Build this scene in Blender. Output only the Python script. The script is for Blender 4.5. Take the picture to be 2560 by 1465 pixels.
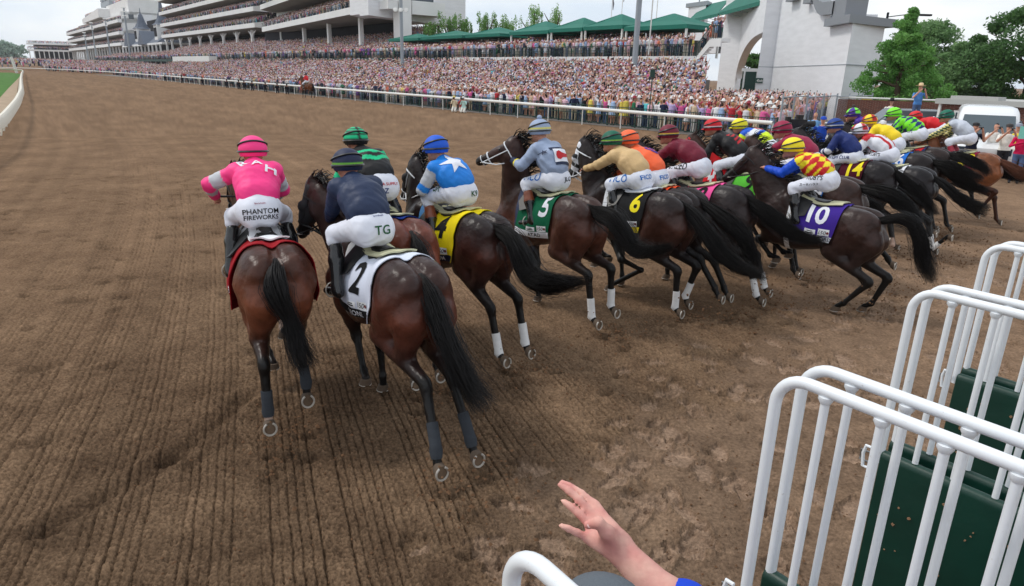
import bpy, bmesh, math, random
import numpy as np
from mathutils import Vector, Matrix
from mathutils.bvhtree import BVHTree
for o in list(bpy.data.objects): bpy.data.objects.remove(o)
SC = bpy.context.scene
COL = SC.collection
rad = math.radians
# ------------------------------------------------------------------ camera
CAMH, PITCH, ROLL = 2.95, rad(17.8), rad(1.5)
cd = bpy.data.cameras.new('camera'); cam = bpy.data.objects.new('camera', cd); COL.objects.link(cam)
cd.sensor_width = 36.0; cd.sensor_fit = 'HORIZONTAL'; cd.lens = 1700.0 / 2560.0 * 36.0
cd.clip_start = 0.05; cd.clip_end = 3000.0
_f = Vector((0, math.cos(PITCH), -math.sin(PITCH))); _r0 = Vector((1, 0, 0)); _u0 = _r0.cross(_f)
_R = _r0 * math.cos(ROLL) + _u0 * math.sin(ROLL); _U = _R.cross(_f)
cam.matrix_world = Matrix(((_R.x, _U.x, -_f.x, 0), (_R.y, _U.y, -_f.y, 0), (_R.z, _U.z, -_f.z, CAMH), (0, 0, 0, 1)))
SC.camera = cam
# ------------------------------------------------------------------ sky, sun, exposure
SUN_EL, SUN_AZ = rad(52), rad(-75)          # soft light from the upper left, bright overcast evening
w = bpy.data.worlds.new('World'); SC.world = w; w.use_nodes = True
nt = w.node_tree; nt.nodes.clear()
N = nt.nodes.new; L = nt.links.new
sky = N('ShaderNodeTexSky'); sky.sky_type = 'NISHITA'; sky.sun_disc = False
sky.sun_elevation = SUN_EL; sky.sun_rotation = SUN_AZ
tc = N('ShaderNodeTexCoord'); mp = N('ShaderNodeMapping'); mp.inputs['Scale'].default_value = (1.0, 1.0, 3.2)
ns = N('ShaderNodeTexNoise'); ns.inputs['Scale'].default_value = 2.2; ns.inputs['Detail'].default_value = 6; ns.inputs['Roughness'].default_value = .52
rp = N('ShaderNodeValToRGB'); rp.color_ramp.elements[0].position = .40; rp.color_ramp.elements[1].position = .58
rp.color_ramp.elements[0].color = (8.0, 9.0, 10.2, 1); rp.color_ramp.elements[1].color = (11.2, 11.4, 11.5, 1)
mx = N('ShaderNodeMix'); mx.data_type = 'RGBA'; mx.inputs[0].default_value = .9
bg = N('ShaderNodeBackground'); bg.inputs['Strength'].default_value = 0.1
ow = N('ShaderNodeOutputWorld')
L(tc.outputs['Generated'], mp.inputs[0]); L(mp.outputs[0], ns.inputs['Vector']); L(ns.outputs[0], rp.inputs[0])
L(sky.outputs[0], mx.inputs[6]); L(rp.outputs[0], mx.inputs[7]); L(mx.outputs[2], bg.inputs[0]); L(bg.outputs[0], ow.inputs[0])
ld = bpy.data.lights.new('sun', 'SUN'); ld.energy = 1.5; ld.angle = rad(10); ld.color = (1, .95, .88)
lo = bpy.data.objects.new('sun', ld); COL.objects.link(lo)
_d = Vector((math.sin(SUN_AZ) * math.cos(SUN_EL), math.cos(SUN_AZ) * math.cos(SUN_EL), math.sin(SUN_EL)))
lo.rotation_euler = (-_d).to_track_quat('-Z', 'Y').to_euler()
SC.view_settings.view_transform = 'Standard'; SC.view_settings.look = 'None'
SC.view_settings.exposure = 0.0; SC.view_settings.gamma = 1.0
SC.render.engine = 'CYCLES'

# ------------------------------------------------------------------ helpers
def srgb(r, g, b):
    return tuple(((c / 255.0) / 12.92 if c / 255.0 <= .04045 else ((c / 255.0 + .055) / 1.055) ** 2.4) for c in (r, g, b))
_m = {}
def mat(name, col=(.5, .5, .5), rough=.6, spec=.5, metal=0.0, bump=0.0, bscale=30.0, var=0.0, vscale=4.0, attr=None, coat=0.0, objcol=False, bdist=.01, alpha=1.0, sheen=0.0, stretch=None):
    """One procedural material: base colour (fixed, from an attribute or the object colour), broken up by noise, with noise bump."""
    if name in _m: return _m[name]
    m = bpy.data.materials.new(name); m.use_nodes = True; t = m.node_tree; b = t.nodes['Principled BSDF']
    b.inputs['Roughness'].default_value = rough; b.inputs['Specular IOR Level'].default_value = spec
    b.inputs['Metallic'].default_value = metal; b.inputs['Coat Weight'].default_value = coat
    b.inputs['Sheen Weight'].default_value = sheen
    b.inputs['Alpha'].default_value = alpha
    n, l = t.nodes.new, t.links.new
    co = n('ShaderNodeTexCoord'); src = co.outputs['Object']
    if stretch:
        q = n('ShaderNodeMapping'); q.inputs['Scale'].default_value = stretch; l(src, q.inputs[0]); src = q.outputs[0]
    if attr:
        a = n('ShaderNodeAttribute'); a.attribute_name = attr; cs = a.outputs['Color']
    elif objcol:
        a = n('ShaderNodeObjectInfo'); cs = a.outputs['Color']
    else:
        a = n('ShaderNodeRGB'); a.outputs[0].default_value = (*col, 1); cs = a.outputs[0]
    if var:
        z = n('ShaderNodeTexNoise'); z.inputs['Scale'].default_value = vscale; z.inputs['Detail'].default_value = 5; l(src, z.inputs['Vector'])
        r = n('ShaderNodeMapRange'); r.inputs[1].default_value = .3; r.inputs[2].default_value = .7
        r.inputs[3].default_value = 1 - var; r.inputs[4].default_value = 1 + var; l(z.outputs[0], r.inputs[0])
        v = n('ShaderNodeVectorMath'); v.operation = 'SCALE'; l(cs, v.inputs[0]); l(r.outputs[0], v.inputs['Scale']); cs = v.outputs[0]
    l(cs, b.inputs['Base Color'])
    if bump:
        z = n('ShaderNodeTexNoise'); z.inputs['Scale'].default_value = bscale; z.inputs['Detail'].default_value = 4; l(src, z.inputs['Vector'])
        bu = n('ShaderNodeBump'); bu.inputs['Strength'].default_value = bump; bu.inputs['Distance'].default_value = bdist
        l(z.outputs[0], bu.inputs['Height']); l(bu.outputs[0], b.inputs['Normal'])
    _m[name] = m
    return m

def ob(name, verts, faces, mats, parent=None, fmat=None, smooth=True, col=None, attrs=None, quads=None):
    """Link ONE mesh object from arrays."""
    me = bpy.data.meshes.new(name)
    if isinstance(verts, np.ndarray) and isinstance(faces, np.ndarray):
        k = faces.shape[1]; nf = len(faces)
        me.vertices.add(len(verts)); me.vertices.foreach_set('co', verts.astype(np.float32).ravel())
        me.loops.add(nf * k); me.loops.foreach_set('vertex_index', faces.astype(np.int32).ravel())
        me.polygons.add(nf); me.polygons.foreach_set('loop_start', np.arange(0, nf * k, k, dtype=np.int32))
        me.polygons.foreach_set('loop_total', np.full(nf, k, dtype=np.int32))
        me.update(calc_edges=True)
    else:
        me.from_pydata([tuple(map(float, v)) for v in verts], [], [tuple(map(int, f)) for f in faces]); me.update()
    if not isinstance(mats, (list, tuple)): mats = [mats]
    for m in mats: me.materials.append(m)
    if fmat is not None: me.polygons.foreach_set('material_index', np.asarray(fmat, dtype=np.int32))
    if smooth: me.polygons.foreach_set('use_smooth', np.ones(len(me.polygons), dtype=bool))
    if col is not None:
        a = me.color_attributes.new('col', 'FLOAT_COLOR', 'POINT')
        c = np.ones((len(me.vertices), 4), np.float32); c[:, :3] = np.asarray(col)[:, :3]; a.data.foreach_set('color', c.ravel())
    if attrs:
        for an, av in attrs.items():
            a = me.attributes.new(an, 'FLOAT_VECTOR', 'POINT'); a.data.foreach_set('vector', np.asarray(av, np.float32).ravel())
    me.update()
    o = bpy.data.objects.new(name, me); COL.objects.link(o)
    if parent is not None: o.parent = parent
    return o
def thing(name, label, cat, loc=(0, 0, 0), rotz=0.0, group=None, kind=None):
    o = bpy.data.objects.new(name, None); COL.objects.link(o); o.location = loc; o.rotation_euler = (0, 0, rotz)
    o.empty_display_size = .2
    return tag(o, label, cat, group, kind)
def tag(o, label=None, cat=None, group=None, kind=None):
    if label: o['label'] = label
    if cat: o['category'] = cat
    if group: o['group'] = group
    if kind: o['kind'] = kind
    return o

class MB:
    """Mesh collector: boxes, tubes, prisms, lathes with a material index per face."""
    def __init__(s): s.v = []; s.f = []; s.m = []
    def add(s, v, f, m=0):
        b = len(s.v); s.v += [tuple(map(float, p)) for p in v]; s.f += [tuple(int(i) + b for i in q) for q in f]; s.m += [m] * len(f); return s
    def box(s, x0, x1, y0, y1, z0, z1, m=0, M=None):
        v = [(x, y, z) for z in (z0, z1) for y in (y0, y1) for x in (x0, x1)]
        if M is not None: v = [tuple(M @ Vector(p)) for p in v]
        return s.add(v, [(0, 2, 3, 1), (4, 5, 7, 6), (0, 1, 5, 4), (2, 6, 7, 3), (0, 4, 6, 2), (1, 3, 7, 5)], m)
    def tube(s, pts, r, n=8, m=0, cap=True, sy=1.0, closed=False):
        P = [Vector(p) for p in pts]; K = len(P)
        if not hasattr(r, '__len__'): r = [r] * K
        T = []
        for i in range(K):
            a = P[(i - 1) % K] if (closed or i > 0) else P[i]; c = P[(i + 1) % K] if (closed or i < K - 1) else P[i]
            T.append((c - a).normalized() if (c - a).length > 1e-9 else Vector((0, 0, 1)))
        u = T[0].orthogonal().normalized(); rings = []
        for i in range(K):
            u = (u - T[i] * u.dot(T[i]));
            u = u.normalized() if u.length > 1e-6 else T[i].orthogonal().normalized()
            v = T[i].cross(u)
            rings.append([P[i] + (u * math.cos(2 * math.pi * j / n) + v * math.sin(2 * math.pi * j / n) * sy) * r[i] for j in range(n)])
        V = [tuple(q) for rr in rings for q in rr]; Fc = []
        for i in range(K if closed else K - 1):
            a, b = i * n, ((i + 1) % K) * n
            for j in range(n): Fc.append((a + j, a + (j + 1) % n, b + (j + 1) % n, b + j))
        if cap and not closed:
            Fc.append(tuple(range(n))[::-1]); Fc.append(tuple((K - 1) * n + j for j in range(n)))
        return s.add(V, Fc, m)
    def lathe(s, prof, c=(0, 0, 0), n=16, m=0, sx=1.0, sy=1.0, M=None):
        V = []; Fc = []
        for (r, z) in prof:
            for j in range(n):
                p = Vector((r * sx * math.cos(2 * math.pi * j / n), r * sy * math.sin(2 * math.pi * j / n), z))
                p = (M @ p) if M is not None else p
                V.append(tuple(p + Vector(c)))
        for i in range(len(prof) - 1):
            for j in range(n): Fc.append((i * n + j, i * n + (j + 1) % n, (i + 1) * n + (j + 1) % n, (i + 1) * n + j))
        Fc.append(tuple(range(n))[::-1]); Fc.append(tuple((len(prof) - 1) * n + j for j in range(n)))
        return s.add(V, Fc, m)
    def prism(s, poly, axis, a, b, m=0, M=None):
        """2-D outline extruded along axis ('x','y','z') between a and b."""
        k = len(poly); V = []
        for h in (a, b):
            for (p, q) in poly:
                v = {'x': (h, p, q), 'y': (p, h, q), 'z': (p, q, h)}[axis]
                V.append(tuple(M @ Vector(v)) if M is not None else v)
        Fc = [tuple(range(k))[::-1], tuple(range(k, 2 * k))] + [(i, (i + 1) % k, k + (i + 1) % k, k + i) for i in range(k)]
        return s.add(V, Fc, m)
    def build(s, name, mats, parent=None, smooth=False, bev=0.0, fix=True):
        o = ob(name, s.v, s.f, mats, parent, s.m, smooth)
        if fix:
            bm = bmesh.new(); bm.from_mesh(o.data); bmesh.ops.recalc_face_normals(bm, faces=bm.faces); bm.to_mesh(o.data); bm.free()
        if bev:
            b = o.modifiers.new('bevel', 'BEVEL'); b.width = bev; b.segments = 2; b.limit_method = 'ANGLE'
        if smooth:
            o.data.polygons.foreach_set('use_smooth', [True] * len(o.data.polygons))
            try: o.data.set_sharp_from_angle(angle=rad(45))
            except Exception: pass
        return o

# ------------------------------------------------------------------ implicit bodies -> one smooth skin
def surface_nets(Fv, org, h):
    nx, ny, nz = Fv.shape
    s = Fv < 0
    c = np.zeros((nx - 1, ny - 1, nz - 1), np.int8)
    for dx in (0, 1):
        for dy in (0, 1):
            for dz in (0, 1): c += s[dx:nx - 1 + dx, dy:ny - 1 + dy, dz:nz - 1 + dz]
    act = (c > 0) & (c < 8)
    idx = -np.ones(act.shape, np.int64); A = np.argwhere(act); idx[act] = np.arange(len(A))
    pos = np.zeros((len(A), 3)); cnt = np.zeros(len(A))
    i, j, k = A.T
    cor = [(a, b, d) for a in (0, 1) for b in (0, 1) for d in (0, 1)]
    for p in cor:
        for ax in range(3):
            if p[ax]: continue
            q = list(p); q[ax] = 1
            f1 = Fv[i + p[0], j + p[1], k + p[2]]; f2 = Fv[i + q[0], j + q[1], k + q[2]]
            cr = (f1 < 0) != (f2 < 0)
            t = np.where(cr, f1 / np.where(cr, f1 - f2, 1), 0)
            e = np.zeros((len(A), 3)); e[:] = p; e[:, ax] += t
            pos[cr] += e[cr]; cnt[cr] += 1
    V = (A + pos / cnt[:, None]) * h + np.asarray(org)
    Q = []
    for ax in range(3):
        sl = [slice(1, -1)] * 3; sl[ax] = slice(0, -1); sh = list(sl); sh[ax] = slice(1, None)
        a = s[tuple(sl)]; b = s[tuple(sh)]
        cr = a != b; P = np.argwhere(cr); inside = a[cr]
        o0 = np.array([1, 1, 1]); o0[ax] = 0; P = P + o0
        o1, o2 = [(1, 2), (2, 0), (0, 1)][ax]
        e1 = np.zeros(3, int); e1[o1] = 1; e2 = np.zeros(3, int); e2[o2] = 1
        g = lambda M_: idx[M_[:, 0], M_[:, 1], M_[:, 2]]
        q = np.stack([g(P - e1 - e2), g(P - e2), g(P), g(P - e1)], 1)
        q[~inside] = q[~inside][:, ::-1]
        Q.append(q)
    return V, np.concatenate(Q)

class Body:
    """Smooth union of tapered limbs and ellipsoids on a grid."""
    def __init__(s, lo, hi, h):
        s.lo = np.array(lo, float); s.h = h; s.n = (np.ceil((np.array(hi) - s.lo) / h)).astype(int) + 1
        s.F = np.full(tuple(s.n), .3, np.float32)
    def _slab(s, lo, hi, pad):
        a = np.maximum(0, np.floor((lo - pad - s.lo) / s.h).astype(int)); b = np.minimum(s.n, np.ceil((hi + pad - s.lo) / s.h).astype(int) + 1)
        if (b <= a).any(): return None
        ax = [s.lo[i] + np.arange(a[i], b[i]) * s.h for i in range(3)]
        X, Y, Z = np.meshgrid(*ax, indexing='ij', sparse=True)
        return (slice(a[0], b[0]), slice(a[1], b[1]), slice(a[2], b[2])), X, Y, Z
    def _merge(s, sl, d, k):
        f = s.F[sl]
        if k <= 0: s.F[sl] = np.minimum(f, d); return
        hh = np.maximum(k - np.abs(f - d), 0) / k
        s.F[sl] = np.minimum(f, d) - hh * hh * k * .25
    def cone(s, a, b, ra, rb, k=.04, sy=1.0, lat=None, sub=False):
        """tapered limb a->b; sy widens it along lat (default y)"""
        a = np.array(a, float); b = np.array(b, float); r = max(ra, rb) * max(1, sy)
        q = s._slab(np.minimum(a, b) - r, np.maximum(a, b) + r, k + s.h * 2)
        if q is None: return s
        sl, X, Y, Z = q; ab = b - a; L2 = max(ab @ ab, 1e-9)
        t = np.clip(((X - a[0]) * ab[0] + (Y - a[1]) * ab[1] + (Z - a[2]) * ab[2]) / L2, 0, 1)
        dx, dy, dz = X - a[0] - t * ab[0], Y - a[1] - t * ab[1], Z - a[2] - t * ab[2]
        rr = ra + (rb - ra) * t
        if sy == 1.0: d = np.sqrt(dx * dx + dy * dy + dz * dz) - rr
        else:
            lt = np.array(lat if lat is not None else (0, 1, 0), float); lt /= np.linalg.norm(lt)
            w = dx * lt[0] + dy * lt[1] + dz * lt[2]; d2 = dx * dx + dy * dy + dz * dz - w * w
            d = (np.sqrt(d2 + (w / sy) ** 2) - rr) * min(1.0, sy if sy < 1 else 1.0)
        if sub:
            f = s.F[sl]; d = -d; hh = np.maximum(k - np.abs(f - d), 0) / k; s.F[sl] = np.maximum(f, d) + hh * hh * k * .25
        else: s._merge(sl, d, k)
        return s
    def ell(s, c, r, k=.04, rot=None):
        c = np.array(c, float); r = np.array(r, float); R_ = r.max()
        q = s._slab(c - R_, c + R_, k + s.h * 2)
        if q is None: return s
        sl, X, Y, Z = q; dx, dy, dz = X - c[0], Y - c[1], Z - c[2]
        if rot is not None:
            M_ = np.array(rot); x2 = dx * M_[0, 0] + dy * M_[0, 1] + dz * M_[0, 2]; y2 = dx * M_[1, 0] + dy * M_[1, 1] + dz * M_[1, 2]; z2 = dx * M_[2, 0] + dy * M_[2, 1] + dz * M_[2, 2]
        else: x2, y2, z2 = dx, dy, dz
        k1 = np.sqrt((x2 / r[0]) ** 2 + (y2 / r[1]) ** 2 + (z2 / r[2]) ** 2); k2 = np.sqrt((x2 / r[0] ** 2) ** 2 + (y2 / r[1] ** 2) ** 2 + (z2 / r[2] ** 2) ** 2)
        s._merge(sl, (k1 * (k1 - 1) / np.maximum(k2, 1e-6)), k)
        return s
    def mesh(s): return surface_nets(s.F, s.lo, s.h)

def smoothstep(a, b, x):
    t = np.clip((x - a) / (b - a), 0, 1); return t * t * (3 - 2 * t)
def segdist(P, a, b):
    a = np.array(a, float); b = np.array(b, float); ab = b - a
    t = np.clip(((P - a) @ ab) / max(ab @ ab, 1e-9), 0, 1)
    return np.linalg.norm(P - a - t[:, None] * ab, axis=1), t

_txt = {}
def text_mesh(body, maxedge=.05, bold=0.0, shear=0.0, space=1.0):
    """flat outline mesh of a word, height about 1, centred"""
    key = (body, maxedge, bold, shear, space)
    if key in _txt: return _txt[key]
    cu = bpy.data.curves.new('t', 'FONT'); cu.body = body; cu.align_x = 'CENTER'; cu.align_y = 'CENTER'; cu.offset = bold; cu.shear = shear
    cu.space_character = space; cu.resolution_u = 3
    o = bpy.data.objects.new('t', cu); COL.objects.link(o); bpy.context.view_layer.update()
    dg = bpy.context.evaluated_depsgraph_get(); me = bpy.data.meshes.new_from_object(o.evaluated_get(dg))
    bm = bmesh.new(); bm.from_mesh(me); bmesh.ops.remove_doubles(bm, verts=bm.verts, dist=1e-5); bmesh.ops.triangulate(bm, faces=bm.faces)
    for _ in range(4):
        e = [x for x in bm.edges if x.calc_length() > maxedge]
        if not e: break
        bmesh.ops.subdivide_edges(bm, edges=e, cuts=1, use_grid_fill=False); bmesh.ops.triangulate(bm, faces=[f for f in bm.faces if len(f.verts) > 3])
    V = np.array([v.co[:] for v in bm.verts]); bm.verts.index_update(); Fc = [tuple(v.index for v in f.verts) for f in bm.faces]
    bm.free(); bpy.data.objects.remove(o); bpy.data.curves.remove(cu); bpy.data.meshes.remove(me)
    hgt = V[:, 1].max() - V[:, 1].min(); V[:, 1] -= (V[:, 1].max() + V[:, 1].min()) / 2; V[:, 0] -= (V[:, 0].max() + V[:, 0].min()) / 2; V /= hgt
    _txt[key] = (V, Fc); return _txt[key]
def poly_flat(pts, maxedge=.02):
    bm = bmesh.new(); bm.faces.new([bm.verts.new((x, y, 0)) for x, y in pts]); bmesh.ops.triangulate(bm, faces=bm.faces)
    for _ in range(5):
        e = [x for x in bm.edges if x.calc_length() > maxedge]
        if not e: break
        bmesh.ops.subdivide_edges(bm, edges=e, cuts=1); bmesh.ops.triangulate(bm, faces=[f for f in bm.faces if len(f.verts) > 3])
    bm.verts.index_update(); V = np.array([v.co[:] for v in bm.verts]); Fc = [tuple(v.index for v in f.verts) for f in bm.faces]; bm.free(); return V, Fc
def star(n=5, r=1.0, ri=.42, rot=0.0):
    return [((r if i % 2 == 0 else ri) * math.sin(math.pi * i / n + rot), (r if i % 2 == 0 else ri) * math.cos(math.pi * i / n + rot)) for i in range(2 * n)]
def project(bvh, V2, Fc, org, right, up, size, off=.003, far=.6):
    """lay a flat outline on a body: rays from the plane (org,right,up) along -normal"""
    org, right, up = Vector(org), Vector(right).normalized(), Vector(up); up = (up - right * up.dot(right)).normalized(); nrm = right.cross(up)
    out = []; ok = []
    for x, y, _ in V2:
        p = org + right * (x * size) + up * (y * size)
        h = bvh.ray_cast(p + nrm * .25, -nrm, far)
        if h[0] is None: out.append(p); ok.append(False)
        else: out.append(h[0] + nrm * off + h[1] * off * .5 * (1 if h[1].dot(nrm) > 0 else -1)); ok.append(True)
    F2 = [f for f in Fc if all(ok[i] for i in f)]
    return out, F2
_rp = np.random.default_rng(5).permutation(512); _rp = np.concatenate([_rp, _rp])
_ga = np.random.default_rng(6).uniform(0, 2 * math.pi, 1024); _gx, _gy = np.cos(_ga), np.sin(_ga)
def perlin(x, y):
    xi, yi = np.floor(x).astype(np.int64), np.floor(y).astype(np.int64); xf, yf = x - xi, y - yi
    u, v = xf * xf * xf * (xf * (xf * 6 - 15) + 10), yf * yf * yf * (yf * (yf * 6 - 15) + 10)
    def g(a, b, dx, dy):
        h = _rp[(_rp[a & 511] + b) & 511]; return _gx[h] * dx + _gy[h] * dy
    n00, n10 = g(xi, yi, xf, yf), g(xi + 1, yi, xf - 1, yf); n01, n11 = g(xi, yi + 1, xf, yf - 1), g(xi + 1, yi + 1, xf - 1, yf - 1)
    return (n00 * (1 - u) + n10 * u) * (1 - v) + (n01 * (1 - u) + n11 * u) * v
def fbm(x, y, o=4, g=.5):
    r = 0; a = 1.0
    for i in range(o): r = r + a * perlin(x * 2 ** i + 17.3 * i, y * 2 ** i - 9.1 * i); a *= g
    return r
def vnormals(V, Q):
    e1 = V[Q[:, 2]] - V[Q[:, 0]]; e2 = V[Q[:, 3]] - V[Q[:, 1]]; n = np.cross(e1, e2); N_ = np.zeros_like(V)
    for k in range(4): np.add.at(N_, Q[:, k], n)
    return N_ / (np.linalg.norm(N_, axis=1)[:, None] + 1e-12)
def folds(V, Q, amp, f, seed=0.0, axis=(1, 0, 0)):
    """push cloth out and in along ridged noise, stretched along axis"""
    a = np.array(axis, float); a /= np.linalg.norm(a); b = np.cross(a, (0, 0, 1.0)); b = b / np.linalg.norm(b) if np.linalg.norm(b) > .1 else np.array((0, 1.0, 0)); c = np.cross(a, b)
    A_, B_, C_ = V @ a, V @ b, V @ c; w = perlin(A_ * 4 + seed, B_ * 4 + C_ * 3) * .5
    r = 1 - np.abs(perlin(A_ * f * .45 + seed + w, B_ * f + C_ * f * .8 + w)) * 2.4; r2 = 1 - np.abs(perlin(B_ * f * 1.7 + seed, A_ * f * .9 + C_ * f * 1.3)) * 2.4
    return V + vnormals(V, Q) * (amp * (np.clip(r, -.3, 1) * .7 + np.clip(r2, -.3, 1) * .35 - .3))[:, None]
# ================================================================== horses
TX = np.array([-.10, -.04, .03, .12, .32, .50, .72, .93, 1.10, 1.30, 1.46, 1.56])
TT = np.array([1.34, 1.43, 1.49, 1.535, 1.575, 1.545, 1.50, 1.535, 1.60, 1.52, 1.36, 1.20])
TB = np.array([1.28, 1.16, 1.07, 1.01, .97, .95, .885, .82, .80, .84, .95, 1.10])
TW = np.array([.05, .12, .185, .232, .248, .250, .285, .285, .235, .215, .16, .06])
def trunk_at(x):
    return np.interp(x, TX, TT), np.interp(x, TX, TB), np.interp(x, TX, TW)
M_COAT = mat('horse_coat', rough=.36, spec=.24, attr='col', var=.35, vscale=7, bump=.35, bscale=13, bdist=.03)
M_HOOF = mat('hoof_horn', srgb(92, 78, 66), .8, .3, bump=.4, bscale=60, var=.2)
M_SOLE = mat('hoof_sole', srgb(110, 92, 76), .9, .2, bump=.5, bscale=80, var=.25)
M_SHOE = mat('horseshoe_metal', srgb(190, 184, 175), .45, .5, metal=.35)
M_WRAPW = mat('white_bandage', srgb(222, 222, 222), .85, .2, bump=.5, bscale=(40), var=.06, stretch=(1, 1, 6))
M_WRAPG = mat('grey_bandage', srgb(58, 62, 68), .85, .2, bump=.5, bscale=40, var=.1, stretch=(1, 1, 6))
M_HAIR = mat('black_horse_hair', (.010, .0088, .009), .45, .22, var=.3, vscale=9)
M_HAIRR = mat('chestnut_horse_hair', srgb(104, 58, 36), .5, .5, var=.3, vscale=9)
M_LEATHB = mat('black_leather', (.010, .010, .011), .4, .35)
M_WHSTRAP = mat('white_strap', srgb(225, 228, 232), .5, .4)
M_EYE = mat('horse_eye', (.004, .003, .003), .08, .7)
M_PALE = mat('pale_felt_pad', srgb(196, 194, 160), .9, .2)
M_WHITE = mat('white_cloth', srgb(232, 234, 238), .8, .2, var=.04)
M_INK = mat('black_ink', (.012, .012, .014), .7, .2)
M_CREST = mat('dark_red_crest', srgb(110, 40, 46), .7, .2)
BAY_DARK = srgb(46, 31, 27); BLACKISH = srgb(36, 28, 27)
HIND = dict(
    L=dict(stifle=(.40, .17, .93), hock=(-.15, .14, .66), fet=(-.30, .14, .22), shoe=(-.42, .14, .13)),
    R=dict(stifle=(.42, -.17, .93), hock=(-.10, -.14, .64), fet=(-.22, -.14, .21), shoe=(-.34, -.14, .12)))
FORE = dict(
    L=dict(knee=(1.50, .12, .74), fet=(1.30, .13, .50), shoe=(1.22, .13, .42)),
    R=dict(knee=(1.16, -.13, .50), fet=(1.12, -.13, .18), shoe=(1.14, -.13, .06)))
def hair_bundle(guide, rad_, n=220, seg=14, thick=.0035, seed=1, spread=1.0, len_var=.3, start=.05, frizz=.012):
    """strands laid along a guide curve; rad_ = bundle radius along it"""
    rng = np.random.default_rng(seed); G = np.array(guide, float)
    d = np.r_[0, np.cumsum(np.linalg.norm(np.diff(G, axis=0), axis=1))]; tt = d / d[-1]
    def at(t):
        # smooth interpolation (Catmull-Rom through np.interp of a densified curve)
        return np.stack([np.interp(t, TD, GD[:, i]) for i in range(3)], -1)
    TD = np.linspace(0, 1, 60); GD = np.stack([np.interp(TD, tt, G[:, i]) for i in range(3)], 1)
    for _ in range(14): GD[1:-1] = (GD[:-2] + 2 * GD[1:-1] + GD[2:]) / 4
    V = []; Fc = []
    for s in range(n):
        ph = rng.uniform(0, 2 * math.pi); rr = math.sqrt(rng.uniform(0, 1)); L_ = 1 - len_var * rng.uniform(0, 1) ** 1.5
        t0 = rng.uniform(0, start); t = np.linspace(t0, L_, seg); P = at(t)
        tan = np.gradient(P, axis=0); tan /= np.linalg.norm(tan, axis=1)[:, None] + 1e-9
        u = np.cross(tan, (0, 1, 0)); un = np.linalg.norm(u, axis=1)[:, None]; u = np.where(un > .1, u / np.maximum(un, 1e-6), (1, 0, 0)); v = np.cross(tan, u)
        R_ = np.interp(t, np.linspace(0, 1, len(rad_)), rad_) * spread
        wob = rng.normal(0, frizz, (seg, 3)) * (t[:, None] ** 2) * 1.0; wob = np.cumsum(wob, axis=0) * .5
        wave = .010 * np.sin(t * rng.uniform(5, 11) + rng.uniform(0, 6)) * t
        P = P + u * (R_ * rr * math.cos(ph))[:, None] + v * (R_ * rr * math.sin(ph) * .75 + wave)[:, None] + wob
        th = thick * rng.uniform(.6, 1.5) * np.clip(1.25 - t / L_, .12, 1)
        b = len(V)
        for i in range(seg):
            for j in range(3):
                a = 2.094 * j; V.append(P[i] + (u[i] * math.cos(a) + v[i] * math.sin(a)) * th[i])
        for i in range(seg - 1):
            for j in range(3): Fc.append((b + i * 3 + j, b + i * 3 + (j + 1) % 3, b + i * 3 + 3 + (j + 1) % 3, b + i * 3 + 3 + j))
    return np.array(V), np.array(Fc)

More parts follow.
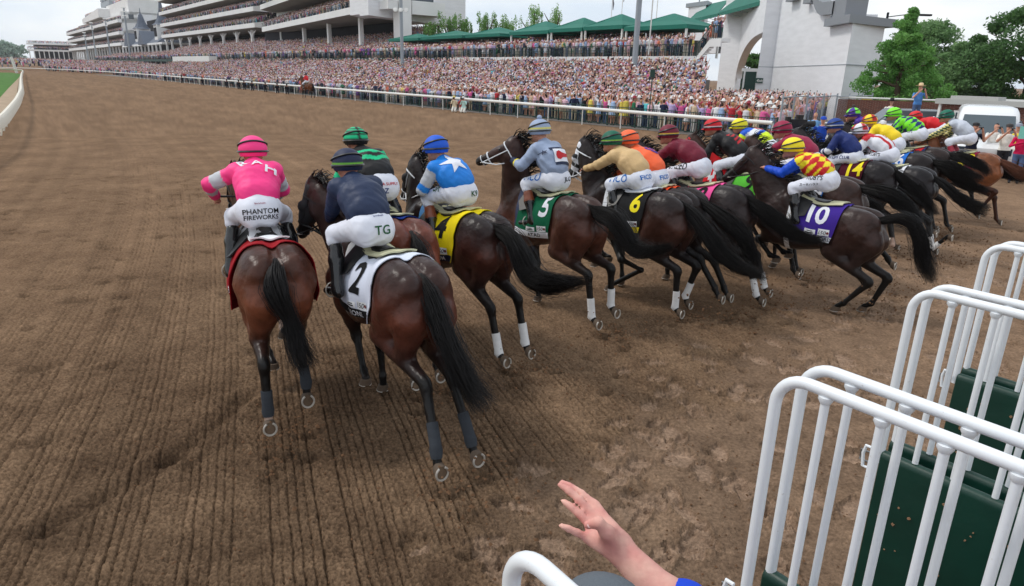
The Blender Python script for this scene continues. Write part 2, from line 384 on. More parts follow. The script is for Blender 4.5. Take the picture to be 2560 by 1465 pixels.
def make_horse(spec, label):
    """spec: fitted joints in the horse's own frame (x forward, y left, z up; origin under the dock)"""
    k = spec['n']; h = spec.get('h', .02); zd = spec['zd']; tilt = spec.get('tilt', 0.0)
    root = thing('horse', label, 'horse', (spec['O'][0], spec['O'][1], 0), rad(90 - spec['psi']), 'racehorses breaking from the gate')
    dz = lambda x: (zd - 1.47) + tilt * max(0, x - .1)
    def Z(p): return (p[0], p[1], p[2] + dz(p[0]))
    LG = {}
    for sd, key in (('L', 'LH'), ('R', 'RH')):
        j = dict(HIND[sd]); j.update(spec.get(key, {})); LG[key] = j
    for sd, key in (('L', 'LF'), ('R', 'RF')):
        j = dict(FORE[sd]); j.update(spec.get(key, {})); LG[key] = j
    poll = np.array(spec.get('poll', (1.72, 0, 1.96 + dz(1.4)))); muz = np.array(spec.get('muz', (2.10, 0, 1.52 + dz(1.4))))
    B = Body((-.75, -.62, -.02), (2.75, .75, 2.42), h)
    # trunk
    sl = (slice(None),) * 3; X, Y, Zg = np.meshgrid(*[B.lo[i] + np.arange(B.n[i]) * h for i in range(3)], indexing='ij', sparse=True)
    T, Bt, W = trunk_at(X); sh = (zd - 1.47) + tilt * np.maximum(0, X - .1)
    zc = (T + Bt) / 2 + sh; hh = (T - Bt) / 2
    zz = (Zg - zc) / hh; yy = Y / (W * (1 - .10 * np.clip(zz, -1, 1)))
    q = (np.abs(yy) ** 2.3 + np.abs(zz) ** 2.2) ** (1 / 2.25)
    d = (q - 1) * np.minimum(W, hh) * .9
    ends = np.maximum(TX[0] - X, X - TX[-1])
    B.F = np.minimum(B.F, np.maximum(d, ends)).astype(np.float32)
    cone, ell = B.cone, B.ell
    # haunches, thighs, gaskins
    for key, sgn in (('LH', 1), ('RH', -1)):
        j = LG[key]; st, hk, ft, so = (np.array(j[a], float) for a in ('stifle', 'hock', 'fet', 'shoe'))
        hip = np.array(Z((.17, .125 * sgn, 1.27)))
        ell(Z((.20, .120 * sgn, 1.40)), (.30, .155, .180), .07)
        ell(Z((.05, .115 * sgn, 1.20)), (.16, .128, .235), .06)
        cone(hip, st + (-.04, -.02 * sgn, .04), .205, .128, .07)
        but = np.array(Z((-.02, .115 * sgn, 1.16))); gm = st * .45 + hk * .55 + (0, .0, .05)
        cone(but, gm, .145, .075, .07)
        cone(st + (0, -.015 * sgn, 0), hk + (.03, 0, .03), .112, .046, .04)
        gu = (st - hk) / np.linalg.norm(st - hk); gb = np.cross((0, 1.0, 0), gu); gb = gb if gb[0] < 0 else -gb; cone(hk + gu * .17 + gb * .022, hk + gu * .035 + gb * .042, .030, .030, .045)
        ell(hk + (-.01, 0, 0), (.058, .042, .068), .03)
        cone(hk, ft, .042, .031, .03); cone(hk + (-.025, 0, -.02), ft + (-.02, 0, .03), .024, .020, .02)
        ell(ft, (.042, .038, .045), .02)
    for key, sgn in (('LF', 1), ('RF', -1)):
        j = LG[key]; kn, ft, so = (np.array(j[a], float) for a in ('knee', 'fet', 'shoe'))
        shp = np.array(Z((1.40, .12 * sgn, 1.14))); elb = np.array(Z((1.20, .155 * sgn, .98)))
        cone(Z((1.14, .10 * sgn, 1.48)), shp, .10, .13, .08)
        cone(shp, elb, .125, .105, .07); cone(elb, kn, .098, .046, .06); ell((elb + kn) / 2 + (0, 0, .05), (.075, .062, .12), .05)
        ell(kn, (.048, .045, .060), .03); cone(kn, ft, .038, .029, .03); ell(ft, (.038, .036, .042), .02)
    hoofs = {}
    for key, j in LG.items():
        ft, so = np.array(j['fet'], float), np.array(j['shoe'], float)
        up = key in spec.get('soles', ('LH', 'RH')) and so[2] > .085
        if so[2] < .085: so[2] = .035
        nrm = np.array((-.93, 0, .22)) if up else np.array((0, 0, -1.0)); nrm /= np.linalg.norm(nrm)
        cor = so - nrm * .062 + (np.array((0, 0, .035)) if up else np.array((-.025, 0, 0)))
        cone(ft, cor, .033, .036, .02); hoofs[key] = (so, nrm, cor, up)
    # creases between the muscles
    cone(Z((.40, 0, 1.60)), Z((.02, 0, 1.53)), .030, .026, .05, sub=True)
    # neck and head
    hd = muz - poll; HL = np.linalg.norm(hd); e1 = hd / HL; lat = np.cross((0, 0, 1.0), e1); lat /= np.linalg.norm(lat)
    if lat @ np.array((0, 1, 0)) < 0: lat = -lat
    e3 = np.cross(e1, lat); e3 = -e3 if e3[2] < 0 and abs(e3[2]) > .2 else e3
    if (e3 @ np.array((1.0, 0, .6))) < 0: e3 = -e3                              # forehead side
    nb = np.array(Z((1.30, 0, 1.34))); wt = np.array(Z((1.08, 0, 1.50)))
    mid = (nb + poll) / 2 + (.0, 0, -.02); jaw = poll + e1 * .10 - e3 * .09
    for t in np.linspace(0, 1, 7):
        c = nb * (1 - t) + (poll - e3 * .05 + e1 * .02) * t; c = c + np.array((0, 0, .03)) * math.sin(math.pi * t)
        nd = (poll - nb) / np.linalg.norm(poll - nb); up_ = np.cross(nd, lat); up_ = up_ if up_[2] > 0 else -up_
        r1 = .225 - .115 * t; Rm = [nd, lat, up_]
        ell(c, (.17, .135 - .06 * t, r1), .06, Rm)
    cone(wt, poll - e1 * .03 - e3 * .02, .075, .055, .09)
    cone(Z((1.36, 0, 1.14)), jaw - e3 * .02, .13, .075, .10)
    cone(poll + e1 * .02, poll + e1 * .28 + e3 * .0, .082, .066, .04); cone(poll + e1 * .14 - e3 * .075, poll + e1 * .22 - e3 * .06, .092, .075, .05, sy=.72, lat=lat)
    cone(poll + e1 * .24 - e3 * .012, muz - e1 * .05, .068, .050, .04); ell(muz - e1 * .03 - e3 * .005, (.062, .055, .055), .03, [e1, lat, e3])
    cone(poll + e1 * .30 - e3 * .06, muz - e1 * .08 - e3 * .045, .045, .032, .03)
    for sg in (1, -1):
        cone(poll + e1 * .12 + lat * .05 * sg + e3 * .025, poll + e1 * .19 + lat * .062 * sg + e3 * .02, .022, .020, .03)
        a = poll - e1 * .005 + lat * .038 * sg + e3 * .03; bk = spec.get('ears', -.05)
        cone(a, a - e1 * .055 + e3 * .02 + np.array((bk * .4, 0, .02)), .026, .024, .02); cone(a - e1 * .055 + e3 * .02 + np.array((bk * .4, 0, .02)), a - e1 * .135 + e3 * .02 + np.array((bk, 0, .04)), .023, .005, .012)
        B.cone(muz + lat * .030 * sg + e3 * .022 - e1 * .005, muz + lat * .045 * sg + e3 * .02, .013, .010, .01, sub=True)
    V, Q = B.mesh(); Nn = vnormals(V, Q); tb = smoothstep(.55, .9, V[:, 2])
    V = V + Nn * (tb * (.009 * perlin(V[:, 0] * 5 + V[:, 2] * 3 + k, V[:, 2] * 6 + V[:, 1] * 6) + .004 * perlin(V[:, 0] * 12 + V[:, 1] * 9, V[:, 2] * 11 + k)) - .0035 * tb * np.clip(1 - np.abs(perlin(V[:, 0] * 4.2 + k * 3, V[:, 2] * 4.2 + V[:, 1] * 5)) * 9, 0, 1))[:, None]
    # coat colours: base, darker topline, black points
    c1 = np.array(spec.get('coat', BLACKISH)); c2 = np.array(spec.get('flank', BAY_DARK)); blk = np.array(spec.get('points', (.008, .0072, .0072)))
    fl = np.exp(-(((V[:, 2] - 1.12) / .22) ** 2)) * (smoothstep(1.75, 1.3, V[:, 0])); fl = np.maximum(fl, .8 * np.exp(-(((V[:, 0] - .15) / .3) ** 2 + ((V[:, 2] - 1.15) / .22) ** 2)))
    C = c1 * (1 - fl[:, None]) + c2 * fl[:, None]
    w = np.zeros(len(V))
    for key, j in LG.items():
        a, b_, c = (np.array(j['hock' if 'hock' in j else 'knee']), np.array(j['fet']), np.array(j['shoe']))
        top = a + (np.array(j.get('stifle', Z((1.2, a[1], .98)))) - a) * .35
        d1, _ = segdist(V, top, a); d2, _ = segdist(V, a, b_); d3, _ = segdist(V, b_, c)
        w = np.maximum(w, smoothstep(.17, .06, np.minimum(np.minimum(d1 + .03, d2), d3)))
        if key in spec.get('socks', ()):
            s_ = smoothstep(.075, .055, np.minimum(d3, segdist(V, b_ + (0, 0, .08), b_)[0]))
            C = C * (1 - s_[:, None]) + np.array(srgb(176, 150, 135)) * s_[:, None]; w = w * (1 - s_)
    dm, _ = segdist(V, muz, muz - e1 * .1); w = np.maximum(w, .8 * smoothstep(.12, .07, dm))
    C = C * (1 - w[:, None]) + blk * w[:, None]
    if spec.get('blaze'):
        rel = V - poll; s_ = ((rel @ e1 > .05) & (rel @ e1 < .45) & (np.abs(rel @ lat) < .022) & (rel @ e3 > .03)).astype(float)
        C = C * (1 - s_[:, None]) + np.array((.6, .58, .55)) * s_[:, None]
    body = ob('body', V, Q, M_COAT, root, col=C)
    bvh = BVHTree.FromPolygons([tuple(v) for v in V], [tuple(int(i) for i in f) for f in Q])
    eyes = MB()
    for sg in (1, -1):
        c = poll + e1 * .165 + lat * .076 * sg + e3 * .022; eyes = MB(); eyes.lathe([(.001, -.017), (.012, -.012), (.017, 0), (.012, .012), (.001, .017)], c, 10); eyes.build('eye', M_EYE, root, True)
    for key, (so, nrm, cor, up) in hoofs.items():
        a = Vector(nrm); x = Vector((0, 1, 0)); y = a.cross(x).normalized(); toe = -Vector((0, 0, 1)) if up else Vector((1, 0, 0))
        m = MB(); n = 16; rings = []
        for (rr, t, sh) in ((.034, 0, 0), (.043, .03, 0), (.047, .05, 0), (.056, 1.0, 0)):
            ctr = Vector(cor) * (1 - t) + Vector(so) * t
            rings.append([ctr + (x * math.cos(2 * math.pi * i / n) + toe * math.sin(2 * math.pi * i / n) * 1.08) * rr for i in range(n)])
        V_ = [q for r_ in rings for q in r_]; Fc = [(i * n + j_, i * n + (j_ + 1) % n, (i + 1) * n + (j_ + 1) % n, (i + 1) * n + j_) for i in range(3) for j_ in range(n)]
        m.add(V_, Fc, 0); m.add(rings[0], [tuple(range(n))], 0); ctr = Vector(so)
        fl_ = [ctr + (x * math.cos(2 * math.pi * i / n) + toe * math.sin(2 * math.pi * i / n) * 1.08) * .055 - a * .004 for i in range(n)]
        m.add(fl_, [tuple(range(n))], 1)
        hf = m.build('hoof', [M_HOOF, M_SOLE], root, True)
        s_ = MB(); pts = []
        for i in range(19):
            an = rad(-62 + 304 * i / 18.0); pts.append(ctr + (x * math.cos(an) + toe * math.sin(an) * 1.1) * .049 + a * .004)
        s_.tube(pts, .0085, 6); s_.build('horseshoe', M_SHOE, hf, True)
    # bandages
    for key, mt in spec.get('wraps', {}).items():
        j = LG[key]; a = np.array(j['hock' if 'hock' in j else 'knee']); b_ = np.array(j['fet']); c = hoofs[key][2]
        m = MB(); P = [a * .46 + b_ * .54 + np.array((-.012, 0, 0)), a * .3 + b_ * .7 + np.array((-.012, 0, 0)), a * .1 + b_ * .9 + np.array((-.01, 0, 0)), b_ + np.array((-.004, 0, 0)), b_ * .55 + c * .45]
        m.tube(P, [.045, .045, .045, .051, .042], 14); m.build('leg_bandage', mt, root, True)
    # tail, mane, forelock
    hm = spec.get('hair', M_HAIR)
    dock = np.array((-.02, 0, zd - .03)); tl = [np.array((.06, 0, zd + .02)), dock] + [np.array(p) for p in spec.get('tail', [(0, 0, 0), (-.25, 0, 1.38), (-.5, 0, 1.22), (-.8, 0, 1.08), (-1.1, 0, 1.0)])[1:]]
    tr = spec.get('tailr', (.03, .065, .095, .11, .10, .085, .06))
    n_ = int(spec.get('tn', 320) * 2.3)
    sv, sf = hair_bundle(tl, [q * 1.7 for q in tr], 90 if h < .021 else 40, 15, .0022 if h < .021 else .0038, k * 11, start=.5, len_var=.15, frizz=.05)
    tv, tf = hair_bundle(tl, tr, n_, 15, .0026 if h < .021 else .0045, k * 7, start=.30, len_var=.66, frizz=.026)
    co = MB(); D = np.array(tl); kk = max(3, (len(D) + 1) // 2); co.tube([tuple(p) for p in D[:kk]], [.03, .04] + [.040] * (kk - 3) + [.012], 8)
    tf = np.vstack([tf, sf + len(tv)]); tv = np.vstack([tv, sv]); b0 = len(tv); tv2 = np.vstack([tv, np.array(co.v)]); tf2 = [tuple(f) for f in tf] + [tuple(i + b0 for i in f) for f in co.f]
    ob('tail', tv2, tf2, hm, root)
    rng = np.random.default_rng(k); V_ = []; F_ = []
    nd = (poll - wt); mane = MB(); ns_ = 150 if h < .022 else 90
    for s in range(ns_):
        t = rng.uniform(.1, 1.02); p = wt + nd * t + np.array((0, 0, 1)) * 0; hit = bvh.ray_cast(Vector(p + np.array((-.05, 0, .35))), Vector((.08, 0, -1)), 1.0)
        if hit[0] is None: continue
        b = np.array(hit[0]) + rng.normal(0, .012, 3) * (1, 1, .3); ln = rng.uniform(.09, .17) * spec.get('mane', 1.0)
        dirn = np.array((-.45 + rng.normal(0, .25), rng.normal(-.35, .3), .55 + rng.normal(0, .25))); dirn /= np.linalg.norm(dirn)
        g = [b, b + dirn * ln * .5, b + dirn * ln * .85 + np.array((-.03, 0, -.02)), b + dirn * ln + np.array((-.06, 0, -.05)) * ln / .14]
        mane.tube(g, [.006, .005, .004, .0008], 3, cap=False)
    mane.build('mane', hm, root, False, fix=False)
    # bridle
    bm_ = spec.get('bridle', M_LEATHB); br = MB(); sec = []
    def ring(t, r_up, r_dn, r_l, off=.0, thick=.008, m=0):
        c = poll + e1 * t; pts = []
        for i in range(16):
            a = 2 * math.pi * i / 16; dd = lat * math.cos(a) + e3 * math.sin(a)
            hit = bvh.ray_cast(Vector(c - e3 * .02 + dd * .3 + e1 * off * math.sin(a)), Vector(-dd), .35)
            p = np.array(hit[0]) + dd * .004 if hit[0] is not None else c + dd * .07
            pts.append(p)
        br.tube(pts, thick, 5, m, closed=True)
    ring(.36, 0, 0, 0, thick=.011); ring(.07, 0, 0, 0, .02, .009); ring(.46, 0, 0, 0, thick=.006)
    hands = np.array(spec.get('hands', (1.40, 0, 1.74 + dz(1.3))))
    for sg in (1, -1):
        pts = []
        for t in (.07, .16, .26, .36, .46):
            c = poll + e1 * t - e3 * .03; hit = bvh.ray_cast(Vector(c + lat * .3 * sg), Vector(-lat * sg), .35)
            pts.append(np.array(hit[0]) + lat * sg * .005 if hit[0] is not None else c + lat * sg * .08)
        br.tube(pts, .008, 5)
        bit = pts[-1] + lat * sg * .012; br.lathe([(.001, -.004), (.026, -.004), (.026, .004), (.001, .004)], bit, 10, 1)
        mid_ = (bit + hands) / 2 + np.array((0, .09 * sg, -.03)); br.tube([bit, mid_, hands + (0, .08 * sg, 0)], .0075, 5)
    br.build('bridle', [bm_, M_SHOE], root, True)
    if spec.get('hood'):
        # blinker hood: a cloth mask a few millimetres off the head
        c = poll + e1 * .14 - e3 * .02; Fh = Body((c - .42), (c + .42), .014)
        Fh.cone(poll + e1 * .0, poll + e1 * .28, .094, .076, .04); Fh.cone(poll + e1 * .14 - e3 * .075, poll + e1 * .22 - e3 * .06, .104, .085, .05, sy=.74, lat=lat)
        Fh.cone(poll + e1 * .24 - e3 * .012, poll + e1 * .34 - e3 * .012, .078, .070, .04)
        for sg in (1, -1): Fh.ell(poll + e1 * .18 + lat * .09 * sg + e3 * .02, (.055, .03, .045), .02, [e1, lat, e3])
        hv, hq = Fh.mesh(); hc = np.tile(np.array(spec['hood']), (len(hv), 1))
        if spec.get('hood2'):
            s_ = (np.sin((hv - poll) @ e1 * 52) > .1) & ((hv - poll) @ e1 > .03); hc[s_] = spec['hood2']
        ob('blinker_hood', hv, hq, mat('hood_cloth', rough=.75, attr='col'), root, col=hc)
    # saddle cloth laid over the back, number and patches in the same mesh
    def cloth_pt(x, s, off):
        off = off + spec.get('flare', .012) * min(1, abs(s) / .6) ** 2
        T_, B_, W_ = trunk_at(x); hgt = (T_ - B_) / 2; zc_ = (T_ + B_) / 2 + dz(x); W_ = W_ * 1.02
        R_ = (hgt + W_) / 2; ph = abs(s) / R_
        if ph < 1.75: y, z, ny, nz = W_ * math.sin(ph), hgt * math.cos(ph), math.sin(ph) / W_, math.cos(ph) / hgt
        else: y, z, ny, nz = W_ * math.sin(1.75), hgt * math.cos(1.75) - (ph - 1.75) * R_ * .9, 1, 0
        nn = math.hypot(ny, nz); ny /= nn; nz /= nn; sg = 1 if s >= 0 else -1
        # push out over shoulder blade and haunch
        hit = bvh.ray_cast(Vector((x, sg * (y + ny * .3), zc_ + z + nz * .3)), Vector((0, -sg * ny, -nz)), .5)
        base = np.array(hit[0]) if hit[0] is not None else np.array((x, sg * y, zc_ + z))
        wv = .004 * math.sin(x * 40 + s * 9) * min(1, abs(s) / .3)
        return base + np.array((0, sg * ny, nz)) * (off + .012 + wv)
    if spec.get('cloth'):
        cc = spec['cloth']; x0, x1, S = spec.get('cx', (.34, .92, .66)); nx_, ns2 = 16, 46; m = MB()
        slant = lambda x, s: x + .10 * (abs(s) / S) ** 1.5
        for off in (.0, .008):
            Vc = [cloth_pt(slant(x0 + (x1 - x0) * i / nx_, -S + 2 * S * j / ns2), -S + 2 * S * j / ns2, off) for i in range(nx_ + 1) for j in range(ns2 + 1)]
            Fc = [(i * (ns2 + 1) + j, (i + 1) * (ns2 + 1) + j, (i + 1) * (ns2 + 1) + j + 1, i * (ns2 + 1) + j + 1) for i in range(nx_) for j in range(ns2)]
            band = []
            for (i, j) in [(i, j) for i in range(nx_) for j in range(ns2)]:
                s_ = abs(-S + 2 * S * (j + .5) / ns2); band.append(1 if s_ > S - cc.get('bandw', .085) else 0)
            b0 = len(m.v); m.v += [tuple(p) for p in Vc]; m.f += [tuple(q + b0 for q in f) for f in Fc]; m.m += band
        N1 = (nx_ + 1) * (ns2 + 1); edge = [i * (ns2 + 1) for i in range(nx_ + 1)] + [nx_ * (ns2 + 1) + j for j in range(1, ns2 + 1)] + [i * (ns2 + 1) + ns2 for i in range(nx_ - 1, -1, -1)] + [j for j in range(ns2 - 1, 0, -1)]
        for i in range(len(edge)): a, b_ = edge[i], edge[(i + 1) % len(edge)]; m.f.append((a, b_, b_ + N1, a + N1)); m.m.append(0)
        mats = [mat('cloth_%s' % cc['name'], cc['col'], .8, .2, var=.05, bump=.3, bscale=120, bdist=.003), mat('band_%s' % cc['name'], cc.get('band', (.02, .02, .02)), .8, .2), mat('digit_%s' % cc['name'], cc['ink'], .7, .2), M_WHITE, M_INK, mat('bandtext_%s' % cc['name'], cc.get('bandink', (.8, .8, .8)), .7, .2), M_CREST]
        def decal(V2, F2, x, s, size, mi, off, sgn, rot=0.0):
            out = []
            for px_, py_, _ in V2:
                a, b_ = px_ * size, py_ * size; a, b_ = a * math.cos(rot) - b_ * math.sin(rot), a * math.sin(rot) + b_ * math.cos(rot)
                # reading direction: on the left side text runs from head (+x) to tail
                ss = s - b_; out.append(cloth_pt(slant(x, s) - sgn * a + .16 * b_ * 0, sgn * ss, off))
            m.add(out, [f if sgn > 0 else f[::-1] for f in F2], mi)
        rect = lambda w_, h_: poly_flat([(-w_ / 2, -h_ / 2), (w_ / 2, -h_ / 2), (w_ / 2, h_ / 2), (-w_ / 2, h_ / 2)], .05)
        for sgn in (1, -1):
            V2, F2 = text_mesh(cc['num'], .09, bold=.028, space=.92); decal(V2, F2, cc.get('nx', .50), cc.get('ns', .26), cc.get('size', .25), 2, .014, sgn, cc.get('rot', 0))
            V2, F2 = rect(.14, .085); decal(V2, F2, .46, S - .135, 1, 3, .012, sgn); V2, F2 = text_mesh('150', .12, 0, shear=.2); decal(V2, F2, .475, S - .135, .048, 4, .015, sgn)
            V2, F2 = poly_flat([(.018 * math.cos(a * .785), .018 * math.sin(a * .785)) for a in range(8)], .02); decal(V2, F2, .41, S - .135, 1, 6, .0155, sgn)
            V2, F2 = rect(.14, .06); decal(V2, F2, .63, S - .125, 1, 3, .012, sgn)
            V2, F2 = rect(.10, .012); decal(V2, F2, .63, S - .115, 1, 4, .0145, sgn); V2, F2 = rect(.07, .009); decal(V2, F2, .63, S - .135, 1, 4, .0145, sgn)
            if cc.get('text'): V2, F2 = text_mesh(cc['text'], .12, .01); decal(V2, F2, .56, S - .042, .052, 5, .013, sgn)
        m.build('saddle_cloth', mats, root, True, fix=False)
    if spec.get('chest'):
        m = MB(); n1, n2 = 10, 14; m.v = [tuple(cloth_pt(.98 + .34 * i / n1, .02 + .62 * j / n2, .02 + .03 * math.sin(3 * i / n1))) for i in range(n1 + 1) for j in range(n2 + 1)]; m.f = [(i * (n2 + 1) + j, (i + 1) * (n2 + 1) + j, (i + 1) * (n2 + 1) + j + 1, i * (n2 + 1) + j + 1) for i in range(n1) for j in range(n2)]
        m.m = [1 if abs(i / n1 - j / n2) < .08 or abs(i / n1 - 1 + j / n2) < .08 else 0 for i in range(n1) for j in range(n2)]; m.build('shoulder_cloth', [mat('red_shoulder_cloth', spec['chest'], .7, .2), M_WHITE], root, True, fix=False)
    # pad, saddle and girth
    pd = MB(); xs = np.linspace(spec.get('padx', .40), .95, 9); S2 = .13
    for off in (.028, .042):
        b0 = len(pd.v)
        for x in xs:
            for j in range(13): pd.v.append(tuple(cloth_pt(x, -S2 + 2 * S2 * j / 12, off)))
        for i in range(8):
            for j in range(12): pd.f.append((b0 + i * 13 + j, b0 + (i + 1) * 13 + j, b0 + (i + 1) * 13 + j + 1, b0 + i * 13 + j + 1)); pd.m.append(0)
    for i in list(range(12)): pd.f.append((i, i + 1, 117 + i + 1, 117 + i)); pd.m.append(0)
    for i in range(8):
        for jj in (0, 12): pd.f.append((i * 13 + jj, (i + 1) * 13 + jj, 117 + (i + 1) * 13 + jj, 117 + i * 13 + jj)); pd.m.append(0)
    pd.build('saddle_pad', spec.get('pad', M_PALE), root, True)
    sd = MB(); top = trunk_at(.82)[0] + dz(.82)
    for i, (x, w_, z_) in enumerate(((.60, .13, .075), (.68, .14, .055), (.80, .11, .045), (.92, .09, .065), (1.0, .07, .10))): pass
    ring_ = []
    for (x, w_, z_) in ((.58, .13, .075), (.66, .15, .06), (.80, .12, .05), (.92, .10, .07), (1.0, .06, .10)):
        tz = trunk_at(x)[0] + dz(x) + .03; ring_.append([(x, -w_, tz - .05), (x, -w_ * .6, tz + z_ * .35), (x, 0, tz + z_ * .5), (x, w_ * .6, tz + z_ * .35), (x, w_, tz - .05), (x, w_ * .5, tz - .02), (x, -w_ * .5, tz - .02)])
    Vs = [p for r_ in ring_ for p in r_]; sd.add(Vs, [(i * 7 + j, i * 7 + (j + 1) % 7, (i + 1) * 7 + (j + 1) % 7, (i + 1) * 7 + j) for i in range(4) for j in range(7)] + [tuple(range(7)), tuple(28 + j for j in range(7))])
    for sgn in (1, -1):
        fl_ = [cloth_pt(x, s * sgn, .03) for (x, s) in ((.78, .12), (.96, .12), (.98, .30), (.90, .38), (.80, .33))]; fo = [cloth_pt(x, s * sgn, .045) for (x, s) in ((.78, .12), (.96, .12), (.98, .30), (.90, .38), (.80, .33))]
        sd.add(fl_ + fo, [(0, 1, 2, 3, 4), (5, 6, 7, 8, 9)] + [(i, (i + 1) % 5, 5 + (i + 1) % 5, 5 + i) for i in range(5)])
    sd.build('saddle', spec.get('saddle', M_LEATHB), root, True)
    g = MB()
    for off, w_ in ((.006, .04),):
        n = 40; V_ = []
        for i in range(n):
            s = 2 * math.pi * i / n
            for dx_ in (-w_, w_):
                x = 1.02 + dx_; T_, B_, W_ = trunk_at(x); zc_ = (T_ + B_) / 2 + dz(x)
                hit = bvh.ray_cast(Vector((x, .6 * math.sin(s), zc_ + .6 * math.cos(s))), Vector((0, -math.sin(s), -math.cos(s))), .7)
                p = hit[0] if hit[0] is not None else Vector((x, W_ * math.sin(s), zc_ + .35 * math.cos(s)))
                V_.append(tuple(p + Vector((0, math.sin(s), math.cos(s))) * .008))
        g.add(V_, [(2 * i, 2 * i + 1, (2 * i + 3) % (2 * n), (2 * i + 2) % (2 * n)) for i in range(n)])
    g.build('girth', spec.get('girth', M_WHITE), root, True)
    return root
# ================================================================== jockeys
M_SKIN = mat('skin', srgb(196, 140, 118), .6, .4, var=.08, vscale=12)
M_BOOT = mat('black_boot_leather', (.010, .010, .011), .16, .6, bump=.35, bscale=14, bdist=.01)
M_BROWN = mat('brown_boot_top', srgb(120, 62, 38), .35, .5)
M_GOG = mat('goggle_frame', (.01, .01, .012), .3, .5)
M_BREECH = mat('white_breeches', srgb(226, 229, 240), .62, .3, bump=.4, bscale=16, bdist=.01)
def silk(name): return mat('silks_' + name, rough=.55, spec=.35, attr='col', bump=.5, bscale=16, bdist=.012)
def ik(a, b, l1, l2, hint):
    a, b, hint = (np.array(q, float) for q in (a, b, hint)); d = b - a; D = np.linalg.norm(d); D2 = min(D, (l1 + l2) * .985); e = d / max(D, 1e-6)
    x = (l1 * l1 - l2 * l2 + D2 * D2) / (2 * D2); y = math.sqrt(max(l1 * l1 - x * x, 0)); hh = hint - e * (hint @ e); hh /= max(np.linalg.norm(hh), 1e-6)
    return a + e * x * D / D2 + hh * y
def make_jockey(hs, js):
    """hs: the horse's spec (same frame); js: colours and pose"""
    n = hs['n']; hc = np.array(js['helm'], float); hip = np.array(js['hip'], float); hgt = js.get('h', .014)
    root = thing('person', js['label'], 'jockey', (hs['O'][0], hs['O'][1], 0), rad(90 - hs['psi']), 'jockeys riding out of the gate')
    ax = hc - hip; ax /= np.linalg.norm(ax); fw = np.array((1.0, 0, 0)); back = np.cross(ax, (0, 1, 0)); back /= np.linalg.norm(back)
    if back[2] < 0: back = -back                                                # upper/back side of the rider
    if back[0] > 0: back = -back
    neck = hc - ax * .155 - back * -.0 + np.array((-.02, 0, -.03)); lat = np.array((0, 1.0, 0)); tw = js.get('twist', 0); lat = np.array((-math.sin(tw), math.cos(tw), 0))
    sh = neck - ax * .05; chest = sh * .62 + hip * .38 + back * .035; waist = sh * .25 + hip * .75 + back * .045
    SHL, SHR = sh + lat * .155, sh - lat * .155
    hl = np.array(js.get('handL', sh + np.array((.30, .09, -.30)))); hr = np.array(js.get('handR', sh + np.array((.30, -.09, -.30))))
    el = ik(SHL, hl, .28, .26, js.get('elbL', (-.3, .8, -.6))); er = ik(SHR, hr, .28, .26, js.get('elbR', (-.3, -.8, -.6)))
    kL = hip + np.array((.30, .19, -.12)); kR = hip + np.array((.30, -.19, -.12)); kL = np.array(js.get('kneeL', kL)); kR = np.array(js.get('kneeR', kR))
    aL = np.array(js.get('ankL', hip + np.array((.10, .27, -.52)))); aR = np.array(js.get('ankR', hip + np.array((.10, -.27, -.52))))
    lo = np.minimum.reduce([hip, hc, hl, hr, aL, aR, el, er]) - .28; hi = np.maximum.reduce([hip, hc, hl, hr, aL, aR, el, er, kL, kR]) + .28
    def torso(B, g=0.0):
        B.cone(hip + ax * .03, waist, .128 + g, .136 + g, .05, sy=1.16, lat=lat); B.cone(waist, chest, .130 + g, .138 + g, .06, sy=1.22, lat=lat)
        B.cone(chest, sh, .138 + g, .098 + g, .06, sy=1.32, lat=lat); B.cone(SHL, SHR, .062 + g, .062 + g, .05); B.cone(sh, neck + ax * .03, .075 + g, .06 + g, .04)
        return B
    def arm(B, s, e, h_, g=0.0, cut=1.0):
        B.cone(s, e, .066 + g, .050 + g, .04); B.cone(e, e * (1 - cut) + h_ * cut, .050 + g, .036 + g, .02)
    # skin: one continuous body under the clothes
    B = Body(lo, hi, hgt * 1.1); torso(B, -.02)
    for s, e, h_ in ((SHL, el, hl), (SHR, er, hr)): arm(B, s, e, h_, -.014)
    for sg, k_, a_ in ((1, kL, aL), (-1, kR, aR)):
        B.cone(hip + lat * .08 * sg, k_, .085, .055, .04); B.cone(k_, a_, .045, .032, .02)
    B.cone(neck - ax * .03, hc - ax * .02, .055, .052, .03); fc = hc + np.array((.035, 0, -.035)); B.ell(fc, (.095, .075, .105), .03)
    B.cone(fc + (.085, 0, -.02), fc + (.095, 0, -.035), .014, .016, .012); B.ell(fc + (.06, 0, -.085), (.035, .035, .03), .02)
    for sg in (1, -1): B.ell(fc + (-.03, .078 * sg, -.02), (.02, .010, .03), .008)
    for sg, h_, e in ((1, hl, el), (-1, hr, er)):
        dr = (h_ - e) / np.linalg.norm(h_ - e); side = np.cross(dr, (0, 0, 1)); side /= np.linalg.norm(side) + 1e-6; dn = np.cross(side, dr); dn = dn if dn[2] < 0 else -dn
        B.ell(h_ + dr * .045, (.036, .036, .026), .02)
        for q in range(4):
            r0 = h_ + dr * .075 + side * (.024 - .016 * q); r1 = r0 + dr * .028 + dn * .012; r2 = r1 + dn * .026 - dr * .008
            B.cone(r0, r1, .0095, .009, .006); B.cone(r1, r2, .009, .008, .004)
        B.cone(h_ + dr * .03 + side * .03 * sg, h_ + dr * .07 + side * .03 * sg + dn * .02, .011, .009, .006)
    V, Q = B.mesh(); ob('body', V, Q, js.get('skinmat', M_SKIN), root)
